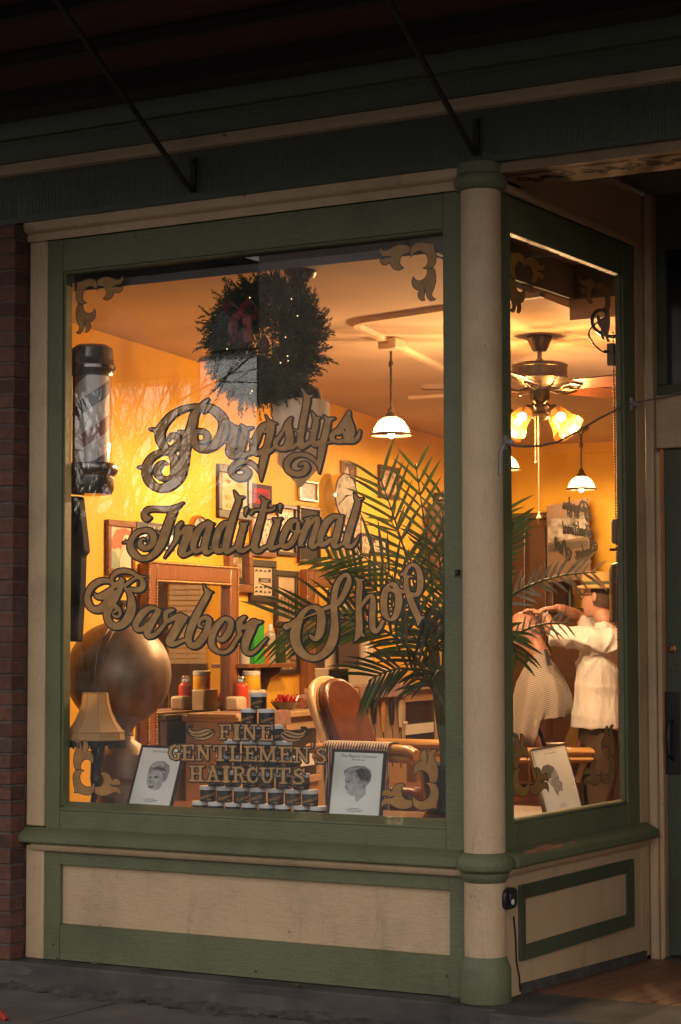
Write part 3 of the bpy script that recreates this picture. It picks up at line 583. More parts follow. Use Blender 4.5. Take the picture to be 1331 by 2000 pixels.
# -- side window of the entry, square to the street
SX=.05;GX=.022;sy0,sy1=.185,1.455;sz0,sz1=.888,3.436
g=MB()
g.box(GX-.012,SX,.065,sy0,.702,3.598);g.box(GX-.012,SX,sy1,1.598,.702,3.598);g.box(GX-.012,SX-.001,sy0+.001,sy1-.001,sz1,3.597);g.box(GX-.012,SX-.001,sy0+.001,sy1-.001,.703,sz0-.013)
g.profy([(SX-.005,sz0-.012),(SX-.005,sz0-.002),(SX-.012,sz0+.004),(GX+.002,sz0+.010),(GX-.012,sz0+.008),(GX-.012,sz0-.012)],sy0+.001,sy1-.001)
for a,b in((sy0,sy0+.01),(sy1-.014,sy1)): g.box(GX-.012,SX-.012,a,b,sz0+.002,sz1)
sw=g.build('side_window',GREENV,sf,bevel=.003);sw['label']='narrow green framed window on the entry side with dark flourishes'
g=MB();g.box(GX-.006,GX,sy0+.004,sy1-.004,sz0,sz1-.001);g.build('pane',GLASS,sw,smooth=0)
SLX=GX-.0085
def sfl(fy,fz): return lambda x,z,k:(SLX+.0008*k,fy(x/1000),fz(z/1000))
ya,yb,za,zb_=sy0+.02,sy1-.035,sz0+.055,sz1-.02
flourish(sw,sfl(lambda u:ya+u*1.3,lambda v:zb_-v*1.05),'dark gold flourish at the upper near corner',0);flourish(sw,sfl(lambda u:yb-u*1.3,lambda v:zb_-v*1.05),'dark gold flourish at the upper far corner',0)
flourish(sw,sfl(lambda u:ya+u*1.3,lambda v:za+v*1.05),'gold flourish at the lower near corner',0);flourish(sw,sfl(lambda u:yb-u*1.3,lambda v:za+v*1.05),'gold flourish at the lower far corner',0)
# -- casings, sills, stall risers
g=MB();g.box(-2.447,-2.341,-.012,.09,.15,.69);g.box(-2.447,-2.341,-.012,.09,.778,3.603);g.build('jamb_casing',CREAMV,sf,bevel=.008)
g=MB();g.profx([(.0,.775),(-.018,.768),(-.058,.742),(-.066,.732),(-.066,.708),(-.058,.70),(0,.70)],-2.452,-.10)
ms=g.build('sill',GREEN,sf,bevel=.003)
g=MB();g.profx([(0,.699),(-.034,.699),(-.040,.69),(-.036,.676),(-.022,.664),(0,.664)],-2.40,-.095);g.build('sill_bead',CREAM,sf,bevel=.002)
g=MB();g.profy([(.05,.775),(.066,.77),(.118,.742),(.124,.732),(.124,.708),(.116,.70),(.05,.70)],.07,1.665);o=g.build('sill',GREEN,sf,bevel=.003);o['label']='side sill with a flaked bare patch'
g=MB()
for (y0,y1,q0,q1) in((.16,.62,.25,.85),(.67,.74,.3,.6),(.36,.56,.1,.3)):
    P=[];n=22
    for k in range(n):
        a=2*math.pi*k/n;u=(q0+q1)/2+(q1-q0)/2*math.sin(a)*rr.uniform(.6,1.1);y=(y0+y1)/2+(y1-y0)/2*math.cos(a)*rr.uniform(.8,1.05)
        P.append((.066+.052*u,y,.7702-.028*u))
    g.prism(P,(.0005,0,.0009))
g.build('bare_wood_patch',mat('bare_weathered_wood',(.30,.13,.07),.8,var=.5,vs=30,stretch=(1,.3,1)),o)
g=MB();g.profy([(.05,.699),(.082,.699),(.088,.69),(.084,.676),(.07,.664),(.05,.664)],.08,1.64);g.build('sill_bead',CREAM,sf,bevel=.002)
g=MB();px0,px1=at(117,1700).x,at(879,1800).x
g.box(XL,px0,0,.09,.151,.663);g.box(px1,XR,-.001,.09,.151,.663);g.box(px0+.001,px1-.001,.001,.09,.601,.662);g.box(px0+.001,px1-.001,.002,.09,.154,.314)
g.profx([(.002,.314),(.006,.318),(.022,.323),(.09,.323),(.09,.314)],px0+.001,px1-.001)
sr=g.build('stall_riser',GREEN,sf,bevel=.003);sr['label']='green framed stall riser with a cream board panel'
g=MB();g.box(px0-.01,px1+.01,.026,.07,.30,.61);g.build('panel',CREAM,sr)
g=MB();g.box(-.04,SX,.04,1.60,.13,.662);sr2=g.build('side_stall_riser',CREAM,sf,bevel=.003)
g=MB();y0,y1,q0,q1,tw=.215,1.47,.292,.612,.062
for A,B_ in(((y0,q1-tw,y1,q1),0),((y0,q0,y1,q0+tw),0),((y0,q0,y0+tw,q1),1),((y1-tw,q0,y1,q1),1)):
    pass
def mould(P4): # mitred raised moulding on the side face
    (a0,b0),(a1,b1),(c1,d1),(c0,d0)=P4
    g.add([(SX,a0,b0),(SX,a1,b1),(SX,c1,d1),(SX,c0,d0),(SX+.02,a0,b0),(SX+.02,a1,b1),(SX+.008,c1,d1),(SX+.008,c0,d0)],[(0,3,2,1),(4,5,6,7),(0,1,5,4),(1,2,6,5),(2,3,7,6),(3,0,4,7)])
mould([(y0,q1),(y1,q1),(y1-tw,q1-tw),(y0+tw,q1-tw)]);mould([(y1,q0),(y0,q0),(y0+tw,q0+tw),(y1-tw,q0+tw)]);mould([(y0,q0),(y0,q1),(y0+tw,q1-tw),(y0+tw,q0+tw)]);mould([(y1,q1),(y1,q0),(y1-tw,q0+tw),(y1-tw,q1-tw)])
g.build('panel_moulding',GREEND,sr2,fix=True)
g=MB();g.add([(SX+.012,.24,zf(.24)+.006),(SX+.012,1.64,zf(1.64)+.006),(SX+.012,1.64,zf(1.64)+.05),(SX+.012,.24,zf(.24)+.05),(SX-.002,.24,zf(.24)+.006),(SX-.002,1.64,zf(1.64)+.006),(SX-.002,1.64,zf(1.64)+.05),(SX-.002,.24,zf(.24)+.05)],[(0,1,2,3),(4,7,6,5),(0,4,5,1),(1,5,6,2),(2,6,7,3),(3,7,4,0)])
g.build('kick_strip',mat('dark_rotten_wood',(.07,.06,.055),.9,var=.4,vs=15,bump=.5),sr2,fix=True)
# -- corner column
za_,zb2=zy(1962),zy(1862)
cpro=[(.108,.150),(.109,.16),(.109,zy(1891)),(.106,zy(1886)),(.090,zy(1868)),(.089,zy(1866))]
g=MB();g.lathe(cpro,(0,0,0),seg=64);col=g.build('column',GREENV,sf);col['label']='round corner column with green base, ring and capital'
g=MB();g.lathe([(.0875,zy(1870)),(.0875,zy(1700)),(.0875,zy(1000)),(.086,zy(372)),(.086,3.66)],(0,0,0),seg=64);g.build('shaft',CREAMV,col)
g=MB();z=lambda y:zy(y,0,950)
g.lathe([(.0885,z(1722)),(.094,z(1718)),(.100,z(1712)),(.1005,z(1704)),(.106,z(1701)),(.118,z(1697)),(.121,z(1690)),(.121,z(1684)),(.117,z(1677)),(.101,z(1668)),(.0885,z(1664))],(0,0,0),seg=64);g.build('ring',GREEN,col)
g=MB();g.lathe([(.0875,zy(374)),(.098,zy(373)),(.112,zy(366)),(.117,zy(356)),(.112,zy(346)),(.104,zy(343)),(.104,3.70)],(0,0,0),seg=64);g.build('capital',GREENV,col)
# -- header: mouldings, fluted frieze, cornice
def zz(z0,Y): return pz(z0,Y)
g=MB();X0,X1=-3.6,4.0
g.profx([(0,3.606),(-.02,zz(3.606,-.02)),(-.026,zz(3.625,-.026)),(-.022,zz(3.645,-.022)),(-.045,zz(3.658,-.045)),(-.052,zz(3.668,-.052)),(-.058,zz(3.69,-.058)),(-.058,zz(3.706,-.058)),(0,3.71)],-2.452,-.03);g.build('header_moulding',CREAM,sf,bevel=.002)
g=MB();FYs=-.045;n=int((X1+2.9)/.007);vs=[];fs=[]
z0_,z1_=zz(3.708,FYs)+.001,zz(3.956,FYs)
for i in range(n+1):
    x=-2.9+i*.007;yy=FYs+(.0022 if i%2 else -.0008)
    if abs((x+1.25)%1.24)<.05: yy=FYs-.0008
    for zq in(z0_,z0_+.028,z0_+.0281,z1_-.03,z1_-.0301,z1_): vs.append((x,yy if z0_+.02<zq<z1_-.02 and zq not in(z0_+.028,z1_-.03) else FYs-.002,zq))
for i in range(n):
    for k in range(5): a=i*6+k;fs.append((a,a+6,a+7,a+1))
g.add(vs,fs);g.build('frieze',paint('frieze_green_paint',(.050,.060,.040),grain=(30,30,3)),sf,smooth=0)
g=MB();g.profx([(0,zz(3.957,-.09)),(-.088,zz(3.957,-.088)),(-.094,zz(3.963,-.094)),(-.10,zz(4.0,-.10)),(-.10,zz(4.012,-.1)),(0,zz(4.014,-.1))],-3.6,X1);g.build('cornice_strip',CREAM,sf,bevel=.003)
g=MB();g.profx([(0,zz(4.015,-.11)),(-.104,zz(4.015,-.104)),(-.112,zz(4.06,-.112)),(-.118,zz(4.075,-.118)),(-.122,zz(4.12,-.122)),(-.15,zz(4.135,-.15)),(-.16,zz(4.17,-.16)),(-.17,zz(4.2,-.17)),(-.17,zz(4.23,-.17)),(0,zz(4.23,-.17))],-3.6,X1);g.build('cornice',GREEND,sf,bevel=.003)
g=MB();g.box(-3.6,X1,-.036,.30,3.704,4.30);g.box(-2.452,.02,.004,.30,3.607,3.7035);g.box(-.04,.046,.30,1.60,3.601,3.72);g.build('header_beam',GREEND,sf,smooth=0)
# soffit of the entry opening with stencilled scrolls
g=MB();g.box(.06,X1,-.016,.30,3.655,3.7035);sof=g.build('soffit',mat('darkened_soffit_paint',(.27,.18,.11),.8,var=.3,vs=3),sf,smooth=0)  # shade put into the colour: darkened against lamplight from inside
g=MB()
def ribbon(P,wd,z):
    P=[V((p[0],p[1],z)) for p in P];vs=[];fs=[]
    for i,p in enumerate(P):
        t=(P[min(i+1,len(P)-1)]-P[max(i-1,0)]).normalized();s=V((-t.y,t.x,0));ww=wd*(.35+.65*math.sin(math.pi*(i+.5)/len(P)));vs+=[p+s*ww,p-s*ww]
    for i in range(len(P)-1): fs.append((2*i,2*i+1,2*i+3,2*i+2))
    g.add(vs,fs)
for k in range(9):
    x=.10+k*.30
    for sgn in(1,-1):
        ribbon([(x+.14+sgn*(.005+.11*t),.13+.05*math.sin(t*4.2),0) for t in np.linspace(0,1,12)],.012,3.6535)
        ribbon([(x+.14+sgn*(.10+.028*math.cos(a)),.145+.028*math.sin(a),0) for a in np.linspace(-1.5,3.6,14)],.011,3.6530)
        ribbon([(x+.14+sgn*(.05+.02*math.cos(a)),.20+.02*math.sin(a),0) for a in np.linspace(-3,1.8,10)],.010,3.6526)
    for a in range(6): ribbon([(x+.14+t*.03*math.cos(a*1.047),.145+t*.03*math.sin(a*1.047),0) for t in np.linspace(.1,1,5)],.010,3.6522)
    ribbon([(x+t*.27,.05+.004*math.sin(t*30),0) for t in np.linspace(0,1,8)],.009,3.6518)
g.build('stencilled_scrolls',mat('stencil_paint',(.028,.022,.016),.8),sof,smooth=0)
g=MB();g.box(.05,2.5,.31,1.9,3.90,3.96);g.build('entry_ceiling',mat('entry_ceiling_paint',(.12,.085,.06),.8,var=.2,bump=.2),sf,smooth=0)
g=MB();g.box(-.04,SX-.002,.30,1.75,3.64,3.90);g.build('entry_side_fascia',CREAM,sf,smooth=0)
g=MB();g.profy([(.052,3.602),(.066,3.606),(.07,3.62),(.064,3.64),(.052,3.642)],.11,1.60);g.build('side_header_moulding',CREAM,sf)
# -- cream corner post, door wall
g=MB();g.box(-.05,SX,1.602,1.76,.12,3.88);g.box(SX+.002,.098,1.70,1.80,.10,3.88);g.build('corner_post',CREAMV,sf,bevel=.01)
DY=1.75
d0=at(1300,876,DY).z;d1=at(1300,772,DY).z
g=MB();g.box(.100,1.12,1.73,1.81,d0,d1);g.box(.100,.125,1.715,1.735,.10,d0-.02);g.build('door_rail',CREAM,sf,bevel=.006)
g=MB();g.box(.10,1.12,1.76,1.80,d1+.001,d1+.055);g.box(.10,.15,1.76,1.80,d1+.056,3.6);g.box(.10,1.12,1.76,1.80,3.601,3.88);g.box(1.05,1.12,1.76,1.80,d1+.056,3.6);trn=g.build('transom_window',GREEND,sf,bevel=.004)
g=MB();g.box(.15,1.05,1.775,1.781,d1+.05,3.605);g.build('pane',mat('dark_glass',(.012,.012,.012),.08,var=.1),trn,smooth=0)
g=MB();g.box(.127,1.02,1.765,1.81,.12,d0-.003);dr=g.build('door',paint('door_paint',(.06,.075,.05),grain=(30,30,3)),sf,bevel=.004)
h0,h1=at(1301,1512,1.76),at(1331,1352,1.76)
g=MB();g.box(h0.x,h0.x+.075,1.757,1.766,h0.z,h1.z);hp=g.build('handle_plate',BLACKIRON,dr,bevel=.004)
g=MB();c=h0+V((.04,0,0));g.tube([(c.x,1.757,h0.z+.26),(c.x,1.71,h0.z+.25),(c.x,1.695,h0.z+.2),(c.x,1.70,h0.z+.1),(c.x,1.757,h0.z+.07)],[.008,.010,.012,.011,.008],10);g.build('pull_handle',BLACKIRON,dr)
c=at(1313,1268,1.76);g=MB();g.lathe([(.022,0),(.022,.006),(.012,.01),(.012,.02),(.001,.022)],(c.x,1.765,c.z),(0,-1,0),24);g.build('deadlock',mat('dull_brass',(.25,.12,.05),.4,.8),dr)
g=MB();g.box(.127,1.1,1.69,1.82,.085,.118);g.build('threshold',STONE,sf,bevel=.004)
# the bay on the far side of the entry, out of the photograph's frame: plain boarded front
g=MB();g.box(2.34,2.42,0,1.8,.15,3.7);g.box(2.42,4.0,0,.1,.15,3.7);g.box(1.125,2.36,1.73,1.80,.10,3.9);fb=g.build('far_bay',CREAMV,sf)
g=MB();g.box(-9,9,.0,9.5,4.31,9.4);us_=g.build('sun_block_storey',bpy.data.materials['old_red_brick'],sf,smooth=0)  # unseen upper floors added to block the sun
g=MB();g.box(-4.7,-3.42,.02,.09,-.1,4.30);g.build('pier_wall',bpy.data.materials['old_red_brick'],sf,smooth=0)
for a_,b_ in((-9,-4.7),(4.01,9)): g=MB();g.box(a_,b_,.02,9.4,-.1,4.30);g.build('shade_mass',bpy.data.materials['old_red_brick'],sf,smooth=0)  # unseen side masses added to keep the sun off the front
# -- small fittings
q=at(897,1118,-.002);g=MB();g.box(q.x-.012,q.x+.004,-.018,-.001,q.z-.012,q.z+.012);g.tube([(q.x-.006,-.012,q.z-.01),(q.x-.004,-.03,q.z-.016),(q.x+.004,-.03,q.z-.006)],.004,8);g.build('latch_hook',BLACKIRON,sf)
g=MB()
for x,y in((112,1872),(265,463),(500,1897),(873,1906),(105,1845)):
    q=at(x,y,0);g=MB();g.lathe([(.0045,0),(.0045,.003),(.0015,.004)],(q.x,.001,q.z),(0,-1,0),10);g.build('nail_head',BLACKIRON,sf)
jb=thing('junction_box','small black box on the cream riser beside the column','box',(.06,.13,.4))
q=atX(999,1755,.10);g=MB();P=[]
for k in range(20):
    a=2*math.pi*k/20;P.append((.052,q.y+.062*math.copysign(abs(math.cos(a))**.55,math.cos(a)),q.z+.045*math.copysign(abs(math.sin(a))**.6,math.sin(a))))
g.prism(P,(.05,0,0));g.box(.102,.112,q.y-.03,q.y+.03,q.z-.026,q.z+.026);g.build('case',BLACK,jb,bevel=.006)
g=MB();g.lathe([(.012,0),(.012,.004),(.001,.005)],(.112,q.y-.012,q.z-.012),(1,0,0),16);g.build('button',WHITE,jb)
g=MB();q2=atX(1004,1790,.056);q3=atX(1013,1938,.056);g.tube([q2,q2.lerp(q3,.3)+V((0,.006,0)),q2.lerp(q3,.6),q2.lerp(q3,.8)+V((0,.02,0)),q3+V((0,.02,0))],.0035,6);g.build('wire',BLACK,jb)
cb=thing('sagging_cable','grey cable sagging across the side window between two white clips','cable',(.09,.8,2.4))
P=[atX(x,y,X) for x,y,X in((990,868,.085),(1020,872,.10),(1055,871,.10),(1090,863,.10),(1130,842,.10),(1170,818,.10),(1205,800,.10),(1233,789,.085))]
g=MB();g.tube(P,.0052,8);g.tube([P[-1],atX(1245,786,.12),at(1290,777,1.70),at(1331,766,1.70),at(1400,760,1.70)],.0042,8);g.build('cord',mat('grey_cable',(.22,.19,.165),.6,var=.4,vs=30),cb)
for (x,y) in((986,864),(1233,789)):
    q=atX(x,y,.05);g=MB();g.box(.05,.058,q.y-.014,q.y+.014,q.z-.03,q.z+.03);g.lathe([(.013,0),(.013,.03),(.008,.034)],(.055,q.y,q.z),(1,0,0),14);g.build('clip',mat('grey_white_porcelain',(.36,.36,.37),.4),cb)
q=atX(976,885,.09);g=MB();g.tube([(.05,q.y+.05,q.z+.05),(.10,q.y+.02,q.z+.03),(.095,q.y,q.z),(.095,q.y-.004,q.z-.09)],.007,8);g.build('cord_end',mat('grey_sleeve',(.30,.27,.25),.6),cb)
# ================= awning =================
aw=thing('awning','dark board awning with iron braces above the shop window','awning',(-1,-.8,4.3))
g=MB();AZ=4.195;AS=.22
for k in range(15):
    y=-.34-k*.135;zz1=AZ+.03+(-.17-y)*AS;g.profx([(y-.13,zz1+.13*AS),(y,zz1),(y,zz1+.025),(y-.13,zz1+.13*AS+.025)],-6,4.5)
g.build('deck_boards',wood('dark_red_boards',(.035,.012,.010),(.09,.026,.020),sc=(2,22,22),rough=.8,coat=0),aw)
g=MB();g.box(-6,4.5,-.345,-.172,AZ-.03,AZ+.12);g.box(-6,4.5,-2.45,-2.40,AZ-.19,AZ+.62)  # outer board is an unseen valance added to shade the frieze
for k in range(5): y=-.62-k*.36;zz1=AZ+.025+(-.17-y)*AS;g.box(-6,4.5,y-.05,y,zz1-.05,zz1)
g.build('joists_and_shade_board',mat('black_timber',(.02,.014,.012),.9,var=.4,vs=10),aw)
for bx,bt,pb,pt in(((378,376),(383,308),0,0),((931,304),(936,232),0,0)):
    a=at(*bx,-.055);b=at(*bt,-.055);x=a.x
    g=MB();g.box(x-.014,x+.014,-.062,-.05,a.z,b.z);end=V((x,-1.09,a.z+.64))
    g.tube([(x,-.075,a.z+.012),(x,-.12,a.z+.03),end],.013,10);g.lathe([(.02,0),(.02,.012)],(x,-.062,a.z+.02),(0,-1,0),12);g.lathe([(.012,0),(.012,.01)],(x,-.062,b.z-.02),(0,-1,0),8);g.build('brace',BLACKIRON,aw)
# ================= a red hoop just in the lower left corner =================
rh=MB();q=atZ(2,1990,.03);P=[q+V((.55*math.cos(a)-.55,0,.55*math.sin(a)-.02))for a in np.linspace(-.05,1.2,18)]
rh.tube([q+V((-.30+.33*math.sin(t*1.5),0.0,.10*(1-t)-.02)) if 0 else q+V((.045-.28*(1-t)**1.0,-.02*t,.085*(1-t)**.6)) for t in np.linspace(0,1,12)],.016,10)
tag(rh.build('red_hose',mat('red_rubber',(.35,.02,.015),.4)),'red curved hose at the lower left corner of the pavement','hose')
# ================= the room =================
FZ=.20;BY=7.45
P1=V((-2.40,.10,0));B0=V((WB[0],WB[1],0));B1=V(WB+WA*((BY-WB[1])/WA[1]))
def wallbox(a,b,n,t,z0,z1,name,m):
    g=MB();a,b,n=V(a),V(b),V(n);g.prism([V((a.x,a.y,z0)),V((b.x,b.y,z0)),V((b.x,b.y,z1)),V((a.x,a.y,z1))],n*t);return tag(g.build(name,m,smooth=0),kind='structure')
Bf=V(WB+WA*((.10-WB[1])/WA[1]));wallbox((Bf.x,.10,0),(-2.40,.10,0),(0,-1,0),.008,-.1,3.6,'wall_left_front',WALLP)
wallbox(Bf,B1,(-WN[0],-WN[1],0),.1,-.1,3.6,'wall_left',WALLP)
wallbox((B1.x-.2,BY,0),(3.1,BY,0),(0,1,0),.1,-.1,3.6,'wall_back',WALLP)
wallbox((3.0,1.8,0),(3.0,BY+.05,0),(1,0,0),.1,-.1,3.6,'wall_right',WALLP)
g=MB();g.box(.051,3.1,1.815,1.9,-.1,3.6);tag(g.build('wall_front',CREAM,smooth=0),kind='structure')
g=MB();XC=-.40
for x0,x1,y0,y1 in((-4.5,XC,.10,1.82),(-4.5,3.2,1.821,BY+.1)): g.prism([(x0,y0,cz(y0)),(x1,y0,cz(y0)),(x1,y1,cz(y1)),(x0,y1,cz(y1))],(0,0,.08))
tag(g.build('ceiling',CEILP,smooth=0),kind='structure')
g=MB();g.box(XC-.002,-.03,.302,1.82,3.58,3.62);tag(g.build('bay_ceiling',mat('bay_ceiling_dimmed',(.20,.12,.075),.8),smooth=0),kind='structure')  # shade mixed into this paint so the fan-lit strip stays dim
FAS=mat('grey_fascia',(.10,.095,.10),.7,var=.2);g=MB();g.box(XC+.001,XC+.03,.12,1.82,atX(1100,582,XC).z,atX(1100,511,XC).z);g.box(XC+.001,XC+.036,.12,1.82,atX(1100,582,XC).z-.002,atX(1100,566,XC).z);tag(g.build('bay_fascia',FAS),kind='structure')
g=MB();g.box(XC+.001,XC+.028,.12,1.82,atX(1100,511,XC).z+.001,3.579);g.box(XC,.05,1.822,1.85,3.30,3.66);tag(g.build('bay_upper_wall',CEILP),kind='structure')
g=MB();g.box(XC+.032,.0,1.80,1.819,atX(1100,582,XC).z,atX(1100,511,XC).z);tag(g.build('bay_end_fascia',FAS),kind='structure')
g=MB();g.box(-4.5,-.045,.10,1.82,FZ-.1,FZ);g.box(-4.5,3.2,1.82,BY+.1,FZ-.1,FZ);tag(g.build('shop_floor',wood('shop_floor_boards',(.10,.045,.02),(.22,.10,.045),sc=(14,2,2),rough=.4)),kind='structure')
ZP=at(500,1569,.24).z-.073   # display shelf level under the jars
g=MB();g.box(-2.60,-.05,.095,.98,ZP-.03,ZP);g.box(-2.60,-.05,.95,.98,FZ,ZP-.031)
ds=thing('window_platform','brown boarded display platform inside the shop window','platform',(-1.3,.5,FZ));g.build('deck',wood('platform_board',(.14,.06,.035),(.26,.12,.07),sc=(3,22,22),rough=.3),ds,bevel=.003)
g=MB();g.box(-.62,.0,.985,1.58,ZP-.03,ZP-.002);g.box(-.60,-.57,.985,1.58,FZ,ZP-.031);g.build('side_deck',wood('platform_board_side',(.12,.05,.03),(.22,.10,.06),sc=(22,3,22),rough=.35),ds,bevel=.003)
# roller blinds
BL=mat('grey_blind_fabric',(.10,.095,.10),.85,var=.12,vs=3)
rb=thing('roller_blind','rolled grey blind at the top of the display window','blind',(-1.25,.1,3.36))
za=at(135,581,.105).z;g=MB();g.box(-2.26,-.12,.100,.104,(za+at(865,481,.105).z)/2+.0,3.46);g.build('fabric',BL,rb,smooth=0)
g=MB();g.tube([(-2.26,.13,3.40),(-.12,.13,3.40)],.022,14);g.build('roller',BL,rb)
# chains of the side blind, a box and looped cords hanging at its far end
CH=mat('bead_chain',(.16,.10,.06),.4,.6)
bc=thing('bead_chain','bead chain loop hanging at the far edge of the side window','chain',(-.05,1.4,3.2))
for x in(1198,1207):
    g=MB();a=atX(x,650,-.02);b=atX(x+12,1460,-.02);k=150
    for i in range(k): g.ball(a.lerp(b,i/k),.0055,6)
    g.build('chain_strand',CH,bc)
q0,q1=atX(1196,670,-.03),atX(1212,718,-.03);g=MB();g.box(-.06,-.02,q0.y,q0.y+.09,q1.z,q0.z)
tag(g.build('wall_box',mat('tan_box',(.20,.12,.065),.5),bevel=.005),'small tan box with a plugged cord high in the side window','box')
cd_=thing('looped_cord','thick dark cord looped at the upper far corner of the side window','cord',(-.05,1.4,3.1))
g=MB()
def cpath(pts,X): return [atX(x,y,X) for x,y in pts]
def smooth3(P,n=5):
    A=np.array([(p[0],p[1],p[2]) for p in P]);q=np.vstack([2*A[0]-A[1],A,2*A[-1]-A[-2]]);o=[]
    for i in range(1,len(q)-2):
        for k in range(n):
            t=k/n;o.append(.5*((2*q[i])+(q[i+1]-q[i-1])*t+(2*q[i-1]-5*q[i]+4*q[i+1]-q[i+2])*t*t+(3*q[i]-q[i-1]-3*q[i+1]+q[i+2])*t**3))
    o.append(A[-1]);return [V(p) for p in o]
g.tube(smooth3(cpath([(1188,612),(1172,606),(1160,614),(1157,628),(1163,643),(1176,652),(1192,657),(1207,656)],-.04)),.009,8);g.build('thick_loop',BLACK,cd_)
g=MB();g.tube(smooth3(cpath([(1178,622),(1163,633),(1152,645),(1151,656),(1160,672),(1172,683),(1180,687),(1196,686)],-.05)),.0045,6)
q=atX(1181,687,-.05);g.tube([q,atX(1196,686,-.05)],.008,8);g.build('thin_lead',BLACK,cd_)
wr=thing('window_wire','thin dark wire strung across the top of the side window','wire',(-.05,.5,3.45))
g=MB();g.tube(cpath([(1022,462),(1030,484),(1036,500)],-.01),.006,6);g.tube(smooth3(cpath([(1036,500),(1070,499),(1105,497),(1120,498),(1150,505)],-.01)),.006,6);g.build('strand',BLACK,wr)
tp=thing('hanging_cylinder','dark bronze cylinder hanging inside the far edge of the side window','cylinder',(-.05,1.4,2.2))
q0,q1=atX(1212,1102,-.06),atX(1212,1216,-.06);g=MB();r_=.055;g.lathe([(r_,0),(r_,.02),(r_*.96,.025),(r_*.96,q0.z-q1.z-.03),(r_*.8,q0.z-q1.z),(.015,q0.z-q1.z+.01),(.012,q0.z-q1.z+.08)],(q1.x,q1.y,q1.z),seg=32);g.build('barrel',wood('dark_stained_tube',(.05,.022,.012),(.12,.06,.03)),tp)
g=MB();q=atX(1203,1076,-.05);g.box(q.x-.02,q.x+.02,q.y-.03,q.y+.04,q.z,q.z+.012);g.build('lever',BLACKIRON,tp)
g=MB();q0,q1=atX(1208,1014,-.05),atX(1208,1062,-.05);g.box(q0.x-.03,q0.x,q0.y-.03,q0.y+.04,q1.z,q0.z);tag(g.build('thermostat',mat('grey_plastic',(.18,.19,.19),.5),bevel=.012),'grey rounded thermostat above the hanging cylinder','thermostat')
# ================= lamps =================
def point(name,loc,e,col=(1,.63,.30),r=.03,parent=None):
    l=bpy.data.lights.new(name,'POINT');l.energy=e;l.color=col;l.shadow_soft_size=r;o=bpy.data.objects.new(name,l);COL.objects.link(o);o.location=loc
    if parent: attach(o,parent)
    return o
def opal(name,col,tw,es=0,ec=(1,.7,.35)):
    m,t,b=nodes(name);L=t.links.new;b.inputs['Base Color'].default_value=rgb(col);b.inputs['Roughness'].default_value=.25
    tr=N(t,'ShaderNodeBsdfTranslucent');tr.inputs[0].default_value=rgb(col);mx=N(t,'ShaderNodeMixShader');mx.inputs[0].default_value=tw
    if es: b.inputs['Emission Color'].default_value=rgb(ec);b.inputs['Emission Strength'].default_value=es
    L(b.outputs[0],mx.inputs[1]);L(tr.outputs[0],mx.inputs[2]);L(mx.outputs[0],t.nodes['Material Output'].inputs[0]);return m
OPAL=opal('lit_opal_glass',(.8,.66,.42),.12,.30,(1,.70,.34));BULB=emit('lit_bulb',(1,.78,.45),12)
LAMPW=160
K6=lambda pr:[(r*.64,z*.72) for r,z in pr]
def pendant(cx,cy,rimy,half,label,e):
    c=ceil(cx,cy);s=ppm(c);k=.16/ (.16)
    zr=c.z-(rimy-cy)/s;r=half/s
    t=thing('pendant_lamp',label,'lamp',c,'opal bowl pendant lamps');h=c.z-zr
    g=MB();g.lathe([(.062,0),(.064,-.010),(.05,-.025),(.03,-.034),(.018,-.048),(.012,-.055)],c,seg=32);g.build('ceiling_rose',BRONZE,t)
    g=MB();g.tube([c+V((0,0,-.05)),c+V((0,0,-h+.15))],.0075,10);g.lathe([(.011,-.12),(.014,-.125),(.014,-.15),(.011,-.155)],c,seg=14);g.build('rod',BRONZE,t)
    g=MB();g.lathe(K6([(.012,.23),(.02,.215),(.03,.205),(.033,.19),(.03,.185),(.05,.165),(.058,.145),(.056,.137)]),(c.x,c.y,zr),seg=32);g.build('fitter',BRONZE,t)
    g=MB();g.lathe(K6([(.05,.142),(.085,.128),(.12,.10),(.147,.06),(.162,.018),(.166,.012)]),(c.x,c.y,zr),seg=40);g.build('glass_bowl',OPAL,t)
    g=MB();g.lathe(K6([(.160,.012),(.172,.017),(.182,.006),(.184,.0),(.176,-.004),(.162,.006),(.160,.012)]),(c.x,c.y,zr),seg=40);g.build('rim',BRONZE,t)
    g=MB();g.lathe(K6([(.001,-.026),(.018,-.020),(.030,.0),(.030,.022),(.018,.05),(.014,.09)]),(c.x,c.y,zr),seg=20);g.build('bulb',BULB,t)
    point('lamp_light',(c.x,c.y,zr+.012),e,r=.045,parent=t);return t
pendant(764,664,851,38,'lit opal bowl pendant hanging beside the ceiling raceway',LAMPW*1.3)
pendant(1135,835,957,23,'lit opal bowl pendant far back, seen through the side window',LAMPW*.42)
pendant(985,800,918,26,'lit opal pendant mostly hidden by the corner column',LAMPW*.55)
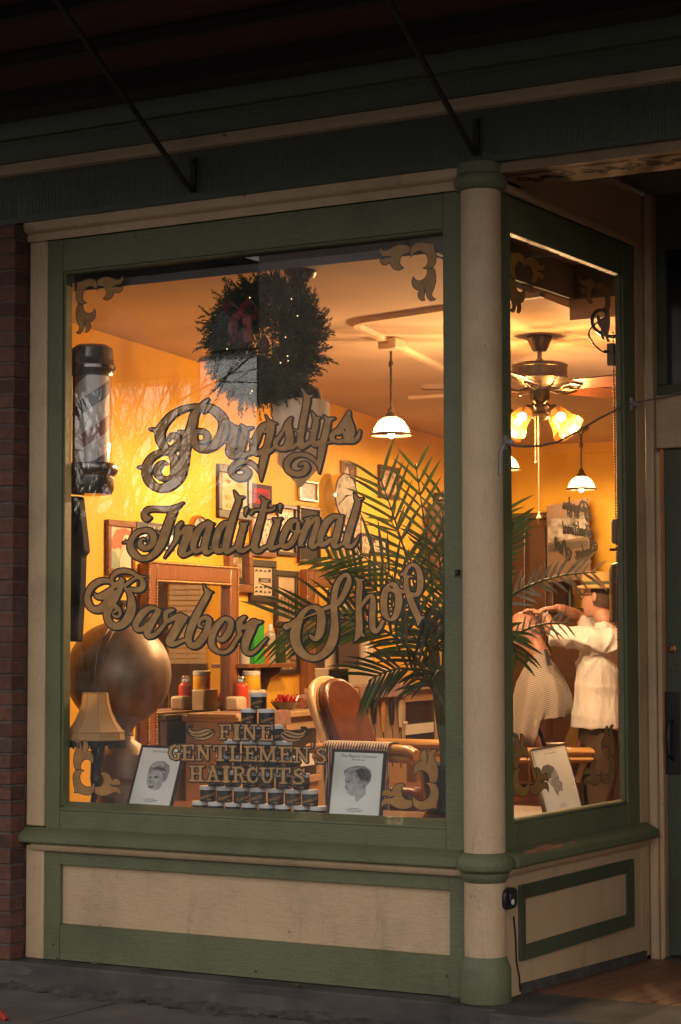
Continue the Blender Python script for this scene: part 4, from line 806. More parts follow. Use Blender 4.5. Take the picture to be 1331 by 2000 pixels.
# raceway boxes on the ceiling
RW=mat('raceway_paint',(.74,.60,.44),.6,var=.04);rw=thing('ceiling_raceway','cream raceway turning a rounded corner on the shop ceiling','raceway',ceil(765,665))
A,Bc,C=ceil(1060,570,.0),ceil(684,626,.0),ceil(900,733,.0)
da=(A-Bc).normalized();dc=(C-Bc).normalized();P=[A]+[Bc+da*.16*(1-t)**2+dc*.16*t*t for t in np.linspace(0,1,7)]+[C]
g=MB();P=[p+V((0,0,-.012)) for p in P];vs=[];fs=[]
for i,p in enumerate(P):
    t=(P[min(i+1,len(P)-1)]-P[max(i-1,0)]).normalized();s=V((-t.y,t.x,0)).normalized()*.022
    vs+=[p-s+V((0,0,.012)),p-s*.8-V((0,0,.014)),p+s*.8-V((0,0,.014)),p+s+V((0,0,.012))]
for i in range(len(P)-1):
    for k in range(4): a=i*4+k;b=i*4+(k+1)%4;fs.append((a,b,b+4,a+4))
g.add(vs,fs);g.build('channel',RW,rw,fix=True)
c=ceil(765,661);g=MB();g.box(c.x-.06,c.x+.06,c.y-.06,c.y+.06,c.z-.065,c.z);g.build('junction_cover',RW,rw,bevel=.012)
a,b=ceil(800,774),ceil(1000,763);g=MB();dd=(b-a).normalized();s=V((-dd.y,dd.x,0))*.02;g.obox(a-s-V((0,0,.02)),b-a,s*2,V((0,0,.02)));tag(g.build('ceiling_strip',RW),'thin cream strip on the far ceiling','trim')
# schoolhouse lamp behind the wreath (unlit)
c=V((-1.095,.34,cz(.34)));sh=thing('schoolhouse_lamp','unlit stepped white glass lamp hanging behind the wreath','lamp',c)
c=V(at(587,545,.34));c.z=cz(.34);zt2=at(588,760,.34).z;zb3=at(590,950,.34).z;zm=at(590,905,.34).z;r0=57/ppm(V((c.x,c.y,3)))
DB=mat('dark_bronze',(.035,.022,.015),.3,.7,var=.3)
g=MB();g.lathe([(.001,.0),(.075,-.001),(.078,-.012),(.068,-.03),(.045,-.042),(.042,-.06),(.03,-.07),(.028,-.095),(.01,-.10)],c,seg=40);g.build('ceiling_canopy',DB,sh)
g=MB();z=c.z-.10
i=0
while z>zt2+.07:
    L_=[V((c.x+.011*math.cos(a)*(1 if i%2 else 0),c.y+.011*math.cos(a)*(0 if i%2 else 1),z-.016+.02*math.sin(a))) for a in np.linspace(0,2*math.pi,11)[:-1]];g.tube(L_,.0028,6,closed=True);z-=.028;i+=1
g.build('chain',DB,sh)
g=MB();g.lathe([(.02,zt2+.09),(.034,zt2+.085),(.036,zt2+.03),(.05,zt2+.022),(.09,zt2-.0),(.10,zt2-.02),(.105,zt2-.05),(.10,zt2-.055)],(c.x,c.y,0),seg=40);g.build('fitter',DB,sh)
def stepz(k): return zt2-.055+(zm-(zt2-.055))*k
pr=[(.098,zt2-.05),(r0*.86,zt2-.055),(r0*.97,zt2-.062),(r0*.99,zt2-.07)]
g=MB()
prof=pr+[(r0*.99,stepz(.52)),(r0*.90,stepz(.53)),(r0*.90,stepz(.82)),(r0*.80,stepz(.83)),(r0*.80,stepz(.99)),(.008,zb3),(.001,zb3-.004)]
seg=48;vs=[];fs=[]
for r,z in prof:
    for k in range(seg):
        a=2*math.pi*k/seg;rr2=r*(1-.018*(k%6==0)-.012*(k%6==1))
        vs.append((c.x+rr2*math.cos(a),c.y+rr2*math.sin(a),z))
for i in range(len(prof)-1):
    for k in range(seg): k2=(k+1)%seg;fs.append((i*seg+k,i*seg+k2,(i+1)*seg+k2,(i+1)*seg+k))
g.add(vs,fs);g.build('glass_shade',opal('unlit_opal_glass',(.86,.80,.72),.5),sh,smooth=25,fix=True)
# ================= ceiling fan =================
c=ceil(1054,657);s=ppm(c);fan=thing('ceiling_fan','pewter ceiling fan with brown blades and lit glass shades','ceiling fan',c)
zz_=lambda y:c.z-(y-657)/s
g=MB();g.lathe([(.001,0),(.070,-.001),(.072,-.012),(.058,-.04),(.045,-.07),(.036,-.085),(.012,-.088)],c,seg=40);g.build('canopy',PEWTER,fan)
g=MB();g.tube([(c.x,c.y,zz_(684)),(c.x,c.y,zz_(712))],.013,14);g.lathe([(.02,zz_(702)),(.022,zz_(706)),(.02,zz_(710))],(c.x,c.y,0),seg=16);g.build('downrod',PEWTER,fan)
R0=.157
g=MB();g.lathe([(.014,zz_(708)),(.10,zz_(709)),(R0-.01,zz_(711)),(R0,zz_(714)),(R0,zz_(718)),(R0-.004,zz_(719)),(R0-.004,zz_(736)),(R0,zz_(737)),(R0,zz_(741)),(R0-.02,zz_(745)),(.10,zz_(753)),(.055,zz_(757)),(.05,zz_(765)),(.05,zz_(772)),(.03,zz_(775))],(c.x,c.y,0),seg=48);g.build('motor_housing',PEWTER,fan)
g=MB();g.lathe([(.055,zz_(762)),(.055,zz_(780)),(.045,zz_(786)),(.03,zz_(790)),(.03,zz_(806)),(.048,zz_(809)),(.05,zz_(816)),(.03,zz_(822)),(.008,zz_(825))],(c.x,c.y,0),seg=32);g.build('light_kit',mat('dark_bronze_kit',(.045,.032,.022),.35,.7),fan)
BLD=wood('fan_blade_wood',(.06,.02,.01),(.13,.045,.02),sc=(2,2,2));zb4=zz_(757)
for k in range(5):
    a=R(-6+72*k);u=V((math.cos(a),math.sin(a),0));v=V((-math.sin(a),math.cos(a),-.34)).normalized()
    o=V((c.x,c.y,zb4))
    g=MB();P=[]
    for x,y in((.20,-.045),(.24,-.056),(.62,-.068),(.655,-.055),(.665,0),(.655,.055),(.62,.068),(.24,.056),(.20,.045)): P.append(o+u*x+v*y)
    g.prism(P,V((0,0,.007)));bl=g.build('blade',BLD,fan)
    g=MB();g.tube([o+u*.06+V((0,0,-.005)),o+u*.12+V((0,0,-.022)),o+u*.19+V((0,0,-.012))],.008,8)
    for sg in(1,-1): g.tube([o+u*.12+V((0,0,-.02)),o+u*.17+v*.03*sg+V((0,0,-.012)),o+u*.23+v*.035*sg+V((0,0,-.006)),o+u*.27+V((0,0,-.006))],.006,6)
    g.build('blade_iron',DB,bl)
LG,t,b=nodes('amber_ribbed_glass');b.inputs['Base Color'].default_value=(.22,.11,.035,1);b.inputs['Roughness'].default_value=.15;tp_=N(t,'ShaderNodeBsdfTransparent');tp_.inputs[0].default_value=(.95,.72,.42,1);mx=N(t,'ShaderNodeMixShader');mx.inputs[0].default_value=.68
t.links.new(b.outputs[0],mx.inputs[1]);t.links.new(tp_.outputs[0],mx.inputs[2]);t.links.new(mx.outputs[0],t.nodes['Material Output'].inputs[0])
for k,ad in enumerate((-10,70,170,250)):
    a=R(ad);u=V((math.cos(a),math.sin(a),0));o=V((c.x,c.y,zz_(800)));n_=o+u*.085+V((0,0,.0));ax=(u*.75+V((0,0,-.72))).normalized()
    g=MB();g.tube([o+u*.02,o+u*.05+V((0,0,.025)),n_],.009,8);g.lathe([(.02,-.01),(.028,.0),(.03,.022)],n_,ax,20);ar=g.build('shade_arm',DB,fan)
    g=MB();pr=[(.031,.015),(.041,.035),(.050,.07),(.056,.11),(.068,.150),(.080,.168)];seg=24;axu=ax.orthogonal().normalized();axv=ax.cross(axu);vs=[];fs=[]
    for i,(r,z) in enumerate(pr):
        for j in range(seg):
            t=2*math.pi*j/seg;r2=r*(1+.05*(i/5)*math.cos(t*8));vs.append(n_+ax*z+(axu*math.cos(t)+axv*math.sin(t))*r2)
    for i in range(len(pr)-1):
        for j in range(seg): j2=(j+1)%seg;fs.append((i*seg+j,i*seg+j2,(i+1)*seg+j2,(i+1)*seg+j))
    g.add(vs,fs);gs=g.build('glass_shade',LG,fan)
    g=MB();g.ball(n_+ax*.075,.026,14);g.build('bulb',emit('fan_bulb',(1,.74,.42),12) if k==0 else bpy.data.materials['fan_bulb'],gs)
    point('lamp_light',n_+ax*.175,LAMPW*.11,r=.035,parent=fan)
for dx,y1,bob in((-.006,905,0),(.012,1000,1)):
    g=MB();p=V((c.x+dx,c.y-.05,zz_(815)));e=V((p.x,p.y,zz_(y1)));g.tube([p,e],.0028,6)
    if bob: g.lathe([(.002,.0),(.006,-.006),(.004,-.012),(.012,-.03),(.016,-.038),(.012,-.046),(.005,-.058),(.004,-.066),(.001,-.072)],e,seg=12)
    else: g.ball(e,.006,8)
    g.build('pull_chain',mat('pale_chain',(.6,.45,.3),.3,.7) if not bob else bpy.data.materials['pale_chain'],fan)
# ================= wreath =================
WRY=.205;wc=at(519,664,WRY);sw_=ppm(wc);wt=thing('wreath','round green fir wreath with a red bow hanging in the window','wreath',wc)
g=MB();rw_=random.Random(11);RM=.205
def sprig(p,d,L):
    d=d.normalized();o=d.orthogonal().normalized();q=d.cross(o);n=int(L/.0036);vs=[];fs=[]
    for i in range(n):
        t=i/n;b=p+d*L*t;a=rw_.uniform(0,6.28);e=(o*math.cos(a)+q*math.sin(a));nl=.024*(1-.45*t)*rw_.uniform(.8,1.2);dr=(e*.8+d*.75).normalized();sd=dr.cross(d)
        sd=sd.normalized()*.0030;k=len(vs);vs+=[b-sd,b+sd,b+dr*nl+sd*.5,b+dr*nl-sd*.5];fs.append((k,k+1,k+2,k+3))
    g.add(vs,fs)
for i in range(2100):
    a=rw_.uniform(0,2*math.pi);rad=.06+.20*math.sqrt(rw_.random());dep=rw_.gauss(0,.035)
    p=wc+V((rad*math.cos(a)*1.04,dep,rad*math.sin(a)))
    out=V((math.cos(a),0,math.sin(a)));tan=V((-math.sin(a),0,math.cos(a)))
    d=out*(rw_.uniform(.2,1.0) if rad>.19 else rw_.uniform(-.9,.9))+tan*rw_.uniform(-.3,1.1)+V((0,rw_.uniform(-.7,.4),rw_.uniform(-.35,.1)))
    sprig(p,d,rw_.uniform(.06,.095))
for i in range(70):   # longer tips breaking the outline
    a=rw_.uniform(0,2*math.pi);p=wc+V(((RM+.03)*math.cos(a)*1.06,rw_.uniform(-.04,.04),(RM+.03)*math.sin(a)));sprig(p,V((math.cos(a),0,math.sin(a)))+V((-math.sin(a),0,math.cos(a)))*rw_.uniform(-.2,.9),rw_.uniform(.10,.16))
g.build('foliage',mat('fir_green',(.028,.052,.014),.6,var=.6,vs=30),wt,smooth=0)
g=MB()
for k in range(40):
    a=2*math.pi*k/40;g.ball(wc+V((RM*math.cos(a)*1.06,.01,RM*math.sin(a))),.03,8,(1,.7,1))
g.build('core',mat('wreath_core',(.012,.014,.007),.9),wt)
RED=mat('red_ribbon',(.26,.006,.010),.45,var=.3,vs=12,sheen=.3);g=MB();bc_=at(472,612,WRY-.075)
for sg in(1,-1):
    P=[bc_+V((sg*.085*math.sin(t),-.012*math.sin(2*t),.045*math.sin(2*t)*.8+.012)) for t in np.linspace(0,math.pi,14)];vs=[];fs=[]
    for i,p in enumerate(P): vs+=[p+V((0,-.022,.012)),p+V((0,.018,-.010))]
    for i in range(13): fs.append((2*i,2*i+1,2*i+3,2*i+2))
    g.add(vs,fs)
    P=[bc_+V((sg*(.01+.05*t+.012*math.sin(t*5)),-.01,-.14*t)) for t in np.linspace(0,1,10)];vs=[];fs=[]
    for i,p in enumerate(P): vs+=[p+V((-.022,-.006,0)),p+V((.022,.004,.006))]
    for i in range(9): fs.append((2*i,2*i+1,2*i+3,2*i+2))
    g.add(vs,fs)
g.ball(bc_,.022,10);g.build('bow',RED,wt,smooth=60)
PC=mat('pine_cone',(.09,.04,.02),.7,var=.3)
for x,y in((516,672),(470,665)):
    p=at(x,y,WRY-.075);g=MB()
    for i in range(9):
        z=.034-.0085*i;r=.024*math.sin(math.pi*(i+1.2)/11)
        for k in range(8):
            a=2*math.pi*(k+.5*(i%2))/8;u=V((math.cos(a),math.sin(a),0));g.lathe([(.001,-.006),(.008,0),(.001,.004)],p+u*r+V((0,0,z)),(u.x,u.y,.5),6)
    g.build('pine_cone',PC,wt)
FL=emit('fairy_bulb',(1,.62,.25),1.2)
for i in range(12):
    a=rw_.uniform(0,6.28);rad=RM+rw_.uniform(-.075,.06);p=wc+V((rad*math.cos(a)*1.06,rw_.uniform(-.085,-.045),rad*math.sin(a)));g=MB();g.ball(p,.0032,6);g.build('fairy_light',FL,wt)
g=MB();g.tube([at(545,505,WRY+.02)+V((0,0,.05)),at(545,540,WRY+.02)],.004,6);g.build('hanging_wire',BLACK,wt)
# ================= barber pole on the left =================
bpY=.27;po=at(180,830,bpY);bp=thing('barber_pole','glass barber pole with dark metal caps at the left of the window','barber pole',(po.x,po.y,2.4))
pzf=lambda y:at(180,y,bpY).z;rp=43/ppm(po);DM=mat('dark_chromed_metal',(.20,.185,.18),.2,.85,var=.3,rv=.1)
g=MB();g.lathe([(.001,pzf(674)),(rp*.70,pzf(675)),(rp*.93,pzf(682)),(rp*.97,pzf(700)),(rp*1.0,pzf(712)),(rp*1.08,pzf(716)),(rp*1.08,pzf(722)),(rp*.98,pzf(727)),(rp*.95,pzf(735)),(rp*.8,pzf(736))],(po.x,po.y,0),seg=48);g.build('top_cap',DM,bp,fix=True)
g=MB();g.lathe([(rp*.8,pzf(906)),(rp*1.0,pzf(905)),(rp*1.18,pzf(909)),(rp*1.22,pzf(918)),(rp*1.14,pzf(926)),(rp*1.02,pzf(931)),(rp*1.0,pzf(958)),(rp*.9,pzf(966)),(.001,pzf(970))],(po.x,po.y,0),seg=48);g.build('bottom_cap',DM,bp,fix=True)
g=MB();g.lathe([(rp*.9,pzf(907)),(rp*.9,pzf(736))],(po.x,po.y,0),seg=48);g.build('glass_tube',glass('pole_glass',1.6,(.93,.93,.95),.10),bp)
m,t,b=nodes('pole_stripes');L=t.links.new;tc=t.nodes.new('ShaderNodeTexCoord');sx=N(t,'ShaderNodeSeparateXYZ');mp=t.nodes.new('ShaderNodeMapping');mp.inputs['Location'].default_value=(-po.x,-po.y,0);L(tc.outputs['Object'],mp.inputs[0]);L(mp.outputs[0],sx.inputs[0])
at2=N(t,'ShaderNodeMath',operation='ARCTAN2');L(sx.outputs[1],at2.inputs[0]);L(sx.outputs[0],at2.inputs[1])
d1_=N(t,'ShaderNodeMath',operation='DIVIDE');d1_.inputs[1].default_value=2*math.pi;L(at2.outputs[0],d1_.inputs[0])
zm_=N(t,'ShaderNodeMath',operation='MULTIPLY_ADD');zm_.inputs[1].default_value=2.9;L(sx.outputs[2],zm_.inputs[0]);ng=N(t,'ShaderNodeMath',operation='MULTIPLY');ng.inputs[1].default_value=-1;L(d1_.outputs[0],ng.inputs[0]);L(ng.outputs[0],zm_.inputs[2])
fr=N(t,'ShaderNodeMath',operation='FRACT');L(zm_.outputs[0],fr.inputs[0]);r=ramp(t,[(0,(.82,.80,.78)),(.28,(.12,.14,.22)),(.5,(.82,.80,.78)),(.78,(.34,.12,.11))]);r.color_ramp.interpolation='CONSTANT';L(fr.outputs[0],r.inputs[0]);L(r.outputs[0],b.inputs['Base Color']);b.inputs['Roughness'].default_value=.5
g=MB();g.lathe([(rp*.78,pzf(906)),(rp*.78,pzf(736))],(po.x,po.y,0),seg=48);g.build('striped_cylinder',m,bp)
g=MB();pb=V((po.x-.13,po.y+.10,0));g.tube([(pb.x,pb.y,pzf(702)),(po.x,po.y,pzf(702))],.03,12);g.tube([(pb.x,pb.y,pzf(930)),(po.x,po.y,pzf(930))],.03,12);g.box(pb.x-.03,pb.x,pb.y-.05,pb.y+.05,pzf(955),pzf(690));g.build('wall_bracket',DM,bp,bevel=.004)
kb=MB();Yk=.20;P=[at(x,y,Yk) for x,y in((118,968),(152,969),(160,1040),(164,1078),(157,1086),(155,1160),(149,1254),(118,1252))];kb.prism(P,(0,.06,0))
tag(kb.build('dark_drape',mat('black_cloth',(.016,.014,.016),.8,var=.3),bevel=.01),'black hanging drape below the barber pole at the window edge','drape')
# ================= pictures on the yellow wall =================
WAv,WNv,UPv=V(WA),V(WN),V((0,0,1))
def wuv(x,y): p=wall(x,y);return (p-V(WB)).dot(WAv),p.z
def wp(u,z,n=0.): return V((WB[0],WB[1],0))+WAv*u+WNv*n+V((0,0,z))
def rectuv(xl,xr,yt,yb):
    u0,z1=wuv(xl,yt);_,z0=wuv(xl,yb);u1,_=wuv(xr,(yt+yb)/2);return u0,u1,z0,z1
def wbox(g,u0,u1,z0,z1,n0,n1,mi=0): g.obox(wp(u0,z0,n0),WAv*(u1-u0),V((0,0,z1-z0)),WNv*(n1-n0),mi)
FR={'black':mat('black_frame',(.03,.018,.012),.4,var=.2),'brown':WOODR,'dark':WOODD,'silver':mat('silver_frame',(.42,.36,.28),.3,.8)}
ARTS={'photo':art('sepia_photo',[(.10,.055,.03),(.30,.19,.10),(.55,.40,.24),(.18,.10,.06)],22,4,.6),'print':art('ink_print',[(.66,.52,.36),(.66,.52,.36),(.05,.035,.03),(.62,.48,.33)],34,3,.3),'mixed':art('mixed_print',[(.60,.46,.28),(.35,.10,.05),(.62,.50,.32),(.08,.05,.04)],26,4,.8),
'flash':art('flash_sheet',[(.66,.50,.28),(.66,.50,.28),(.50,.10,.05),(.66,.50,.28),(.08,.12,.10)],17,3,1.2)}
MATW=mat('passe_partout',(.66,.53,.36),.8,var=.04);MATB=mat('dark_passe_partout',(.05,.035,.03),.8)
def picture(xl,xr,yt,yb,label,fr='black',bw=.03,ar='photo',mt=None,mw_=.05,dep=.028,extra=None):
    u0,u1,z0,z1=rectuv(xl,xr,yt,yb);t=thing('framed_picture',label,'picture',wp((u0+u1)/2,z0),'framed pictures on the yellow wall')
    g=MB();wbox(g,u0,u1,z0,z0+bw,.004,dep);wbox(g,u0,u1,z1-bw,z1,.004,dep);wbox(g,u0,u0+bw,z0+bw,z1-bw,.004,dep-.001);wbox(g,u1-bw,u1,z0+bw,z1-bw,.004,dep-.001)
    g.build('frame',FR[fr],t,bevel=.004)
    b=bw
    if mt:
        g=MB();wbox(g,u0+b-.002,u1-b+.002,z0+b-.002,z1-b+.002,.002,.011);g.build('mat_board',mt,t,smooth=0);b+=mw_
    g=MB();wbox(g,u0+b-.002,u1-b+.002,z0+b-.002,z1-b+.002,.003,.013);
    pr=g.build('print',ARTS[ar] if isinstance(ar,str) else ar,t,smooth=0)
    if extra: extra(t,pr,u0+b,u1-b,z0+b,z1-b)
    return t
def inkpoly(g,pts,u0,u1,z0,z1,n,mi=0):
    P=[wp(u0+(u1-u0)*x,z0+(z1-z0)*y,n) for x,y in pts];g.prism(P,WNv*.0006,mi)
def ell(cx,cy,rx,ry,n=16): return [(cx+rx*math.cos(2*math.pi*k/n),cy+ry*math.sin(2*math.pi*k/n)) for k in range(n)]
def ex_skull(t,p,*q):
    g=MB();inkpoly(g,[(0,.0),(.45,0),(.4,.25),(.25,.42),(0,.40)],*q,.0135,0);inkpoly(g,[(.05,.5),(.12,.72),(.3,.92),(.7,.98),(1,.9),(1,.72),(.7,.80),(.62,.6),(.52,.46),(.4,.5),(.2,.46)],*q,.0142,1);inkpoly(g,ell(.78,.68,.17,.15),*q,.0149,2)
    for a in((.72,.70),(.86,.70)): inkpoly(g,ell(*a,.05,.04),*q,.0156,3)
    inkpoly(g,[(.45,0),(1,0),(1,.42),(.85,.5),(.6,.44),(.45,.25)],*q,.0149,2)
    g.build('painted_figure',[mat('print_green',(.25,.32,.22),.6),mat('print_red',(.55,.12,.05),.6,var=.3),mat('print_bone',(.66,.56,.42),.6),INK],p,smooth=0)
picture(205,258,1014,1122,'brown framed print of a pale figure in a red hat, leftmost on the wall','brown',.035,mat('skull_print_ground',(.60,.47,.32),.6,var=.2,vs=10),extra=ex_skull)
def wtext(s,u,z,size,n,m,name,parent,shear=0):
    vs,fs=text2d(s,size,shear);g=MB();g.add([wp(u+x,z+y,n) for x,y in vs],fs);return g.build(name,m,parent,smooth=0)
u0,u1,z0,z1=rectuv(266,340,1018,1072);t=thing('licence_plate','dark blue licence plate reading N.Y. 195 above the mirror','licence plate',wp((u0+u1)/2,z0))
g=MB();wbox(g,u0,u1,z0,z1,.003,.008);g.build('plate',mat('plate_blue',(.05,.055,.075),.4),t,bevel=.006);wtext('N.Y. 195',(u0+u1)/2,z1-.052,.052,.0085,mat('plate_ivory',(.55,.45,.32),.5),'lettering',t)
g=MB();inkpoly(g,[(.06,.08),(.94,.08),(.94,.60),(.06,.60)],u0,u1,z0,z1,.0082);inkpoly(g,ell(.8,.34,.05,.2),u0,u1,z0,z1,.009,1);inkpoly(g,ell(.3,.34,.12,.2),u0,u1,z0,z1,.009,1);g.build('picture_panel',[PAPER,INK],t,smooth=0)
u,z=wuv(384,1046);t=thing('oval_sign','round dark sign with a brass rim behind the word Traditional','sign',wp(u,z));rv=40/ppm(wall(384,1046))
g=MB();g.lathe([(.001,.03),(rv*.82,.03),(rv*.84,.026)],wp(u,z,0),WNv,32);g.build('face',art('sign_face',[(.04,.03,.03),(.45,.36,.26),(.06,.05,.05)],24,3),t)
g=MB();g.lathe([(rv*.84,.0),(rv*1.0,.0),(rv*1.0,.02),(rv*.93,.036),(rv*.84,.028)],wp(u,z,0),WNv,40);g.build('rim',mat('brass_rim',(.45,.26,.10),.3,.7),t)
FLM=[mat('flash_red',(.50,.09,.04),.6),mat('flash_grey_blue',(.12,.15,.18),.6),mat('flash_green',(.14,.20,.08),.6),mat('flash_yellow',(.62,.42,.05),.6)]
def ex_flash(t,p,*q):
    rf=random.Random(3)
    for cx,cy,mi in((.28,.78,1),(.72,.72,0),(.26,.34,0),(.74,.36,1),(.28,.12,0),(.8,.12,2)):
        g=MB()
        for k in range(11):
            a=k*.571+rf.random()*.3;r=rf.uniform(.11,.17);inkpoly(g,[(cx+.03*math.cos(a+1.3),cy+.02*math.sin(a+1.3)),(cx+r*math.cos(a),cy+r*.55*math.sin(a)),(cx+.03*math.cos(a-1.3),cy+.02*math.sin(a-1.3))],*q,.0135+.0001*k,(mi+(k%3==0)*2)%4)
        inkpoly(g,ell(cx,cy,.06,.045),*q,.0152,(mi+3)%4);g.build('tattoo_drawing',FLM,p,smooth=0)
picture(421,486,905,1010,'black framed sheet of colourful tattoo flash drawings','black',.05,mat('flash_paper',(.64,.49,.30),.7,var=.06),extra=ex_flash)
u0,u1,z0,z1=rectuv(487,528,943,990);t=thing('bandana','red and navy framed bandana beside the tattoo flash','picture',wp((u0+u1)/2,z0),None)
g=MB();wbox(g,u0,u1,z0,z1,.003,.014);p=g.build('border',mat('navy_cloth',(.07,.05,.09),.8,var=.3,vs=40),t,smooth=0)
g=MB();inkpoly(g,[(.12,.18),(.88,.18),(.88,.82),(.12,.82)],u0,u1,z0,z1,.0142)
for k in range(6): inkpoly(g,[(.2+.11*k,.34),(.26+.11*k,.34),(.26+.11*k,.66),(.2+.11*k,.66)],u0,u1,z0,z1,.015,1)
g.build('centre',[mat('red_cloth',(.45,.02,.025),.8),bpy.data.materials['navy_cloth']],t,smooth=0)
picture(486,534,1000,1086,'red brown framed print of inky sketches below the bandana','brown',.035,'print')
picture(436,482,1058,1156,'brown framed narrow photograph with a wide double border','brown',.05,'photo',MATB,.045,.05)
picture(537,574,984,1084,'thin black framed photograph of standing people','black',.025,'print',MATW,.02)
picture(580,616,936,977,'small dark framed photograph left of the wall clock','silver',.018,art('dark_photo',[(.07,.045,.03),(.20,.12,.07)],30,4))
picture(579,621,987,1098,'large black framed picture with a deep dark border below the clock','dark',.02,'print',MATB,.10)
def ex_heads(t,p,*q):
    g=MB();rf=random.Random(9)
    for cy in(.86,.28,.12):
        for cx in(.2,.42,.64,.86): inkpoly(g,ell(cx,cy+rf.uniform(-.02,.02),.075,.055,10),*q,.0135);inkpoly(g,ell(cx,cy-.045,.05,.03,8),*q,.0142,1)
    inkpoly(g,[(.3,.46),(.92,.46),(.92,.62),(.3,.62)],*q,.0136);
    for k in range(3): inkpoly(g,[(.4,.49+.04*k),(.82,.49+.04*k),(.82,.505+.04*k),(.4,.505+.04*k)],*q,.0144,1)
    g.build('printed_heads',[INK,mat('print_paper',(.68,.55,.38),.7)],p,smooth=0)
picture(484,534,1092,1176,'black framed chart of haircut heads','black',.045,mat('chart_paper',(.68,.54,.36),.7,var=.04),extra=ex_heads)
def ex_bld(t,p,*q):
    g=MB();inkpoly(g,[(0,0),(1,0),(1,.62),(.8,.72),(.5,.64),(.2,.52),(0,.48)],*q,.0135)
    for r in range(4):
        for c in range(4): inkpoly(g,[(.2+.2*c,.12+.12*r),(.28+.2*c,.12+.12*r),(.28+.2*c,.19+.12*r+.02*c),(.2+.2*c,.19+.12*r+.02*c)],*q,.0142,1)
    g.build('photographed_building',[mat('sepia_building',(.36,.20,.12),.6,var=.3,vs=20),mat('sepia_dark',(.10,.06,.04),.6)],p,smooth=0)
picture(533,577,1113,1225,'dark framed photograph of an old brick building','black',.04,mat('sepia_sky',(.62,.46,.28),.6),extra=ex_bld)
picture(536,580,1228,1318,'black framed photograph lowest beside the shelf','black',.035,'photo')
picture(647,702,1002,1096,'tall colour print right of the clock, behind the palm','silver',.012,'mixed')
picture(737,775,907,972,'small dark framed drawing high on the wall above the palm','dark',.035,'mixed')
def ex_pin(t,p,*q):
    g=MB();inkpoly(g,[(.12,.25),(.3,.5),(.1,.72),(.28,.9),(.42,.93),(.5,.7),(.42,.5),(.5,.3),(.42,.1),(.3,.12)],*q,.0135);inkpoly(g,ell(.72,.16,.16,.09),*q,.0136,1)
    for k in range(5): inkpoly(g,[(.62,.35+.11*k),(.9,.37+.11*k),(.88,.43+.11*k),(.64,.41+.11*k)],*q,.0137,2)
    g.build('printed_figure',[mat('poster_bone',(.62,.48,.33),.6),mat('poster_red',(.45,.03,.02),.6),mat('poster_rust',(.34,.13,.06),.6)],p,smooth=0)
picture(665,692,899,986,'narrow dark red poster with a pale figure right of the clock','silver',.018,mat('poster_dark_red',(.10,.03,.02),.5,var=.3),extra=ex_pin)
for (a,b,c_,d,lb) in((700,722,1040,1085,'small framed print half covered by palm leaves, left one'),(722,752,1048,1082,'pale framed notice behind the palm leaves'),(718,750,1095,1122,'low framed certificate behind the palm leaves'),(846,870,962,985,'tiny dark framed picture at the far end of the wall')): picture(a,b,c_,d,lb,'black',.02,'print')
picture(232,262,1172,1232,'small framed print showing just above the copper sphere','black',.03,'print')
# wall clock
u,z=wuv(650,970);c=wp(u,z);rc=.158;ck=thing('wall_clock','round chrome wall clock showing about twenty to three','clock',c);nv=(WNv*.99+V((0,-1,0))*.10).normalized()
g=MB();g.lathe([(rc*.92,-.03),(rc*.96,.0),(rc,.05),(rc*1.02,.075),(rc*.98,.085),(rc*.94,.078)],c+nv*.03,nv,48);g.build('case',CHROME,ck)
g=MB();g.lathe([(.001,.079),(rc*.955,.079)],c+nv*.03,nv,48);fc=g.build('dial',mat('clock_dial',(.74,.66,.54),.5,var=.03),ck)
cu=(UPv.cross(nv)).normalized();g=MB()
for k in range(1,13):
    a=R(90-30*k);vs,fs=text2d(str(k),.042);g.add([c+nv*.1105+cu*(x+rc*.78*math.cos(a))+UPv*(y-.014+rc*.78*math.sin(a)) for x,y in vs],fs)
g.build('numerals',INK,fc,smooth=0)
g=MB()
for a,L_,w_ in((R(90-80),.075,.006),(R(90-240),.115,.004)):
    dv=cu*math.cos(a)+UPv*math.sin(a);sv=(cu*-math.sin(a)+UPv*math.cos(a))*w_;g.prism([c+nv*.112-dv*.02-sv,c+nv*.112+dv*L_-sv*.5,c+nv*.112+dv*L_+sv*.5,c+nv*.112-dv*.02+sv],nv*.001)
g.lathe([(.008,0),(.001,.002)],c+nv*.113,nv,12);g.build('hands',INK,fc,smooth=0)
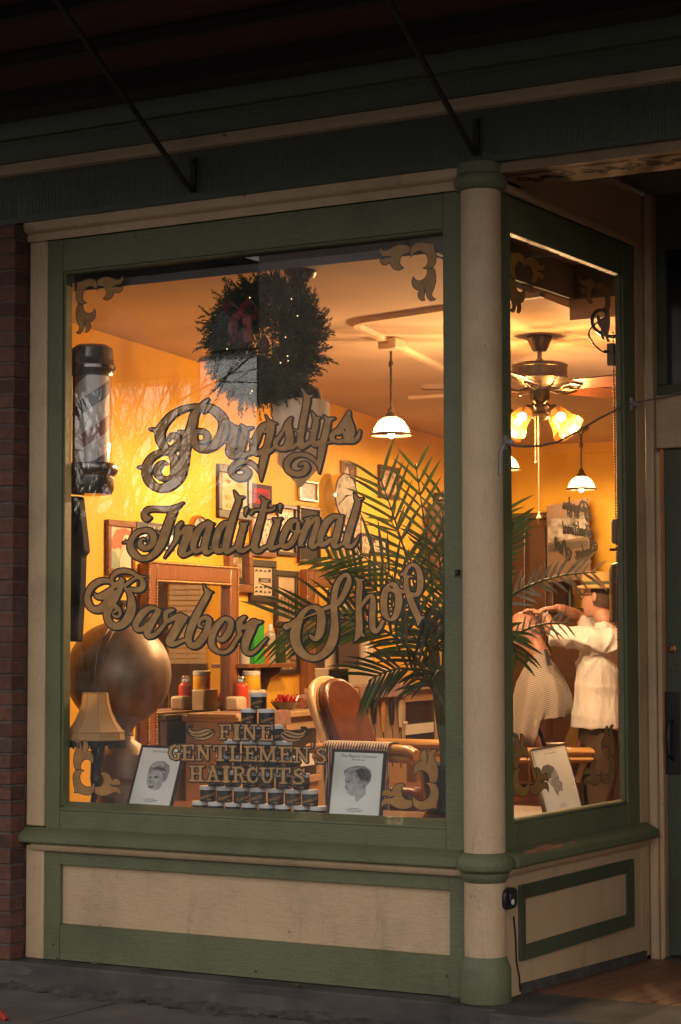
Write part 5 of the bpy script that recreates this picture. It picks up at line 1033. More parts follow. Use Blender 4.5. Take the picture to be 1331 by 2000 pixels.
# ================= big mirrors with rope-bead frames =================
MIR=mat('mirror_silver',(.86,.84,.80),.015,1.,var=0)
BEAD=mat('gilt_bead',(.38,.20,.07),.45,.4,var=.5,vs=60);MW=wood('mirror_frame_wood',(.17,.055,.02),(.32,.12,.045),sc=(22,22,2),rough=.35,coat=.3)
def mirror(xl,xr,yt,yb,label):
    u0,u1,z0,z1=rectuv(xl,xr,yt,yb);t=thing('framed_mirror',label,'mirror',wp((u0+u1)/2,z0),'tall beaded mirrors behind the barber stations');fw_=.10
    g=MB();wbox(g,u0,u0+fw_,z0,z1,.004,.07);wbox(g,u1-fw_,u1,z0,z1,.004,.07);wbox(g,u0+fw_,u1-fw_,z1-fw_,z1,.004,.068);wbox(g,u0+fw_,u1-fw_,z0,z0+fw_,.004,.068);g.build('frame',MW,t,bevel=.01)
    g=MB()
    for (a,b,cq,dq) in((u0+.004,u0+.004,z0,z1),(u1-.006,u1-.006,z0,z1),(u0,u1,z1,z1),(u0,u1,z0,z0),(u0+fw_-.006,u0+fw_-.006,z0+fw_,z1-fw_),(u0+fw_,u1-fw_,z1-fw_-.004,z1-fw_-.004)):
        L_=math.hypot(b-a,dq-cq);n=int(L_/.016)
        for k in range(n): g.ball(wp(a+(b-a)*(k+.5)/n,cq+(dq-cq)*(k+.5)/n,.072),.0085,6)
    g.build('bead_moulding',BEAD,t)
    g=MB();wbox(g,u0+fw_-.004,u1-fw_+.004,z0+fw_-.004,z1-fw_+.004,.01,.03);g.build('mirror_glass',MIR,t,smooth=0);return t
mirror(270,446,1098,1508,'tall brown mirror with beaded edges reflecting a window blind')
mirror(584,712,1112,1490,'second beaded mirror partly covered by the palm')
# ================= barber station counters along the wall =================
HANG=[mat('clipper_ivory',(.55,.48,.38),.4),mat('clipper_black',(.015,.013,.012),.35),mat('clipper_orange',(.42,.20,.06),.35),mat('clipper_chrome',(.6,.56,.5),.2,.9)]
CT=mat('red_brown_towel',(.24,.085,.045),.9,var=.3,vs=30,bump=.5,sheen=.3)
def station(xl,xr,yt,label,dep=.42):
    u0,_=wuv(xl,yt);u1,_=wuv(xr,yt);off=dep;z1=atP(xl,yt,WB+WN*off,WN).z
    pl=atP(xl,yt,WB+WN*off,WN);pr_=atP(xr,yt,WB+WN*off,WN);u0=(pl-V(WB)).dot(WAv);u1=(pr_-V(WB)).dot(WAv)
    t=thing('barber_station',label,'cabinet',wp((u0+u1)/2,FZ,.2),'barber stations along the yellow wall')
    g=MB();wbox(g,u0-.03,u1+.03,z1-.035,z1,.08,dep+.03);g.build('counter_top',TAN,t,bevel=.005)
    g=MB();wbox(g,u0,u1,FZ,z1-.036,.09,dep-.03);bd=g.build('cabinet_body',TAN,t,bevel=.004)
    um=u0+(u1-u0)*.55;g=MB();za,zb_=z1-.45,z1-.07;b=.045
    wbox(g,um,u1-.02,za,za+b,dep-.029,dep);wbox(g,um,u1-.02,zb_-b,zb_,dep-.029,dep);wbox(g,um,um+b,za+b,zb_-b,dep-.029,dep);wbox(g,u1-.02-b,u1-.02,za+b,zb_-b,dep-.029,dep);dr=g.build('cabinet_door',TAN,t,bevel=.003)
    g=MB();wbox(g,um+b,u1-.02-b,za+b,zb_-b,dep-.028,dep-.02);g.build('dark_opening',mat('cabinet_dark',(.03,.018,.012),.3,var=.3),dr,smooth=0)
    g=MB();wbox(g,um+b+.02,u1-.06-b,za+b+.06,za+b+.13,dep-.022,dep-.012);g.build('folded_paper',PAPER,dr)
    g=MB();p=wp(um+.02,(za+zb_)/2,dep);g.lathe([(.012,0),(.012,.01),(.016,.02),(.001,.024)],p,WNv,12);g.build('knob',mat('pull_knob',(.6,.5,.36),.3),dr)
    g=MB();p=wp(u0+(um-u0)*.5,z1-.03,dep-.02)
    for k in range(4): # towel edge hanging over the counter lip
        pass
    wbox(g,u0+.02,um-.02,z1+.001,z1+.014,.20,dep+.034);wbox(g,u0+.02,um-.02,z1-.07,z1+.013,dep+.031,dep+.042);tg=g.build('counter_towel',CT,bevel=.005)
    tag(tg,label='red brown towel over the edge of the %s'%('nearer station counter' if xl<600 else 'farther station counter'),cat='towel',group='station towels')
    for k in range(6):
        uu=u0+.06+(um-u0-.1)*k/5;zt_=z1-.085-.01*(k%2);hh=(.17,.2,.16,.21,.18,.19)[k];mi=(0,1,1,2,1,0)[k]
        h=MB();cc=wp(uu,zt_,dep-.005);h.loft([(cc,WAv*.018,WNv*.012),(cc-UPv*.03,WAv*.027,WNv*.018),(cc-UPv*hh*.6,WAv*.025,WNv*.018),(cc-UPv*hh,WAv*.019,WNv*.012)],12)
        h.tube([cc,cc+UPv*.03+WNv*.02,cc+UPv*.055],.003,6)
        ob=h.build('hair_clipper',HANG[mi],fix=True);tag(ob,label='%s hair clipper, %s from the left, hanging on the %s counter'%(('ivory','black','black','orange','black','ivory')[k],('first','second','third','fourth','fifth','sixth')[k],'nearer' if xl<600 else 'farther'),cat='clipper',group='clippers hanging under the counters')
        h=MB();h.tube(smooth3([cc-UPv*hh,cc-UPv*(hh+.08)+WAv*.02,cc-UPv*(hh+.15)-WAv*.03+WNv*.01,cc-UPv*(hh+.28)+WAv*.01]),.0035,6);h.build('cord',HANG[1],ob)
    return u0,u1,z1
s1=station(462,632,1398,'tan station cabinet with a glass door, left of the barber chair')
s2=station(690,860,1345,'tan station cabinet with hanging clippers, right of the barber chair')
s0=station(345,425,1398,'tan station counter end in front of the first mirror',.30) if 0 else None
def on(u,z,n): return wp(u,z,n)
def bottle(u,z,n,r,h,m,label,cat='bottle',capm=None,neck=.45):
    p=on(u,z,n);t=thing('bottle' if cat!='box' else 'carton',label,cat,p,'bottles and tins by the mirrors')
    g=MB();g.lathe([(r*.95,0),(r,.004),(r,h*.7),(r*.9,h*.76),(r*neck,h*.82)],p,seg=20);g.build('body',m,t)
    g=MB();g.lathe([(r*neck*1.1,h*.82),(r*neck*1.1,h*.95),(r*neck*.8,h)],p,seg=16);g.build('cap',capm or WHITE,t);return t
# small wooden shelf with bottles
ZS=wall(440,1297).z;us0,us1=wuv(441,1297)[0],wuv(536,1297)[0];t=thing('wall_shelf','small brown bracket shelf holding bottles between the mirrors','shelf',wp(us0,ZS))
g=MB();wbox(g,us0,us1,ZS-.025,ZS,.003,.16);g.build('shelf_board',WOODR,t,bevel=.003)
for uu in(us0+.12,us1-.2):
    g=MB();P=[wp(uu,ZS-.026,.004),wp(uu,ZS-.026,.14),wp(uu,ZS-.06,.13),wp(uu,ZS-.10,.06),wp(uu,ZS-.17,.03),wp(uu,ZS-.20,.004)];g.prism(P,WAv*.025);g.build('bracket',WOODD,t,bevel=.002)
us=lambda x:wuv(x,1250)[0]
bottle(us(452),ZS,.09,.035,.22,mat('white_blue_bottle',(.55,.50,.45),.35),'tall white bottle with a blue cap on the shelf',capm=mat('blue_cap',(.03,.05,.16),.35))
p=wp(us(470),ZS,.09);g=MB();wbox(g,us(462),us(481),ZS,ZS+.25,.04,.13);tag(g.build('carton',mat('bright_green_card',(.03,.36,.04),.45),bevel=.003),'bright green carton standing on the shelf','carton')
bottle(us(494),ZS,.09,.03,.13,mat('orange_bottle',(.55,.19,.03),.3),'short orange bottle on the shelf behind the letter r',capm=BLACK)
bottle(us(506),ZS,.08,.035,.25,mat('clear_grey_bottle',(.40,.33,.26),.15),'tall grey bottle with a white conical cap on the shelf')
bottle(us(518),ZS,.10,.033,.14,mat('black_lime_bottle',(.03,.05,.01),.3),'black bottle with lime spots on the shelf',capm=BLACK)
bottle(us(527),ZS,.08,.03,.20,mat('dark_green_bottle',(.02,.06,.03),.2),'dark green bottle at the right end of the shelf',capm=BLACK)
um1=lambda x:(atP(x,1370,WB+WN*.22,WN)-V(WB)).dot(WAv)
bottle(um1(472),s1[2],.22,.042,.22,mat('red_can',(.55,.05,.015),.3),'red spray can with a silver top on the counter','can',CHROME,.55)
p=wp(um1(497),s1[2]+.0,.20);t=thing('yellow_tin','yellow tin standing on a white box by the spray can','tin',p)
g=MB();g.lathe([(.052,.135),(.054,.14),(.054,.215),(.052,.22)],p,seg=24);g.build('body',mat('yellow_tin_paint',(.75,.40,.02),.35),t);g=MB();g.lathe([(.055,.222),(.055,.245),(.05,.248)],p,seg=24);g.build('lid',WHITE,t)
wb=MB();wbox(wb,um1(486),um1(512),s1[2],s1[2]+.133,.14,.25);tag(wb.build('white_box',mat('white_box_card',(.62,.52,.38),.5),bevel=.01),'white box under the yellow tin','box')
t=thing('tinsel_dish','dark dish heaped with red tinsel on the counter','dish',wp(um1(548),s1[2],.25));g=MB();p=wp(um1(548),s1[2],.25);g.lathe([(.05,.0),(.055,.004),(.095,.05),(.09,.05),(.05,.008)],p,seg=24);g.build('dish',DM,t)
g=MB();rt_=random.Random(2)
for k in range(60): a=rt_.uniform(0,6.28);r=rt_.uniform(0,.08);q=p+V((r*math.cos(a),r*math.sin(a),.05));g.tube([q,q+V((rt_.uniform(-.03,.03),rt_.uniform(-.03,.03),rt_.uniform(.01,.05)))],.0035,5)
g.build('tinsel',mat('red_tinsel',(.5,.015,.02),.2,.3),t)
g=MB();g.loft([(wp(um1(575),s1[2]+.035,.25),UPv*.036,WNv*.07),(wp(um1(590),s1[2]+.045,.25),UPv*.046,WNv*.09),(wp(um1(612),s1[2]+.035,.25),UPv*.036,WNv*.08)],16);tag(g.build('folded_towel',CT,fix=True),'rolled brown towel on the counter beside the tinsel dish','towel')
u2=lambda x:(atP(x,1330,WB+WN*.2,WN)-V(WB)).dot(WAv)
bottle(u2(726),s2[2]+.12,.16,.05,.22,mat('white_round_bottle',(.66,.55,.42),.3),'white round bottle on the far counter by the second mirror')
g=MB();wbox(g,u2(706),u2(770),s2[2],s2[2]+.12,.10,.26);tag(g.build('white_box',mat('white_carton',(.62,.50,.36),.5),bevel=.01),'long white box on the far counter','box')
# box and table added before the first mirror for reflections seen in it
g=MB();a=wp(wuv(390,1390)[0],1.24,.26);g.obox(a,WAv*.13,WNv*-.09,UPv*.085);tag(g.build('reflection_box',mat('cream_box',(.56,.44,.30),.5),bevel=.015),'cream box added before the first mirror to stand for a reflection','box')
t=thing('reflection_table','cloth covered table added before the first mirror to stand for a reflected counter','table',wp(.5,FZ,.3));g=MB();zt_=1.24;wbox(g,wuv(330,1400)[0],wuv(425,1400)[0],zt_-.03,zt_-.001,.12,.44);g.build('tabletop',TAN,t,bevel=.005)
g=MB();wbox(g,wuv(345,1400)[0],wuv(425,1400)[0],zt_-.07,zt_-.0005,.2,.455);g.build('cloth',CT,t,bevel=.01)
g=MB();wbox(g,wuv(335,1400)[0],wuv(420,1400)[0],FZ,zt_-.031,.14,.40);g.build('cupboard',TAN,t)
# ================= things on the display platform =================
# copper sphere steamer
cs=at(232,1316,.72);rs=103/ppm(cs);CU=mat('old_copper',(.27,.195,.15),.46,.6,var=.4,vs=5,rv=.12,bump=.08,bs=25)
sp=thing('copper_steamer','large copper sphere steamer on a round pedestal','steamer',(cs.x,cs.y,ZP))
g=MB();g.ball(cs,rs,64);g.build('sphere',CU,sp)
sv=V(RT)*.93-V(FW)*.34;sv.z=-.06;sv.normalize();g=MB();u=sv.orthogonal().normalized();v=sv.cross(u)
for off,rad in((.0,.006),(.035,.004)):
    rr3=math.sqrt(rs*rs-off*off)+.001;g.tube([cs+sv*off+(u*math.cos(a)+v*math.sin(a))*rr3 for a in np.linspace(0,2*math.pi,65)[:-1]],rad,8,closed=True)
g.build('seam_band',CU,sp)
q=atP(305,1283,cs,FW);g=MB();g.box(q.x-.01,q.x+.03,q.y-.02,q.y,q.z-.006,q.z+.006);g.tube([atP(292,1250,cs-V(FW)*.1,FW),atP(300,1270,cs-V(FW)*.06,FW),q],.004,6);g.build('latch',BRONZE,sp)
bx=at(247,1430,.72);zq=lambda y:at(247,y,.72).z
g=MB();g.lathe([(.085,zq(1402)),(.05,zq(1415)),(.034,zq(1426)),(.034,zq(1432)),(.039,zq(1434)),(.036,zq(1437)),(.045,zq(1445)),(.10,zq(1460)),(.135,zq(1472)),(.14,zq(1482)),(.14,zq(1515)),(.146,zq(1519)),(.14,zq(1523)),(.14,zq(1530)),(.15,ZP+.03),(.155,ZP)],(bx.x,bx.y,0),seg=56);g.build('pedestal',CU,sp)
# table lamp with the bell shade
lx=at(187,1400,.20);LS_=ppm(lx);zl=lambda y:at(187,y,.20).z
tl=thing('table_lamp','unlit table lamp with a cream bell shade and black fringe','lamp',(lx.x,lx.y,ZP))
m,t,b=nodes('cream_lampshade');b.inputs['Base Color'].default_value=(.58,.37,.15,1);b.inputs['Roughness'].default_value=.8
tr=N(t,'ShaderNodeBsdfTranslucent');tr.inputs[0].default_value=(.7,.42,.16,1);mx=N(t,'ShaderNodeMixShader');mx.inputs[0].default_value=.35;t.links.new(b.outputs[0],mx.inputs[1]);t.links.new(tr.outputs[0],mx.inputs[2]);t.links.new(mx.outputs[0],t.nodes['Material Output'].inputs[0]);SHD=m
rq=lambda w:w/LS_
pr=[(rq(24),zl(1353)),(rq(25),zl(1354)),(rq(27),zl(1372)),(rq(32),zl(1390)),(rq(41),zl(1410)),(rq(52),zl(1425)),(rq(57),zl(1429)),(rq(57.5),zl(1444))];seg=48;vs=[];fs=[]
for r,z in pr:
    for k in range(seg):
        a=2*math.pi*k/seg;f=1-.05*math.sin(math.pi*((k%6)/6.0));vs.append((lx.x+r*f*math.cos(a),lx.y+r*f*math.sin(a),z))
for i in range(len(pr)-1):
    for k in range(seg): k2=(k+1)%seg;fs.append((i*seg+k,i*seg+k2,(i+1)*seg+k2,(i+1)*seg+k))
g=MB();g.add(vs,fs);shd=g.build('lamp_shade',SHD,tl,smooth=22,fix=True)
g=MB()
for k in range(8):
    a=2*math.pi*k/8;g.tube([(lx.x+r*1.004*math.cos(a),lx.y+r*1.004*math.sin(a),z) for r,z in pr],.0016,5)
for r,z in((pr[0][0],pr[0][1]),(pr[-2][0],pr[-2][1]),(pr[-1][0],pr[-1][1])): g.tube([(lx.x+r*1.0*math.cos(a),lx.y+r*1.0*math.sin(a),z) for a in np.linspace(0,2*math.pi,49)[:-1]],.0022,5,closed=True)
g.build('shade_piping',mat('tan_piping',(.40,.22,.08),.8),shd)
g=MB();rf=random.Random(4)
for k in range(300):
    a=2*math.pi*k/300;r=pr[-1][0]*.99;x,y=lx.x+r*math.cos(a),lx.y+r*math.sin(a);g.tube([(x,y,pr[-1][1]),(x+rf.uniform(-.003,.003),y+rf.uniform(-.003,.003),zl(1459)+rf.uniform(-.006,.006))],.0017,4)
g.build('fringe',mat('black_fringe',(.012,.010,.010),.8),shd)
ex=at(170,1560,.20)
g=MB();zb0=ZP+.03;hL=zl(1446)-zb0;g.tube([(lx.x-.0+dx,lx.y,zb0+hL*k) for k,dx in((1,.012),(.86,.016),(.7,.014),(.55,.004),(.42,.006),(.28,.010),(.14,-.004),(.03,-.012),(0,-.012))],[.030,.034,.033,.026,.030,.027,.017,.014,.020],16);g.build('stem',mat('gloss_black_stem',(.014,.011,.010),.25,coat=.4),tl)
g=MB();g.lathe([(.001,.034),(.035,.032),(.06,.026),(.066,.018),(.06,.012),(.072,.008),(.074,0)],(lx.x-.012,lx.y,ZP),seg=40);g.build('base',mat('dark_turned_base',(.03,.014,.009),.2,coat=.6),tl)
# framed vintage haircut prints
FRM=mat('black_metal_frame',(.02,.022,.025),.35)
def print_frame(cBL,cBR,cTL,Y0,back,label,title,polys,sub,Xp=None):
    if Xp is None: BL_,BR_=at(*cBL,Y0),at(*cBR,Y0);TL_=at(*cTL,Y0+back)
    else: BL_,BR_=atX(*cBL,Xp),atX(*cBR,Xp);TL_=atX(*cTL,Xp-back)
    u=BR_-BL_;v=TL_-BL_;W_,H_=u.length,v.length;u.normalize();v.normalize();n=u.cross(v).normalized()
    if n.dot(V(CAM)-BL_)<0: n=-n
    t=thing('framed_print',label,'print',BL_.lerp(BR_,.5),'framed haircut prints in the window')
    bw=.013;g=MB()
    g.obox(BL_-n*.014,u*W_,v*bw,n*.018);g.obox(TL_-v*bw-n*.014,u*W_,v*bw,n*.018);g.obox(BL_+v*bw-n*.014,u*bw,v*(H_-2*bw),n*.017);g.obox(BL_+u*(W_-bw)+v*bw-n*.014,u*bw,v*(H_-2*bw),n*.017)
    g.build('frame',FRM,t,bevel=.002)
    g=MB();g.obox(BL_+u*bw*.9+v*bw*.9-n*.012,u*(W_-1.8*bw),v*(H_-1.8*bw),n*.012);sh_=g.build('sheet',mat('print_sheet',(.86,.88,.85),.5,var=.04),t,smooth=0)
    g=MB();g.obox(BL_-n*.03+u*.02,u*(W_-.04),v*(H_-.03),n*.014);g.build('backboard',mat('brown_board',(.12,.07,.04),.9),t,smooth=0)
    pos=lambda x,y,k:atP(x,y,BL_+n*(.0006+.0005*k),n)
    g=MB()
    for k,(P,mi) in enumerate(polys): g.add([pos(x,y,k) for x,y in P],[tuple(range(len(P)))],mi)
    g.build('printed_head',[GREYINK,INKD,LIGHTINK,INK],sh_,smooth=0)
    g=MB();c=BL_+u*(W_*.5)+v*(H_*.885)+n*.0007;vs,fs=text2d(title[0],title[1],title[2]);g.add([c+u*x+v*y for x,y in vs],fs)
    for k in range(3):
        w_=(.05,.085,.07)[k];c=BL_+u*(W_*.5-w_/2)+v*(H_*(.13-.022*k))+n*.0008;g.add([c,c+u*w_,c+u*w_+v*.0022,c+v*.0022],[(0,1,2,3)])
    if sub: c=BL_+u*(W_*.5-.035)+v*(H_*.845)+n*.0008;g.add([c,c+u*.07,c+u*.07+v*.003,c+v*.003],[(0,1,2,3)])
    g.build('printed_lettering',INKD,sh_,smooth=0)
    g=MB()
    for (a,b,c_,d) in((.05,.95,.04,.043),(.05,.95,.957,.96),(.05,.056,.04,.96),(.944,.95,.04,.96)): o=BL_+u*(W_*a)+v*(H_*c_)+n*.0005;g.add([o,o+u*W_*(b-a),o+u*W_*(b-a)+v*H_*(d-c_),o+v*H_*(d-c_)],[(0,1,2,3)])
    g.build('printed_border',mat('faint_border',(.5,.51,.49),.6),sh_,smooth=0)
    return t
INKD=mat('dark_grey_ink',(.085,.085,.09),.7,var=.5,vs=70,detail=8)
def sc_(P,ox,oy,s): return [(ox+x/s,oy+y/s) for x,y in P]
h1=[([(622,1085),(628,1045),(636,1010),(655,978),(690,962),(730,958),(765,985),(768,1020),(757,1062),(740,1085),(722,1095),(718,1118),(700,1138),(665,1142),(636,1132),(624,1110)],2),
([(634,1040),(636,1005),(655,972),(690,955),(735,953),(768,980),(770,1015),(758,1058),(742,1085),(722,1078),(728,1050),(715,1022),(690,1015),(655,1020)],0),
([(645,990),(665,966),(700,958),(740,966),(735,985),(700,980),(668,992)],2),([(650,1008),(690,990),(735,1000),(755,1020),(735,1018),(690,1004)],1),
([(636,1058),(652,1052),(655,1060),(640,1064)],3),([(668,1056),(690,1050),(694,1060),(672,1062)],3),([(632,1112),(650,1118),(672,1112),(660,1126),(640,1124)],3),([(646,1068),(652,1090),(640,1094)],0)]
h2=[([(440,905),(452,930),(444,960),(452,985),(444,1008),(456,1020),(466,1052),(490,1077),(522,1076),(530,1126),(606,1062),(606,1005),(625,985),(645,950),(650,905),(620,870),(560,852),(500,858),(455,880)],2),
([(440,900),(442,880),(480,856),(540,843),(600,848),(640,875),(652,915),(642,960),(625,985),(606,975),(590,965),(580,975),(555,985),(540,960),(520,920),(480,905)],0),
([(530,880),(570,862),(620,875),(645,915),(640,950),(610,960),(570,950),(545,920)],1),([(585,975),(604,970),(606,1000),(590,1018),(578,1010)],0),([(460,965),(484,962),(484,970),(462,972)],3),([(452,1015),(470,1020),(456,1026)],3),([(444,900),(480,868),(530,858),(560,862),(500,885),(470,905)],2)]
h3=[([(320,465),(338,420),(395,405),(450,430),(483,478),(512,540),(515,572),(550,605),(545,640),(556,690),(512,692),(510,748),(480,720),(458,668),(400,595),(365,560),(330,510)],0),
([(320,465),(338,420),(395,405),(445,428),(455,470),(430,500),(425,545),(400,560),(385,600),(365,560),(330,510)],1),([(398,560),(425,552),(432,590),(415,612)],2),([(490,545),(510,548),(508,556),(488,554)],3),([(535,640),(548,642),(530,648)],3)]
print_frame((250,1572),(335,1578),(276,1457),.155,.15,'framed print of a smiling boy with wavy hair, left of the jars','THE "REGULAR"',[(sc_(P,100,1200,3.3275),m_) for P,m_ in h1],0) if 0 else None
T1=('THE "REGULAR"',.016,0);T2=('The Regular Contour',.022,.35);T3=('The Young Boys',.020,.35)
print_frame((247,1574),(335,1579),(277,1455),.150,.20,'framed print of a smiling boy with wavy hair, left of the jars',T1,[(sc_(P,100,1200,3.3275),m_) for P,m_ in h1],0)
print_frame((638,1594),(745,1600),(650,1463),.125,.16,'framed print of a man in left profile, right of the jars',T2,[(sc_(P,560,1280,3.915),m_) for P,m_ in h2],1)
print_frame((1068,1596),(1139,1579),(1036,1464),0,.30,'framed print of a cropped head in right profile in the side window',T3,[(sc_(P,1000,1420,5.546),m_) for P,m_ in h3],0,Xp=-.06)
# pomade jars: pyramid of eight rows
JR=.0375;JB=mat('jar_black',(.014,.013,.014),.3,var=.2);JL=mat('jar_lid',(.80,.80,.80),.4,var=.06,vs=20);JO=mat('label_orange',(.70,.31,.09),.6)
jx0,jx1=at(378,1580,.24).x+JR,at(637,1580,.24).x-JR;pit=(jx1-jx0)/7
jar=thing('pomade_jar','jar','jar',(0,0,0),'pomade jars stacked in a pyramid')
g=MB();g.lathe([(JR*.96,0),(JR,.002),(JR,.053),(JR*.97,.0545)],(0,0,0),seg=32);jb_=g.build('jar_body',JB,jar)
g=MB();g.lathe([(JR*1.03,.055),(JR*1.04,.057),(JR*1.04,.070),(JR*1.02,.0725),(.001,.0727)],(0,0,0),seg=32);g.build('lid',JL,jar,fix=True)
def curved_text(s,size,shear,ang,dz,r,a0):
    vs,fs=text2d(s,size,shear);ca,sa=math.cos(ang),math.sin(ang);o=[]
    for x,y in vs:
        X,Z=x*ca-y*sa,x*sa+y*ca+dz;a=a0+X/r;o.append((r*math.sin(a),-r*math.cos(a),Z))
    return o,fs
g=MB();o,fs=curved_text('Suavecito',.0235,.3,.26,.020,JR+.0006,.0);g.add(o,fs)
for z0,w_ in((.011,.5),(.0075,.35)):
    n=8;vs=[];
    for k in range(n+1):
        a=-w_+.55+2*w_*k/n*.6;vs+=[((JR+.0006)*math.sin(a),-(JR+.0006)*math.cos(a),z0),((JR+.0006)*math.sin(a),-(JR+.0006)*math.cos(a),z0+.0016)]
    g.add(vs,[(2*k,2*k+2,2*k+3,2*k+1) for k in range(n)])
g.build('label_lettering',JO,jb_,smooth=0)
children_index();ORD=('first','second','third','fourth','fifth','sixth','seventh','eighth');RN=('bottom','second','third','fourth','fifth','sixth','seventh','top');rj=random.Random(8);first=True
for row in range(8):
    n=8-row
    for k in range(n):
        x=jx0+pit*(k+row*.5)+rj.uniform(-.002,.002);d=(x,.24+rj.uniform(-.004,.004),ZP+.0729*row)
        lb='black pomade jar, %s in the %s row of the pyramid'%(ORD[k]+' from the left',RN[row]) if n>1 else 'black pomade jar with white lid crowning the pyramid'
        if first: jar.location=d;jar['label']=lb;o=jar;first=False
        else:
            c=jar.copy();COL.objects.link(c);c.location=d;c['label']=lb;o=c
            for ch in ALLCH['pomade_jar']:
                q=ch.copy();COL.objects.link(q);q.parent=c
                for g2 in ALLCH.get(ch.name,[]): q2=g2.copy();COL.objects.link(q2);q2.parent=q
        o.rotation_euler=(0,0,R(24)+rj.uniform(-.5,.75))
# ================= barber chairs =================
LEA=mat('brown_leather',(.10,.027,.013),.33,var=.35,vs=14,bump=.25,bs=60,coat=.15)
def chair(label):
    t=thing('barber_chair',label,'barber chair',(0,0,0),'barber chairs')
    # local frame: faces +x, seat centre at origin, floor z=0
    def bp_(y,z,x0=0): return V((-.20-(z-.62)*.40+x0,y,z))
    g=MB();rim=[];N_=28
    out=[(-.235,.58),(-.245,.80),(-.245,.98)]+[(-.245*math.cos(a),.98+.17*math.sin(a)) for a in np.linspace(.15,math.pi-.15,14)]+[(.245,.98),(.245,.80),(.235,.58)]
    g.prism([bp_(y,z,-.036) for y,z in out],V((.036,0,.014)));g.build('backrest_shell',CREAMP,t,bevel=.014)
    g=MB();inn=[(y*.84,.60+(z-.58)*.93) for y,z in out];g.prism([bp_(y,z,.004) for y,z in inn],V((.06,0,.025)));pd=g.build('backrest_pad',LEA,t,bevel=.022)
    g=MB()
    for i,(y,z) in enumerate(inn):
        (y2,z2)=inn[(i+1)%len(inn)]
        for k in range(4): g.ball(bp_(y+(y2-y)*k/4,z+(z2-z)*k/4,.012)*1.0+V((0,0,.004)),.006,6)
    g.build('brass_nails',mat('brass_nail',(.55,.33,.12),.3,.8),pd)
    g=MB();g.box(-.24,.27,-.24,.24,.44,.58);g.build('seat_cushion',LEA,t,bevel=.04)
    g=MB();g.box(-.26,.28,-.26,.26,.38,.437);g.build('seat_frame',CREAMP,t,bevel=.02)
    for sg in(-1,1):
        g=MB();y=sg*.30;g.loft([(V((x,y,z)),V((0,.045,0)),V((0,0,.028))) for x,z in((-.34,.775),(-.25,.78),(.05,.78),(.20,.782),(.27,.778),(.30,.765),(.315,.755))],14);g.loft([(V((x,y,z)),V((0,.036,0)),V((0,0,.022))) for x,z in((-.30,.735),(-.1,.735),(.2,.735),(.29,.73))],12)
        g.box(-.06,.0,y-.02,y+.02,.42,.73);ar_=g.build('armrest',mat('varnished_wood_arm',(.50,.27,.09),.28,coat=.5,var=.12),t,fix=True)
    g=MB();g.lathe([(.30,0),(.30,.025),(.26,.045),(.09,.07),(.075,.10),(.075,.34),(.11,.379)],(0,0,0),seg=40);g.build('pedestal',CREAMP,t)
    g=MB();g.box(.34,.42,-.18,.18,.22,.25);g.box(.30,.345,-.02,.02,.23,.42);g.build('footrest',CHROME,t,bevel=.005)
    g=MB();g.tube([(.05,-.27,.36),(.12,-.33,.33),(.20,-.34,.34)],.011,8);g.lathe([(.026,0),(.03,.014),(.02,.03)],(.20,-.34,.335),(0,0,1),16);g.build('lever',CHROME,t);return t
ch=chair('brown leather barber chair with a cream shell and striped cloth on its arm');cp=at(668,1450,1.95);CZ=at(735,1452,1.70).z-.81
ch.location=(cp.x+.30,1.97,CZ);LOC[ch.name]=V((0,0,0))
if CZ>FZ:
    pass
children_index()
ch2=copy_thing(ch,(0,0,0),'second brown barber chair behind the palm, under the caped client')
# striped barber cloth over the near arm
SCL=stripes('striped_cotton',(.60,.53,.48),(.085,.05,.05),(1,0,0),62,duty=.5);tw=MB();x0=ch.location.x-.22;yb_=ch.location.y-.30;zt_=CZ+.812
cols=26;vs=[];fs=[];prof=[(.09,-.10),(.075,-.02),(.05,.0),(0,.004),(-.045,-.002),(-.06,-.03),(-.066,-.10),(-.07,-.18),(-.072,-.26),(-.075,-.34)]
for i in range(cols+1):
    x=x0+.40*i/cols;w_=.010*math.sin(i*.9)+.006*math.sin(i*2.3)
    for k,(dy,dz) in enumerate(prof): vs.append((x+ (0.02*(k-5) if k>5 else 0)*(.4),yb_+dy*1.05+(w_*(k-4)*.5 if k>4 else 0),zt_+dz*1.05+.006-(.02*math.sin(i*.35) if k==len(prof)-1 else 0)))
for i in range(cols):
    for k in range(len(prof)-1): a=i*len(prof)+k;fs.append((a,a+1,a+1+len(prof),a+len(prof)))
tw.add(vs,fs);o=tw.build('striped_cloth',SCL,smooth=80);tag(o,'black and white striped cloth draped over the chair arm','cloth');sd2=o.modifiers.new('thickness','SOLIDIFY');sd2.thickness=.004
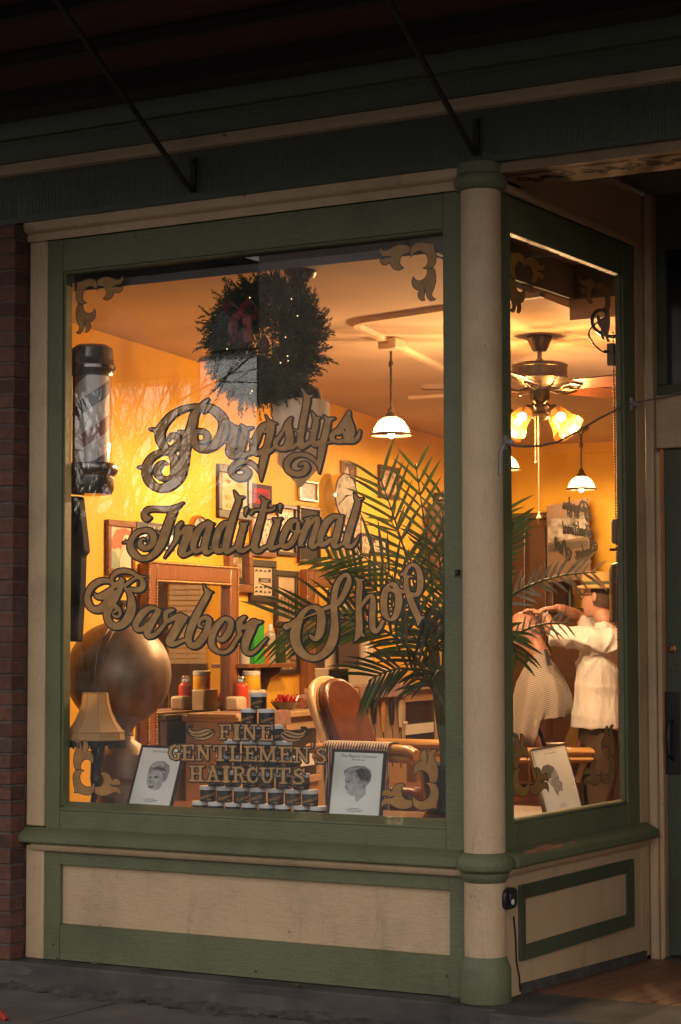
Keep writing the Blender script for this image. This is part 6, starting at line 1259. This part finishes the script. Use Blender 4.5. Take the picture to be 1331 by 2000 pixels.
# ================= palm =================
pb=at(862,1475,1.0);pot=thing('potted_palm','green palm in a black pot filling the right of the window','palm',(pb.x,pb.y,ZP))
pz0=ZP;g=MB();g.lathe([(.10,0),(.105,.005),(.135,.20),(.145,.205),(.145,.235),(.13,.235),(.125,.20)],(pb.x+.03,pb.y,pz0),seg=40);g.build('pot',mat('black_glazed_pot',(.012,.012,.013),.2,coat=.4),pot)
LEAF=None
m,t,b=nodes('palm_leaf');L=t.links.new;c=coord(t);n=N(t,'ShaderNodeTexNoise',i_Scale=9.,i_Detail=4.);L(c.outputs[0],n.inputs['Vector']);ge=N(t,'ShaderNodeNewGeometry');r=ramp(t,[(0,(.014,.025,.006)),(.5,(.032,.056,.009)),(.93,(.075,.10,.016)),(1,(.20,.15,.06))]);L(ge.outputs['Random Per Island'],r.inputs[0])
b.inputs['Roughness'].default_value=.38;L(r.outputs[0],b.inputs['Base Color']);tr=N(t,'ShaderNodeBsdfTranslucent');tr.inputs[0].default_value=(.10,.16,.015,1);mx=N(t,'ShaderNodeMixShader');mx.inputs[0].default_value=.18;L(b.outputs[0],mx.inputs[1]);L(tr.outputs[0],mx.inputs[2]);L(mx.outputs[0],t.nodes['Material Output'].inputs[0]);LEAF=m
STEM=mat('palm_stem',(.06,.075,.02),.5,var=.3);TIP=mat('dry_leaf',(.30,.24,.14),.7,var=.3)
rp_=random.Random(21)
def bez(a,b,c,d,t): u=1-t;return a*u**3+b*3*u*u*t+c*3*u*t*t+d*t**3
def frond(pts,n,Ll,tilt=.55,droop=.25,wd=.0088,t0=.30,asym=1.,m=None):
    A=[at(x,y,Y) if Y>0 else atX(x,y,Y) for x,y,Y in pts]
    if len(A)==3: A=[A[0],A[0].lerp(A[1],.66),A[2].lerp(A[1],.66),A[2]]
    K=24;C=[bez(*A,k/K) for k in range(K+1)];g=MB();g.tube(C,[.008*(1-.75*k/K)+.0015 for k in range(K+1)],6,1)
    view=(V(CAM)-C[K//2]).normalized()
    for i in range(n):
        t=t0+(1-t0)*(i+.5)/n;k=min(K-1,int(t*K));p=C[k].lerp(C[k+1],t*K-k);tg=(C[k+1]-C[k]).normalized()
        s=tg.cross(view+V((rp_.uniform(-.3,.3),rp_.uniform(-.3,.3),rp_.uniform(-.2,.2)))).normalized();LL=Ll*(.55+.75*math.sin(math.pi*min(1,.18+.80*(1-abs(t-.5)*1.1))))*rp_.uniform(.85,1.1)*(1 if t<.9 else .8)
        for sg in(1,-1):
            if rp_.random()<.04: continue
            up_=(view*rp_.uniform(-.25,.35));d=(s*sg+tg*(tilt+.9*t*t)+up_).normalized();side=d.cross(view+V((rp_.uniform(-.5,.5),)*3)).normalized();vs=[];fs=[];q=p.copy();dd=d.copy();S_=7
            for j in range(S_+1):
                f=j/S_;w_=wd*(math.sin(math.pi*min(1,.16+f*.84))**.8)*(1 if f<.98 else .05);nrm=dd.cross(side).normalized()
                vs+=[q-side*w_+nrm*w_*.35,q,q+side*w_+nrm*w_*.35];q=q+dd*(LL/S_);dd=(dd+V((0,0,-droop*rp_.uniform(.15,.6)*f-.01))+V((rp_.uniform(-.03,.03),)*3)).normalized()
            for j in range(S_): a=j*3;fs+=[(a,a+1,a+4,a+3),(a+1,a+2,a+5,a+4)]
            g.add(vs,fs,0)
    return g.build('frond',[m or LEAF,STEM],pot,smooth=60)
B_=(862,1420,1.0)
frond([B_,(835,1180,1.0),(742,930,1.05)],18,.22,.55,.10)
frond([B_,(860,1200,1.1),(812,905,1.25)],16,.18,.7,.05)
frond([B_,(845,1130,.9),(690,1080,.75)],15,.22,.45,.3)
frond([B_,(830,1170,.8),(640,1150,.6),][:2]+[(575,1215,.55)],20,.30,.75,.22,.0095)
frond([B_,(850,1200,.9),(640,1085,.85)],20,.17,.55,.35,.011)
frond([B_,(845,1250,.6),(720,1330,.45)],16,.20,.5,.4)
frond([B_,(870,1200,1.1),(865,960,1.2)],14,.18,.7,.1)
frond([B_,(900,1150,1.2),(960,1010,1.3)],18,.24,.6,.2)
frond([B_,(860,1180,1.2),(760,1010,1.5)],13,.19,.6,.2)
frond([B_,(870,1260,.7),(845,1330,.5)],14,.22,.5,.5)
frond([B_,(880,1150,1.0),(850,1060,1.1)],16,.22,.6,.2)
WT=mat('lit_palm_leaf',(.46,.42,.31),.5,var=.3,vs=10)  # lit copy of the palm leaf, brightness painted into the colour
frond([(940,1230,1.0),(1000,1120,-.32),(1165,1118,-.22)],13,.16,1.0,.25,.0085,.25,m=WT)
frond([(940,1330,1.0),(990,1205,-.30),(1110,1218,-.25)],9,.12,.9,.3,.006,.40,m=WT)
frond([(930,1330,1.0),(975,1150,-.35),(1012,1290,-.3)],10,.15,.7,.4,.010,.4)
frond([(930,1230,1.1),(985,1100,-.35),(1004,1020,-.32)],10,.14,.6,.1,.010,.4)
g=MB();g.tube([V((pb.x+.03,pb.y,pz0+.19)),at(868,1450,1.0),at(862,1420,1.0),at(855,1330,1.0),at(845,1260,1.0)],[.03,.026,.022,.017,.010],10)
for k in range(5): g.tube([V((pb.x+.03,pb.y,pz0+.19)),at(866+4*k-8,1430,1.0),at(840+16*k,1290,.9+.1*k)],.008,6)
g.build('stems',STEM,pot)
# ================= people =================
def fold(o,fn):
    dg=bpy.context.evaluated_depsgraph_get();ev=o.evaluated_get(dg);me=bpy.data.meshes.new_from_object(ev);n=len(me.vertices)
    co=np.zeros(n*3);me.vertices.foreach_get('co',co);co=co.reshape(-1,3);no=np.zeros(n*3);me.vertices.foreach_get('normal',no);no=no.reshape(-1,3)
    co=co+no*fn(co)[:,None];me.vertices.foreach_set('co',co.ravel());me.update();o.modifiers.clear();o.data=me;me.shade_smooth()
def ridge(x): return 1-2*np.abs(np.sin(x))**.7
SKIN=mat('skin',(.44,.23,.16),.5,var=.12,vs=12);TATT=art('tattooed_skin',[(.46,.21,.13),(.30,.15,.10)],40,4,.8)
MY=4.0;Fv=V((-_rt[0],-_rt[1],0));Sv=V((_fw[0],_fw[1],0));MO=at(1174,1418,MY);MO.z=FZ
kz=(at(1174,1418,MY).z-FZ-.92)
def H(a,b,z): return MO+Fv*a+Sv*b+V((0,0,z+kz*min(1,z/.92)))
def sec(a,b,z,hf,hs): return (H(a,b,z),Fv*hf,Sv*hs)
def limb(g,P,n=12,mi=0):
    secs=[]
    for i,(p,r) in enumerate(P):
        t=(P[min(i+1,len(P)-1)][0]-P[max(i-1,0)][0]).normalized();u=t.orthogonal().normalized();v=t.cross(u);secs.append((p,u*r,v*r))
    g.loft(secs,n,mi)
def fuse(o,vox,sm=3):
    r=o.modifiers.new('fuse','REMESH');r.mode='VOXEL';r.voxel_size=vox;r.use_smooth_shade=True
    s=o.modifiers.new('soften','SMOOTH');s.factor=.5;s.iterations=sm
def hand(g,w,d,upv,spread,mirror=1):
    # palm, four curled fingers of unequal length and a thumb from the side of the palm
    d=d.normalized();sd=d.cross(upv).normalized()*mirror;nn=sd.cross(d).normalized()*mirror
    g.loft([(w,sd*.026,nn*.018),(w+d*.03,sd*.036,nn*.016),(w+d*.075,sd*.042,nn*.014),(w+d*.092,sd*.038,nn*.011)],12)
    for k,(o_,L_) in enumerate(((-.031,.066),(-.011,.078),(.010,.074),(.029,.058))):
        b=w+d*.086+sd*o_;c1=(d*.95-nn*.25).normalized();c2=(d*.7-nn*.75+sd*spread*(k-1.5)).normalized();c3=(d*.3-nn).normalized()
        P=[(b,.0095),(b+c1*L_*.45,.009),(b+c1*L_*.45+c2*L_*.32,.008),(b+c1*L_*.45+c2*L_*.32+c3*L_*.23,.0065)];limb(g,P,8)
    b=w+d*.028-sd*.030;limb(g,[(b,.012),(b-sd*.026+d*.026,.0105),(b-sd*.030+d*.058-nn*.012,.008)],8)
def head(g,c,fwd,up,rx=.098,ry=.076,rz=.122):
    fwd=fwd.normalized();sd=up.cross(fwd).normalized();up=fwd.cross(sd).normalized()
    g.loft([(c+up*z*rz+fwd*ox,fwd*rx*f,sd*ry*s_) for z,ox,f,s_ in((-1.02,.028,.42,.40),(-.92,.026,.62,.58),(-.7,.016,.80,.74),(-.4,.008,.92,.88),(0,-.004,1,.98),(.35,-.008,1.02,1),(.62,-.01,.9,.88),(.82,-.012,.68,.66),(.96,-.012,.38,.36),(1.0,-.012,.12,.12))],18)
    g.loft([(c+fwd*rx*.93+up*.012,sd*.010,up*.01),(c+fwd*(rx+.010)-up*.018,sd*.014,up*.014),(c+fwd*(rx*.98)-up*.034,sd*.015,up*.008)],10)   # nose
    for s_ in(1,-1):
        g.loft([(c+sd*s_*(ry*.95)+fwd*-.012,fwd*.018,up*.032),(c+sd*s_*(ry+.012)+fwd*-.020,fwd*.016,up*.030),(c+sd*s_*(ry+.016)+fwd*-.024,fwd*.006,up*.02)],10)
        g.ball(c+fwd*rx*.86+sd*s_*.031+up*.008,.013,8)
    g.loft([(c+fwd*rx*.90-up*.062,sd*.024,up*.008),(c+fwd*(rx*.97)-up*.064,sd*.018,up*.006)],10)
    return fwd,sd,up
man=thing('person','man in a white shirt and straw hat cutting hair, arms reaching forward','person',MO)
g=MB();hc=at(1168,1166,MY+.02);hfw=(Fv*.84+Sv*.54);
g.loft([sec(0,0,.86,.12,.17),sec(0,0,.95,.13,.18),sec(0,0,1.1,.12,.165),sec(-.01,0,1.3,.13,.185),sec(-.02,0,1.42,.115,.195),sec(-.03,0,1.49,.085,.15),sec(-.03,0,1.53,.06,.075)],18)
limb(g,[(H(-.04,.0,1.48),.062),(H(-.03,.0,1.56),.056),(hc-V((0,0,.06))-Fv*.012,.054)])
fwd,sd,up=head(g,hc,hfw,V((0,0,1)))
for b in(-.095,.095):
    limb(g,[(H(0,b,.92),.095),(H(.0,b,.7),.082),(H(.02,b*1.1,.50),.062),(H(.0,b*1.1,.3),.056),(H(-.02,b*1.1,.09),.042)]);g.loft([(H(-.06,b*1.1,.035),Sv*.035,V((0,0,.03))),(H(.03,b*1.15,.04),Sv*.045,V((0,0,.034))),(H(.17,b*1.2,.025),Sv*.04,V((0,0,.02)))],12)
ns,ne,nh=H(-.03,-.20,1.43),at(1082,1240,MY-.24),at(1066,1203,MY-.04)
limb(g,[(ns,.058),(ns.lerp(ne,.5),.050),(ne,.042),(ne.lerp(nh,.5),.036),(nh,.026)])
fs_,fe,fh=H(-.02,.20,1.45),at(1132,1205,MY+.33),at(1088,1187,MY+.12)
limb(g,[(fs_,.056),(fs_.lerp(fe,.5),.048),(fe,.041),(fe.lerp(fh,.5),.037),(fh,.027)])
hand(g,nh,(Fv*.8+V((0,0,.35))),V((0,0,1)),.06);hand(g,fh,(Fv*.9-V((0,0,.1))-Sv*.2),V((0,0,1)),.06,-1)
body=g.build('body',SKIN,man,fix=True);fuse(body,.0065,2);man_body=body
g=MB();S1=lambda a,b,z,hf,hs:sec(a,b,z,hf+.028,hs+.03)
g.loft([S1(0,0,.905,.155,.195),S1(0,0,1.0,.15,.19),S1(-.0,0,1.12,.14,.18),S1(-.01,0,1.3,.135,.19),S1(-.02,0,1.42,.115,.195),S1(-.03,0,1.49,.075,.14),S1(-.03,0,1.525,.045,.06)],22)
limb(g,[(ns+Fv*-.05,.088),(ns,.092),(ns.lerp(ne,.4),.082),(ns.lerp(ne,.8),.076),(ne+(ne-ns)*.06,.070)],16)
limb(g,[(fs_,.088),(fs_.lerp(fe,.4),.078),(fs_.lerp(fe,.7),.070)],16)
g.loft([(H(-.03,0,1.515),Fv*.078,Sv*.082),(H(-.028,0,1.56),Fv*.066,Sv*.07)],16)
SHM=mat('white_shirt',(.62,.60,.60),.8,var=.06,bump=1.,bs=6,sheen=.2,stretch=(1.6,1.6,.55))
for n_ in SHM.node_tree.nodes:
    if n_.type=='BUMP': n_.inputs['Distance'].default_value=.035
shirt=g.build('shirt',SHM,man,fix=True);fuse(shirt,.010,5)
def shirt_folds(P):
    q=P-np.array(H(.02,-.2,1.36));f=q@np.array(Fv);z=q[:,2];r=np.hypot(f,z)+1e-6;ph=np.arctan2(z,f);sd_=q@np.array(Sv)
    d=.0085*ridge(ph*4.5+r*5+sd_*4)*np.exp(-((r-.16)/.17)**2)
    d+=.007*ridge(f*20+z*3+np.sin(z*7)*.8+sd_*6)*np.clip(1-(P[:,2]-H(0,0,.9).z)/.42,0,1)
    d+=.005*ridge(f*26+z*14+sd_*10)*((f>.06)&(z>-.05))
    d+=.004*ridge(z*16-f*9+np.sin(f*9))*np.exp(-((z+.28)/.16)**2)
    return d
fold(shirt,shirt_folds)
g=MB();g.tube([H(-.185,-.01,z) for z in(.92,1.1,1.3,1.45)],.004,6)
TRO=mat('brown_trousers',(.062,.034,.02),.85,var=.2,vs=8,bump=.3,bs=20)
g=MB()
g.loft([sec(0,0,.80,.135,.18),sec(0,0,.95,.14,.19),sec(0,0,1.03,.13,.18)],18)
for b in(-.095,.095): limb(g,[(H(0,b,.93),.108),(H(0,b,.7),.10),(H(.02,b*1.1,.48),.086),(H(.0,b*1.1,.28),.082),(H(-.01,b*1.1,.075),.078)],16)
tr_=g.build('trousers',TRO,man,fix=True);fuse(tr_,.012,3);fold(tr_,lambda P:.006*ridge(P[:,2]*9+(P@np.array(Fv))*22)+.004*ridge((P@np.array(Sv))*30+P[:,2]*4))
g=MB();tiltu=(up+fwd*.10).normalized();hb=hc+up*.062-fwd*.012
def oval(c,k,z): return (c+tiltu*z,fwd*.107*k,sd*.086*k)
g.loft([oval(hb,1.02,0),oval(hb,1.0,.045),oval(hb,.95,.082),oval(hb,.80,.094),oval(hb,.4,.090)],28)
HATM=stripes('straw',(.48,.32,.11),(.36,.22,.065),(0,0,1),170,duty=.5);ht=g.build('hat',HATM,man,fix=True)
g=MB();g.loft([oval(hb,1.0,.002),oval(hb,1.52,-.012),oval(hb,1.58,-.004),oval(hb,1.50,.004),oval(hb,1.0,.014)],32);g.build('brim',HATM,ht,fix=True)
g=MB();g.loft([oval(hb,1.035,.010),oval(hb,1.03,.034)],28);g.build('hat_band',mat('green_hat_band',(.05,.07,.03),.8),ht,fix=True)
g=MB()
for z,kk in((-.05,.94),(-.03,1.0),(0,1.035),(.03,1.05),(.055,1.05)): pass
g.loft([(hc-fwd*.030-up*.055,fwd*.070,sd*.070),(hc-fwd*.026-up*.02,fwd*.083,sd*.0785),(hc-fwd*.022+up*.03,fwd*.086,sd*.081),(hc-fwd*.02+up*.07,fwd*.083,sd*.076)],20);g.build('hair',mat('dark_cropped_hair',(.06,.035,.022),.8,var=.4,vs=60),man,fix=True)
g=MB()
for s_ in(1,-1):
    e=hc+fwd*.098+sd*s_*.032+up*.008;g.tube([e+sd*.026*math.cos(a)+up*.019*math.sin(a) for a in np.linspace(0,6.283,17)[:-1]],.0032,6,closed=True);g.tube([e+sd*s_*.026+up*.006,hc+sd*s_*.083-fwd*.02+up*.012],.003,6)
g.build('spectacles',BLACK,man)
g=MB();g.loft([(H(-.035,0,1.515),Fv*.0625,Sv*.066),(H(-.03,0,1.575),Fv*.0585,Sv*.06)],16);g.build('neck_tattoo',TATT,man,fix=True)
for k,(a,b) in enumerate(((ne,nh),(fe,fh))):
    g=MB();limb(g,[(a.lerp(b,.12),.0425),(a.lerp(b,.5),.0385),(a.lerp(b,.85),.0325)],14);g.build('forearm_tattoo',TATT,man,fix=True)
# the seated customer under the striped cape
CY=3.92;cl=thing('person','customer bending forward under a thin striped barber cape','person',(at(1040,1440,CY).x,at(1040,1440,CY).y,FZ+.6))
hcc=at(1026,1234,CY);nk=at(1052,1272,CY+.02);bt_=at(1050,1440,CY+.02)
g=MB();f2=(Fv*.75-Sv*.35-V((0,0,.55))).normalized();u2_=(V((0,0,.8))+Fv*.5);head(g,hcc,f2,u2_,.10,.08,.125)
limb(g,[(hcc-V((0,0,.03))-Fv*.04,.058),(nk,.062),(nk-V((0,0,.05))-Fv*.02,.07)])
g.loft([(nk-V((0,0,.04)),Fv*.06,Sv*.08),(nk-V((0,0,.10)),Fv*.05,Sv*.10),(nk-V((0,0,.3)),Fv*.085,Sv*.12),(bt_+V((0,0,.0)),Fv*.10,Sv*.13)],16)
for b in(-1,1):
    limb(g,[(bt_+Sv*b*.1,.09),(bt_+Sv*b*.10+Fv*.15-V((0,0,.05)),.075),(bt_+Sv*b*.11+Fv*.40-V((0,0,.08)),.06),(bt_+Sv*b*.11+Fv*.42-V((0,0,.38)),.05)])
    limb(g,[(nk-V((0,0,.15))+Sv*b*.10,.042),(nk-V((0,0,.36))+Sv*b*.12+Fv*.01,.036),(nk-V((0,0,.42))+Sv*b*.05+Fv*.06,.030)]);hand(g,nk-V((0,0,.42))+Sv*b*.05+Fv*.06,(Sv*-b+V((0,0,-.5))),V((0,0,1)),.05,b)
o=g.build('body',mat('flushed_skin',(.40,.19,.13),.5,var=.15,vs=9),cl,fix=True);fuse(o,.0075,2)
g=MB()
for b in(-1,1): limb(g,[(bt_+Sv*b*.06-V((0,0,-.02)),.105),(bt_+Sv*b*.10+Fv*.15-V((0,0,.05)),.092),(bt_+Sv*b*.11+Fv*.40-V((0,0,.08)),.075),(bt_+Sv*b*.11+Fv*.43-V((0,0,.36)),.066)],14)
o=g.build('trousers',mat('dark_denim',(.03,.032,.04),.85,var=.2,vs=20),cl,fix=True);fuse(o,.012,3)
CAPE=stripes('striped_cape',(.34,.30,.27),(.17,.14,.125),(.25,.15,.95),88,duty=.5,rough=.7)
vs=[];fs=[];seg=112;rows=[(1056,1268,10,.05),(1056,1285,18,.10),(1057,1305,33,.18),(1058,1330,46,.23),(1060,1355,53,.25),(1058,1380,57,.26),(1054,1405,59,.27),(1048,1430,57,.28),(1041,1452,52,.28)]
for i,(x,y,hw,hd) in enumerate(rows):
    c=at(x,y,CY+.02);h=hw/311
    for k in range(seg):
        a=2*math.pi*k/seg;w_=1+.13*(i/8)*(1-2*abs(math.sin(a*3.5+.5*math.sin(a*2)+.25*i*.3))**.8)+.035*(i/8)*math.sin(a*13+1+i*.2)
        dz=(max(0,(y-1400)/311)*(1 if math.cos(a)<.1 else 0))+.012*(i/8)*math.sin(5*a)
        vs.append(c-Fv*h*w_*math.cos(a)*-1+Sv*hd*.95*w_*math.sin(a)+V((0,0,dz)))
for i in range(len(rows)-1):
    for k in range(seg): k2=(k+1)%seg;fs.append((i*seg+k,i*seg+k2,(i+1)*seg+k2,(i+1)*seg+k))
g=MB();g.add(vs,fs);o=g.build('barber_cape',CAPE,cl,smooth=80,fix=True);q=o.modifiers.new('thickness','SOLIDIFY');q.thickness=.004
g=MB();a=at(1066,1268,CY-.11);b=at(1074,1300,CY-.165);s_=V(RT)*.011;g.add([a-s_,a+s_,b+s_*1.3,b-s_*1.3],[(0,1,2,3)]);g.build('cape_strap',BLACK,cl,smooth=0)
cc=at(1050,1450,CY+.02);ch2.location=(cc.x,cc.y,FZ);ch2.rotation_euler=(0,0,R(215));ch2['label']='second brown barber chair, carrying the customer in the striped cape'
ch2.location.z=FZ
# ================= back of the room =================
bh=lambda x,y,Y=BY-.35:at(x,y,Y)
t=thing('tall_cabinet','dark brown tall cabinet against the back wall, left of the man','cabinet',(bh(1040,1200).x,BY-.2,FZ))
a,b=bh(985,1016),bh(1082,1300);g=MB();g.box(a.x,b.x,BY-.35,BY-.01,FZ,a.z);g.build('carcass',WOODD,t,bevel=.01)
g=MB();g.box(a.x-.03,b.x+.03,BY-.38,BY-.01,a.z+.001,a.z+.05);g.build('cornice',WOODD,t,bevel=.01)
for k in range(2):
    g=MB();x0=a.x+.04+k*(b.x-a.x-.06)/2;g.box(x0,x0+(b.x-a.x-.12)/2,BY-.375,BY-.351,FZ+.9,a.z-.06);d_=g.build('cabinet_door',WOODD,t,bevel=.008);g=MB();g.ball((x0+.05,BY-.385,FZ+1.4),.015,10);g.build('knob',BRONZE,d_)
t=thing('back_counter','low dark counter with bottles along the back wall','counter',(bh(1130,1200).x,BY-.3,FZ));a,b=bh(1086,1198),bh(1260,1300);g=MB();g.box(a.x,b.x,BY-.45,BY-.01,FZ,a.z);g.build('counter_body',WOODD,t,bevel=.01);g=MB();g.box(a.x-.02,b.x+.02,BY-.48,BY-.01,a.z+.001,a.z+.04);g.build('counter_top',WOODK,t,bevel=.005)
for k in range(7): bx_=a.x+.08+.13*k;m_=(HANG[1],HANG[0],WOODK,HANG[2],HANG[1],WOODR,HANG[0])[k];g=MB();g.lathe([(.03,0),(.032,.10+.02*(k%3)),(.012,.15+.02*(k%3)),(.012,.2+.02*(k%2))],(bx_,BY-.25,a.z+.041),seg=14);tag(g.build('bottle',m_,fix=True),'%s tonic bottle, %s from the left, on the back counter'%(('black','ivory','dark','orange','black','brown','ivory')[k],('first','second','third','fourth','fifth','sixth','seventh')[k]),'bottle','bottles on the back counter')
t=thing('reflection_panel','added panel at the back with the shop lettering painted as a reflection','glass panel',(bh(1110,1100).x,BY-.40,bh(1110,1137).z))  # added panel; the reflection of the lettered window is painted on it
GYp=BY-.42;P=[at(1068,988,GYp),at(1148,972,GYp),at(1154,1130,GYp),at(1070,1138,GYp)]
g=MB();g.prism(P,(0,.012,0));pn=g.build('pane',mat('reflection_ground',(.17,.11,.075),.25,var=.25,vs=2.5),t,smooth=0)
g=MB();P=[at(1071,1064,GYp-.001),at(1148,1054,GYp-.001),at(1149,1068,GYp-.001),at(1071,1079,GYp-.001)];g.add(P,[(0,1,2,3)]);P=[at(1071,1014,GYp-.001),at(1146,1006,GYp-.001),at(1147,1048,GYp-.001),at(1071,1060,GYp-.001)];g.add(P,[(0,1,2,3)],1);g.build('painted_street_reflection',[mat('dark_band',(.06,.045,.035),.5),art('grey_street',[(.10,.085,.07),(.34,.30,.26)],14,4)],pn,smooth=0)
g=MB()
for keys in LINES.values():
    gx,gy,F,B=line_fields(keys,1.6);field_mesh(g,gx,gy,B-.8,lambda x,y:at(1168-(x-165)*.128,975+(y-770)*.235-.02*(x-165)*.3,GYp-.004),0)
g.build('reflected_lettering',BLACKP,pn,smooth=0)
# blinds and dark doorway seen only in the mirror
def refl(x,y):
    p=wall(x,y,.03);d=p-V(CAM);n=WNv.normalized();d=d-2*d.dot(n)*n;t=(BY-.02-p.y)/d.y;q=p+d*t
    if q.x>2.98: t=(2.98-p.x)/d.x;q=p+d*t
    return q

q0,q1,q2=refl(337,1128),refl(407,1128),refl(370,1296)
t=thing('window_blind','pale slatted window blind on the far wall, seen in the mirror','blind',((q0.x+q1.x)/2,(q0.y+q1.y)/2,q2.z))
BLM=mat('blind_slats',(.62,.50,.36),.5,var=.05);g=MB();u=(q1-q0);u.z=0;W_=u.length;u.normalize();nb=V((-u.y,u.x,0))
if nb.dot(V((-1,-1,0)))<0: nb=-nb
nS=int((q0.z-q2.z)/.045)
for k in range(nS): z=q2.z+.045*k;p=V((q0.x,q0.y,z))+nb*.05;g.obox(p,u*W_,V((0,0,.036))+nb*.012,nb*.003)
g.build('slats',BLM,t,fix=True)
g=MB()
for fq in(.15,.5,.85): p=V((q0.x,q0.y,q2.z))+u*W_*fq+nb*.07;g.tube([p,p+V((0,0,q0.z-q2.z))],.003,5)
g.build('cords',HANG[0],t)
g=MB();p=V((q0.x,q0.y,q0.z))+nb*.03;g.obox(p-u*.02,u*(W_+.04),V((0,0,.06)),nb*.06);g.build('head_rail',BLM,t)
dk=MB();p=V((q0.x,q0.y,FZ))-u*1.0+nb*.01;dk.obox(p,u*.96,V((0,0,q0.z-FZ+.25)),nb*.05);tag(dk.build('dark_door',WOODD),'dark brown door beside the window blind, seen in the mirror','door')
dk=MB();p=V((q0.x,q0.y,FZ))+nb*.005;dk.obox(p,u*W_,V((0,0,q2.z-FZ)),nb*.06);tag(dk.build('wainscot',WOODD),'dark brown panelling below the window blind, seen in the mirror','panelling')
# brown hide coat and hook on the far wall
t=thing('hanging_hide','brown leather apron and coat hanging on the far wall behind the palm','coat',wall(858,1100))
g=MB();P=[wall(x,y,.05) for x,y in((838,985),(870,988),(905,1000),(905,1130),(880,1120),(850,1130),(832,1080),(836,1030))];g.prism(P,WNv*.06);g.build('coat',mat('brown_hide',(.22,.09,.05),.7,var=.3,vs=8,bump=.3),t,bevel=.02)
g=MB();g.lathe([(.01,0),(.012,.10),(.02,.11),(.001,.13)],wall(846,978,.0),WNv,12);g.build('hook',BRONZE,t)
# ================= the far side of the street, seen in the reflections =================
def ext(x,y,D): p=at(x,y,D);return V((p.x,2*GY-p.y,p.z))
DARKB=mat('dark_brick_front',(.05,.035,.03),.9,var=.3,vs=2);ROOFM=mat('slate_roof',(.022,.022,.025),.8,var=.2);PALE=mat('pale_clapboard',(.82,.80,.77),.7,var=.06,vs=1.5);PALE2=mat('grey_clapboard',(.60,.60,.62),.7,var=.06)
D=42
def hbox(g,xa,xb,yt,D,dep,mi=0):
    a,b=ext(xa,yt,D),ext(xb,yt,D);x0,x1=min(a.x,b.x),max(a.x,b.x);g.box(x0,x1,a.y-dep,a.y,-.2,a.z,mi);return x0,x1,a.y,a.z
def windows(parent,x0,x1,y,zs,n,m):
    for z in zs:
        for k in range(n):
            xx=x0+(x1-x0)*(k+.5)/n;g=MB();g.box(xx-.45,xx+.45,y+.01,y+.06,z,z+1.5);f=g.build('window',m,parent,smooth=0);g=MB();g.box(xx-.38,xx+.38,y+.061,y+.07,z+.07,z+1.43);g.build('pane',mat('far_pane',(.03,.03,.035),.7) if 'far_pane' not in bpy.data.materials else bpy.data.materials['far_pane'],f,smooth=0)
def house(name,label,xa,xb,yt,D,dep,m,roof=0,rows=(1.2,4.2),n=3):
    t=thing(name,label,'building');g=MB();x0,x1,y,z=hbox(g,xa,xb,yt,D,dep);t.location=((x0+x1)/2,y,-.16);LOC[t.name]=V(t.location);g.build('wall',m,t,smooth=0)
    if roof:
        g=MB();P=[(x0-.3,y+.3,z-.02),(x1+.3,y+.3,z-.02),((x0+x1)/2,y+.3,z+roof)];g.prism(P,(0,-dep-.6,0));g.build('roof',ROOFM,t,smooth=0)
    else:
        g=MB();g.box(x0-.15,x1+.15,y-dep,y+.25,z-.01,z+.35);g.build('parapet',ROOFM,t,smooth=0)
    windows(t,x0,x1,y,[q for q in rows if q+1.8<z],n,ROOFM);return t
house('far_house','pale clapboard house with a dark gable roof across the street',372,120,735,D,9,PALE,2.2,(1.0,),3)
house('far_house','narrow grey clapboard house across the street',502,392,680,D-6,8,PALE2,1.0,(1.0,4.0),1)
house('far_building','dark brick block across the street, right of the grey house',1250,506,330,D-7,12,DARKB,0,(1.2,),6)
house('far_building','dark brick block across the street, left of the pale house',100,-500,420,D,12,DARKB,0,(1.2,4.6,8.0),5)
house('far_building','tall dark warehouse behind the clapboard houses',330,-300,560,D+30,10,DARKB,0,(2,6,10),4)
BARK=mat('bark',(.03,.024,.02),.9,var=.3)
def tree(x,yb,D,h,seed,label):
    r=random.Random(seed);p0=ext(x,yb,D);p0.z=-.16;t=thing('bare_tree',label,'tree',p0,'bare street trees');g=MB();gb=MB()
    def grow(p,d,L_,rad,dep):
        n=5;P=[p]
        for k in range(n): d=(d+V((r.uniform(-.16,.16),r.uniform(-.16,.16),r.uniform(-.05,.12)))).normalized();P.append(P[-1]+d*L_/n)
        (g if dep==0 else gb).tube(P,[rad*(1-.4*k/n) for k in range(n+1)],6)
        if dep<5:
            for k in range(3 if dep<3 else 2):
                a=r.uniform(.35,.9);ax=d.orthogonal().normalized();ax.rotate(Matrix.Rotation(r.uniform(0,6.28),3,d));nd=(d*math.cos(a)+ax*math.sin(a)).normalized();grow(P[r.randint(2,n)],nd,L_*r.uniform(.6,.82),rad*.55,dep+1)
            grow(P[-1],d,L_*.75,rad*.6,dep+1)
    grow(p0,V((0,0,1)),h*.32,.16,0);g.build('trunk',BARK,t);gb.build('branches',BARK,t)
tree(300,1200,D-14,9.5,3,'bare street tree in front of the pale house');tree(205,1200,D-12,8.5,5,'bare street tree left of the pale house');tree(420,1200,D-4,12,9,'tall bare tree beside the grey house')
hg=MB();a,b=ext(560,1010,D-9),ext(60,1010,D-9);hr=random.Random(3);x0,x1=min(a.x,b.x),max(a.x,b.x)  # hedge added to cut off the lower part of the reflected houses
for k in range(900): hg.ball((hr.uniform(x0,x1),a.y+hr.uniform(-1,.6),hr.uniform(-.1,a.z)),hr.uniform(.25,.5),6)
tag(hg.build('hedge',mat('dark_hedge',(.018,.024,.012),.9,var=.5,vs=5)),'dark hedge added to hide the lower houses from the reflections','hedge')
sw2=MB();sw2.box(-60,30,-12.2,-11.6,-.16,-.02);tag(sw2.build('far_kerb',STONE),kind='structure')
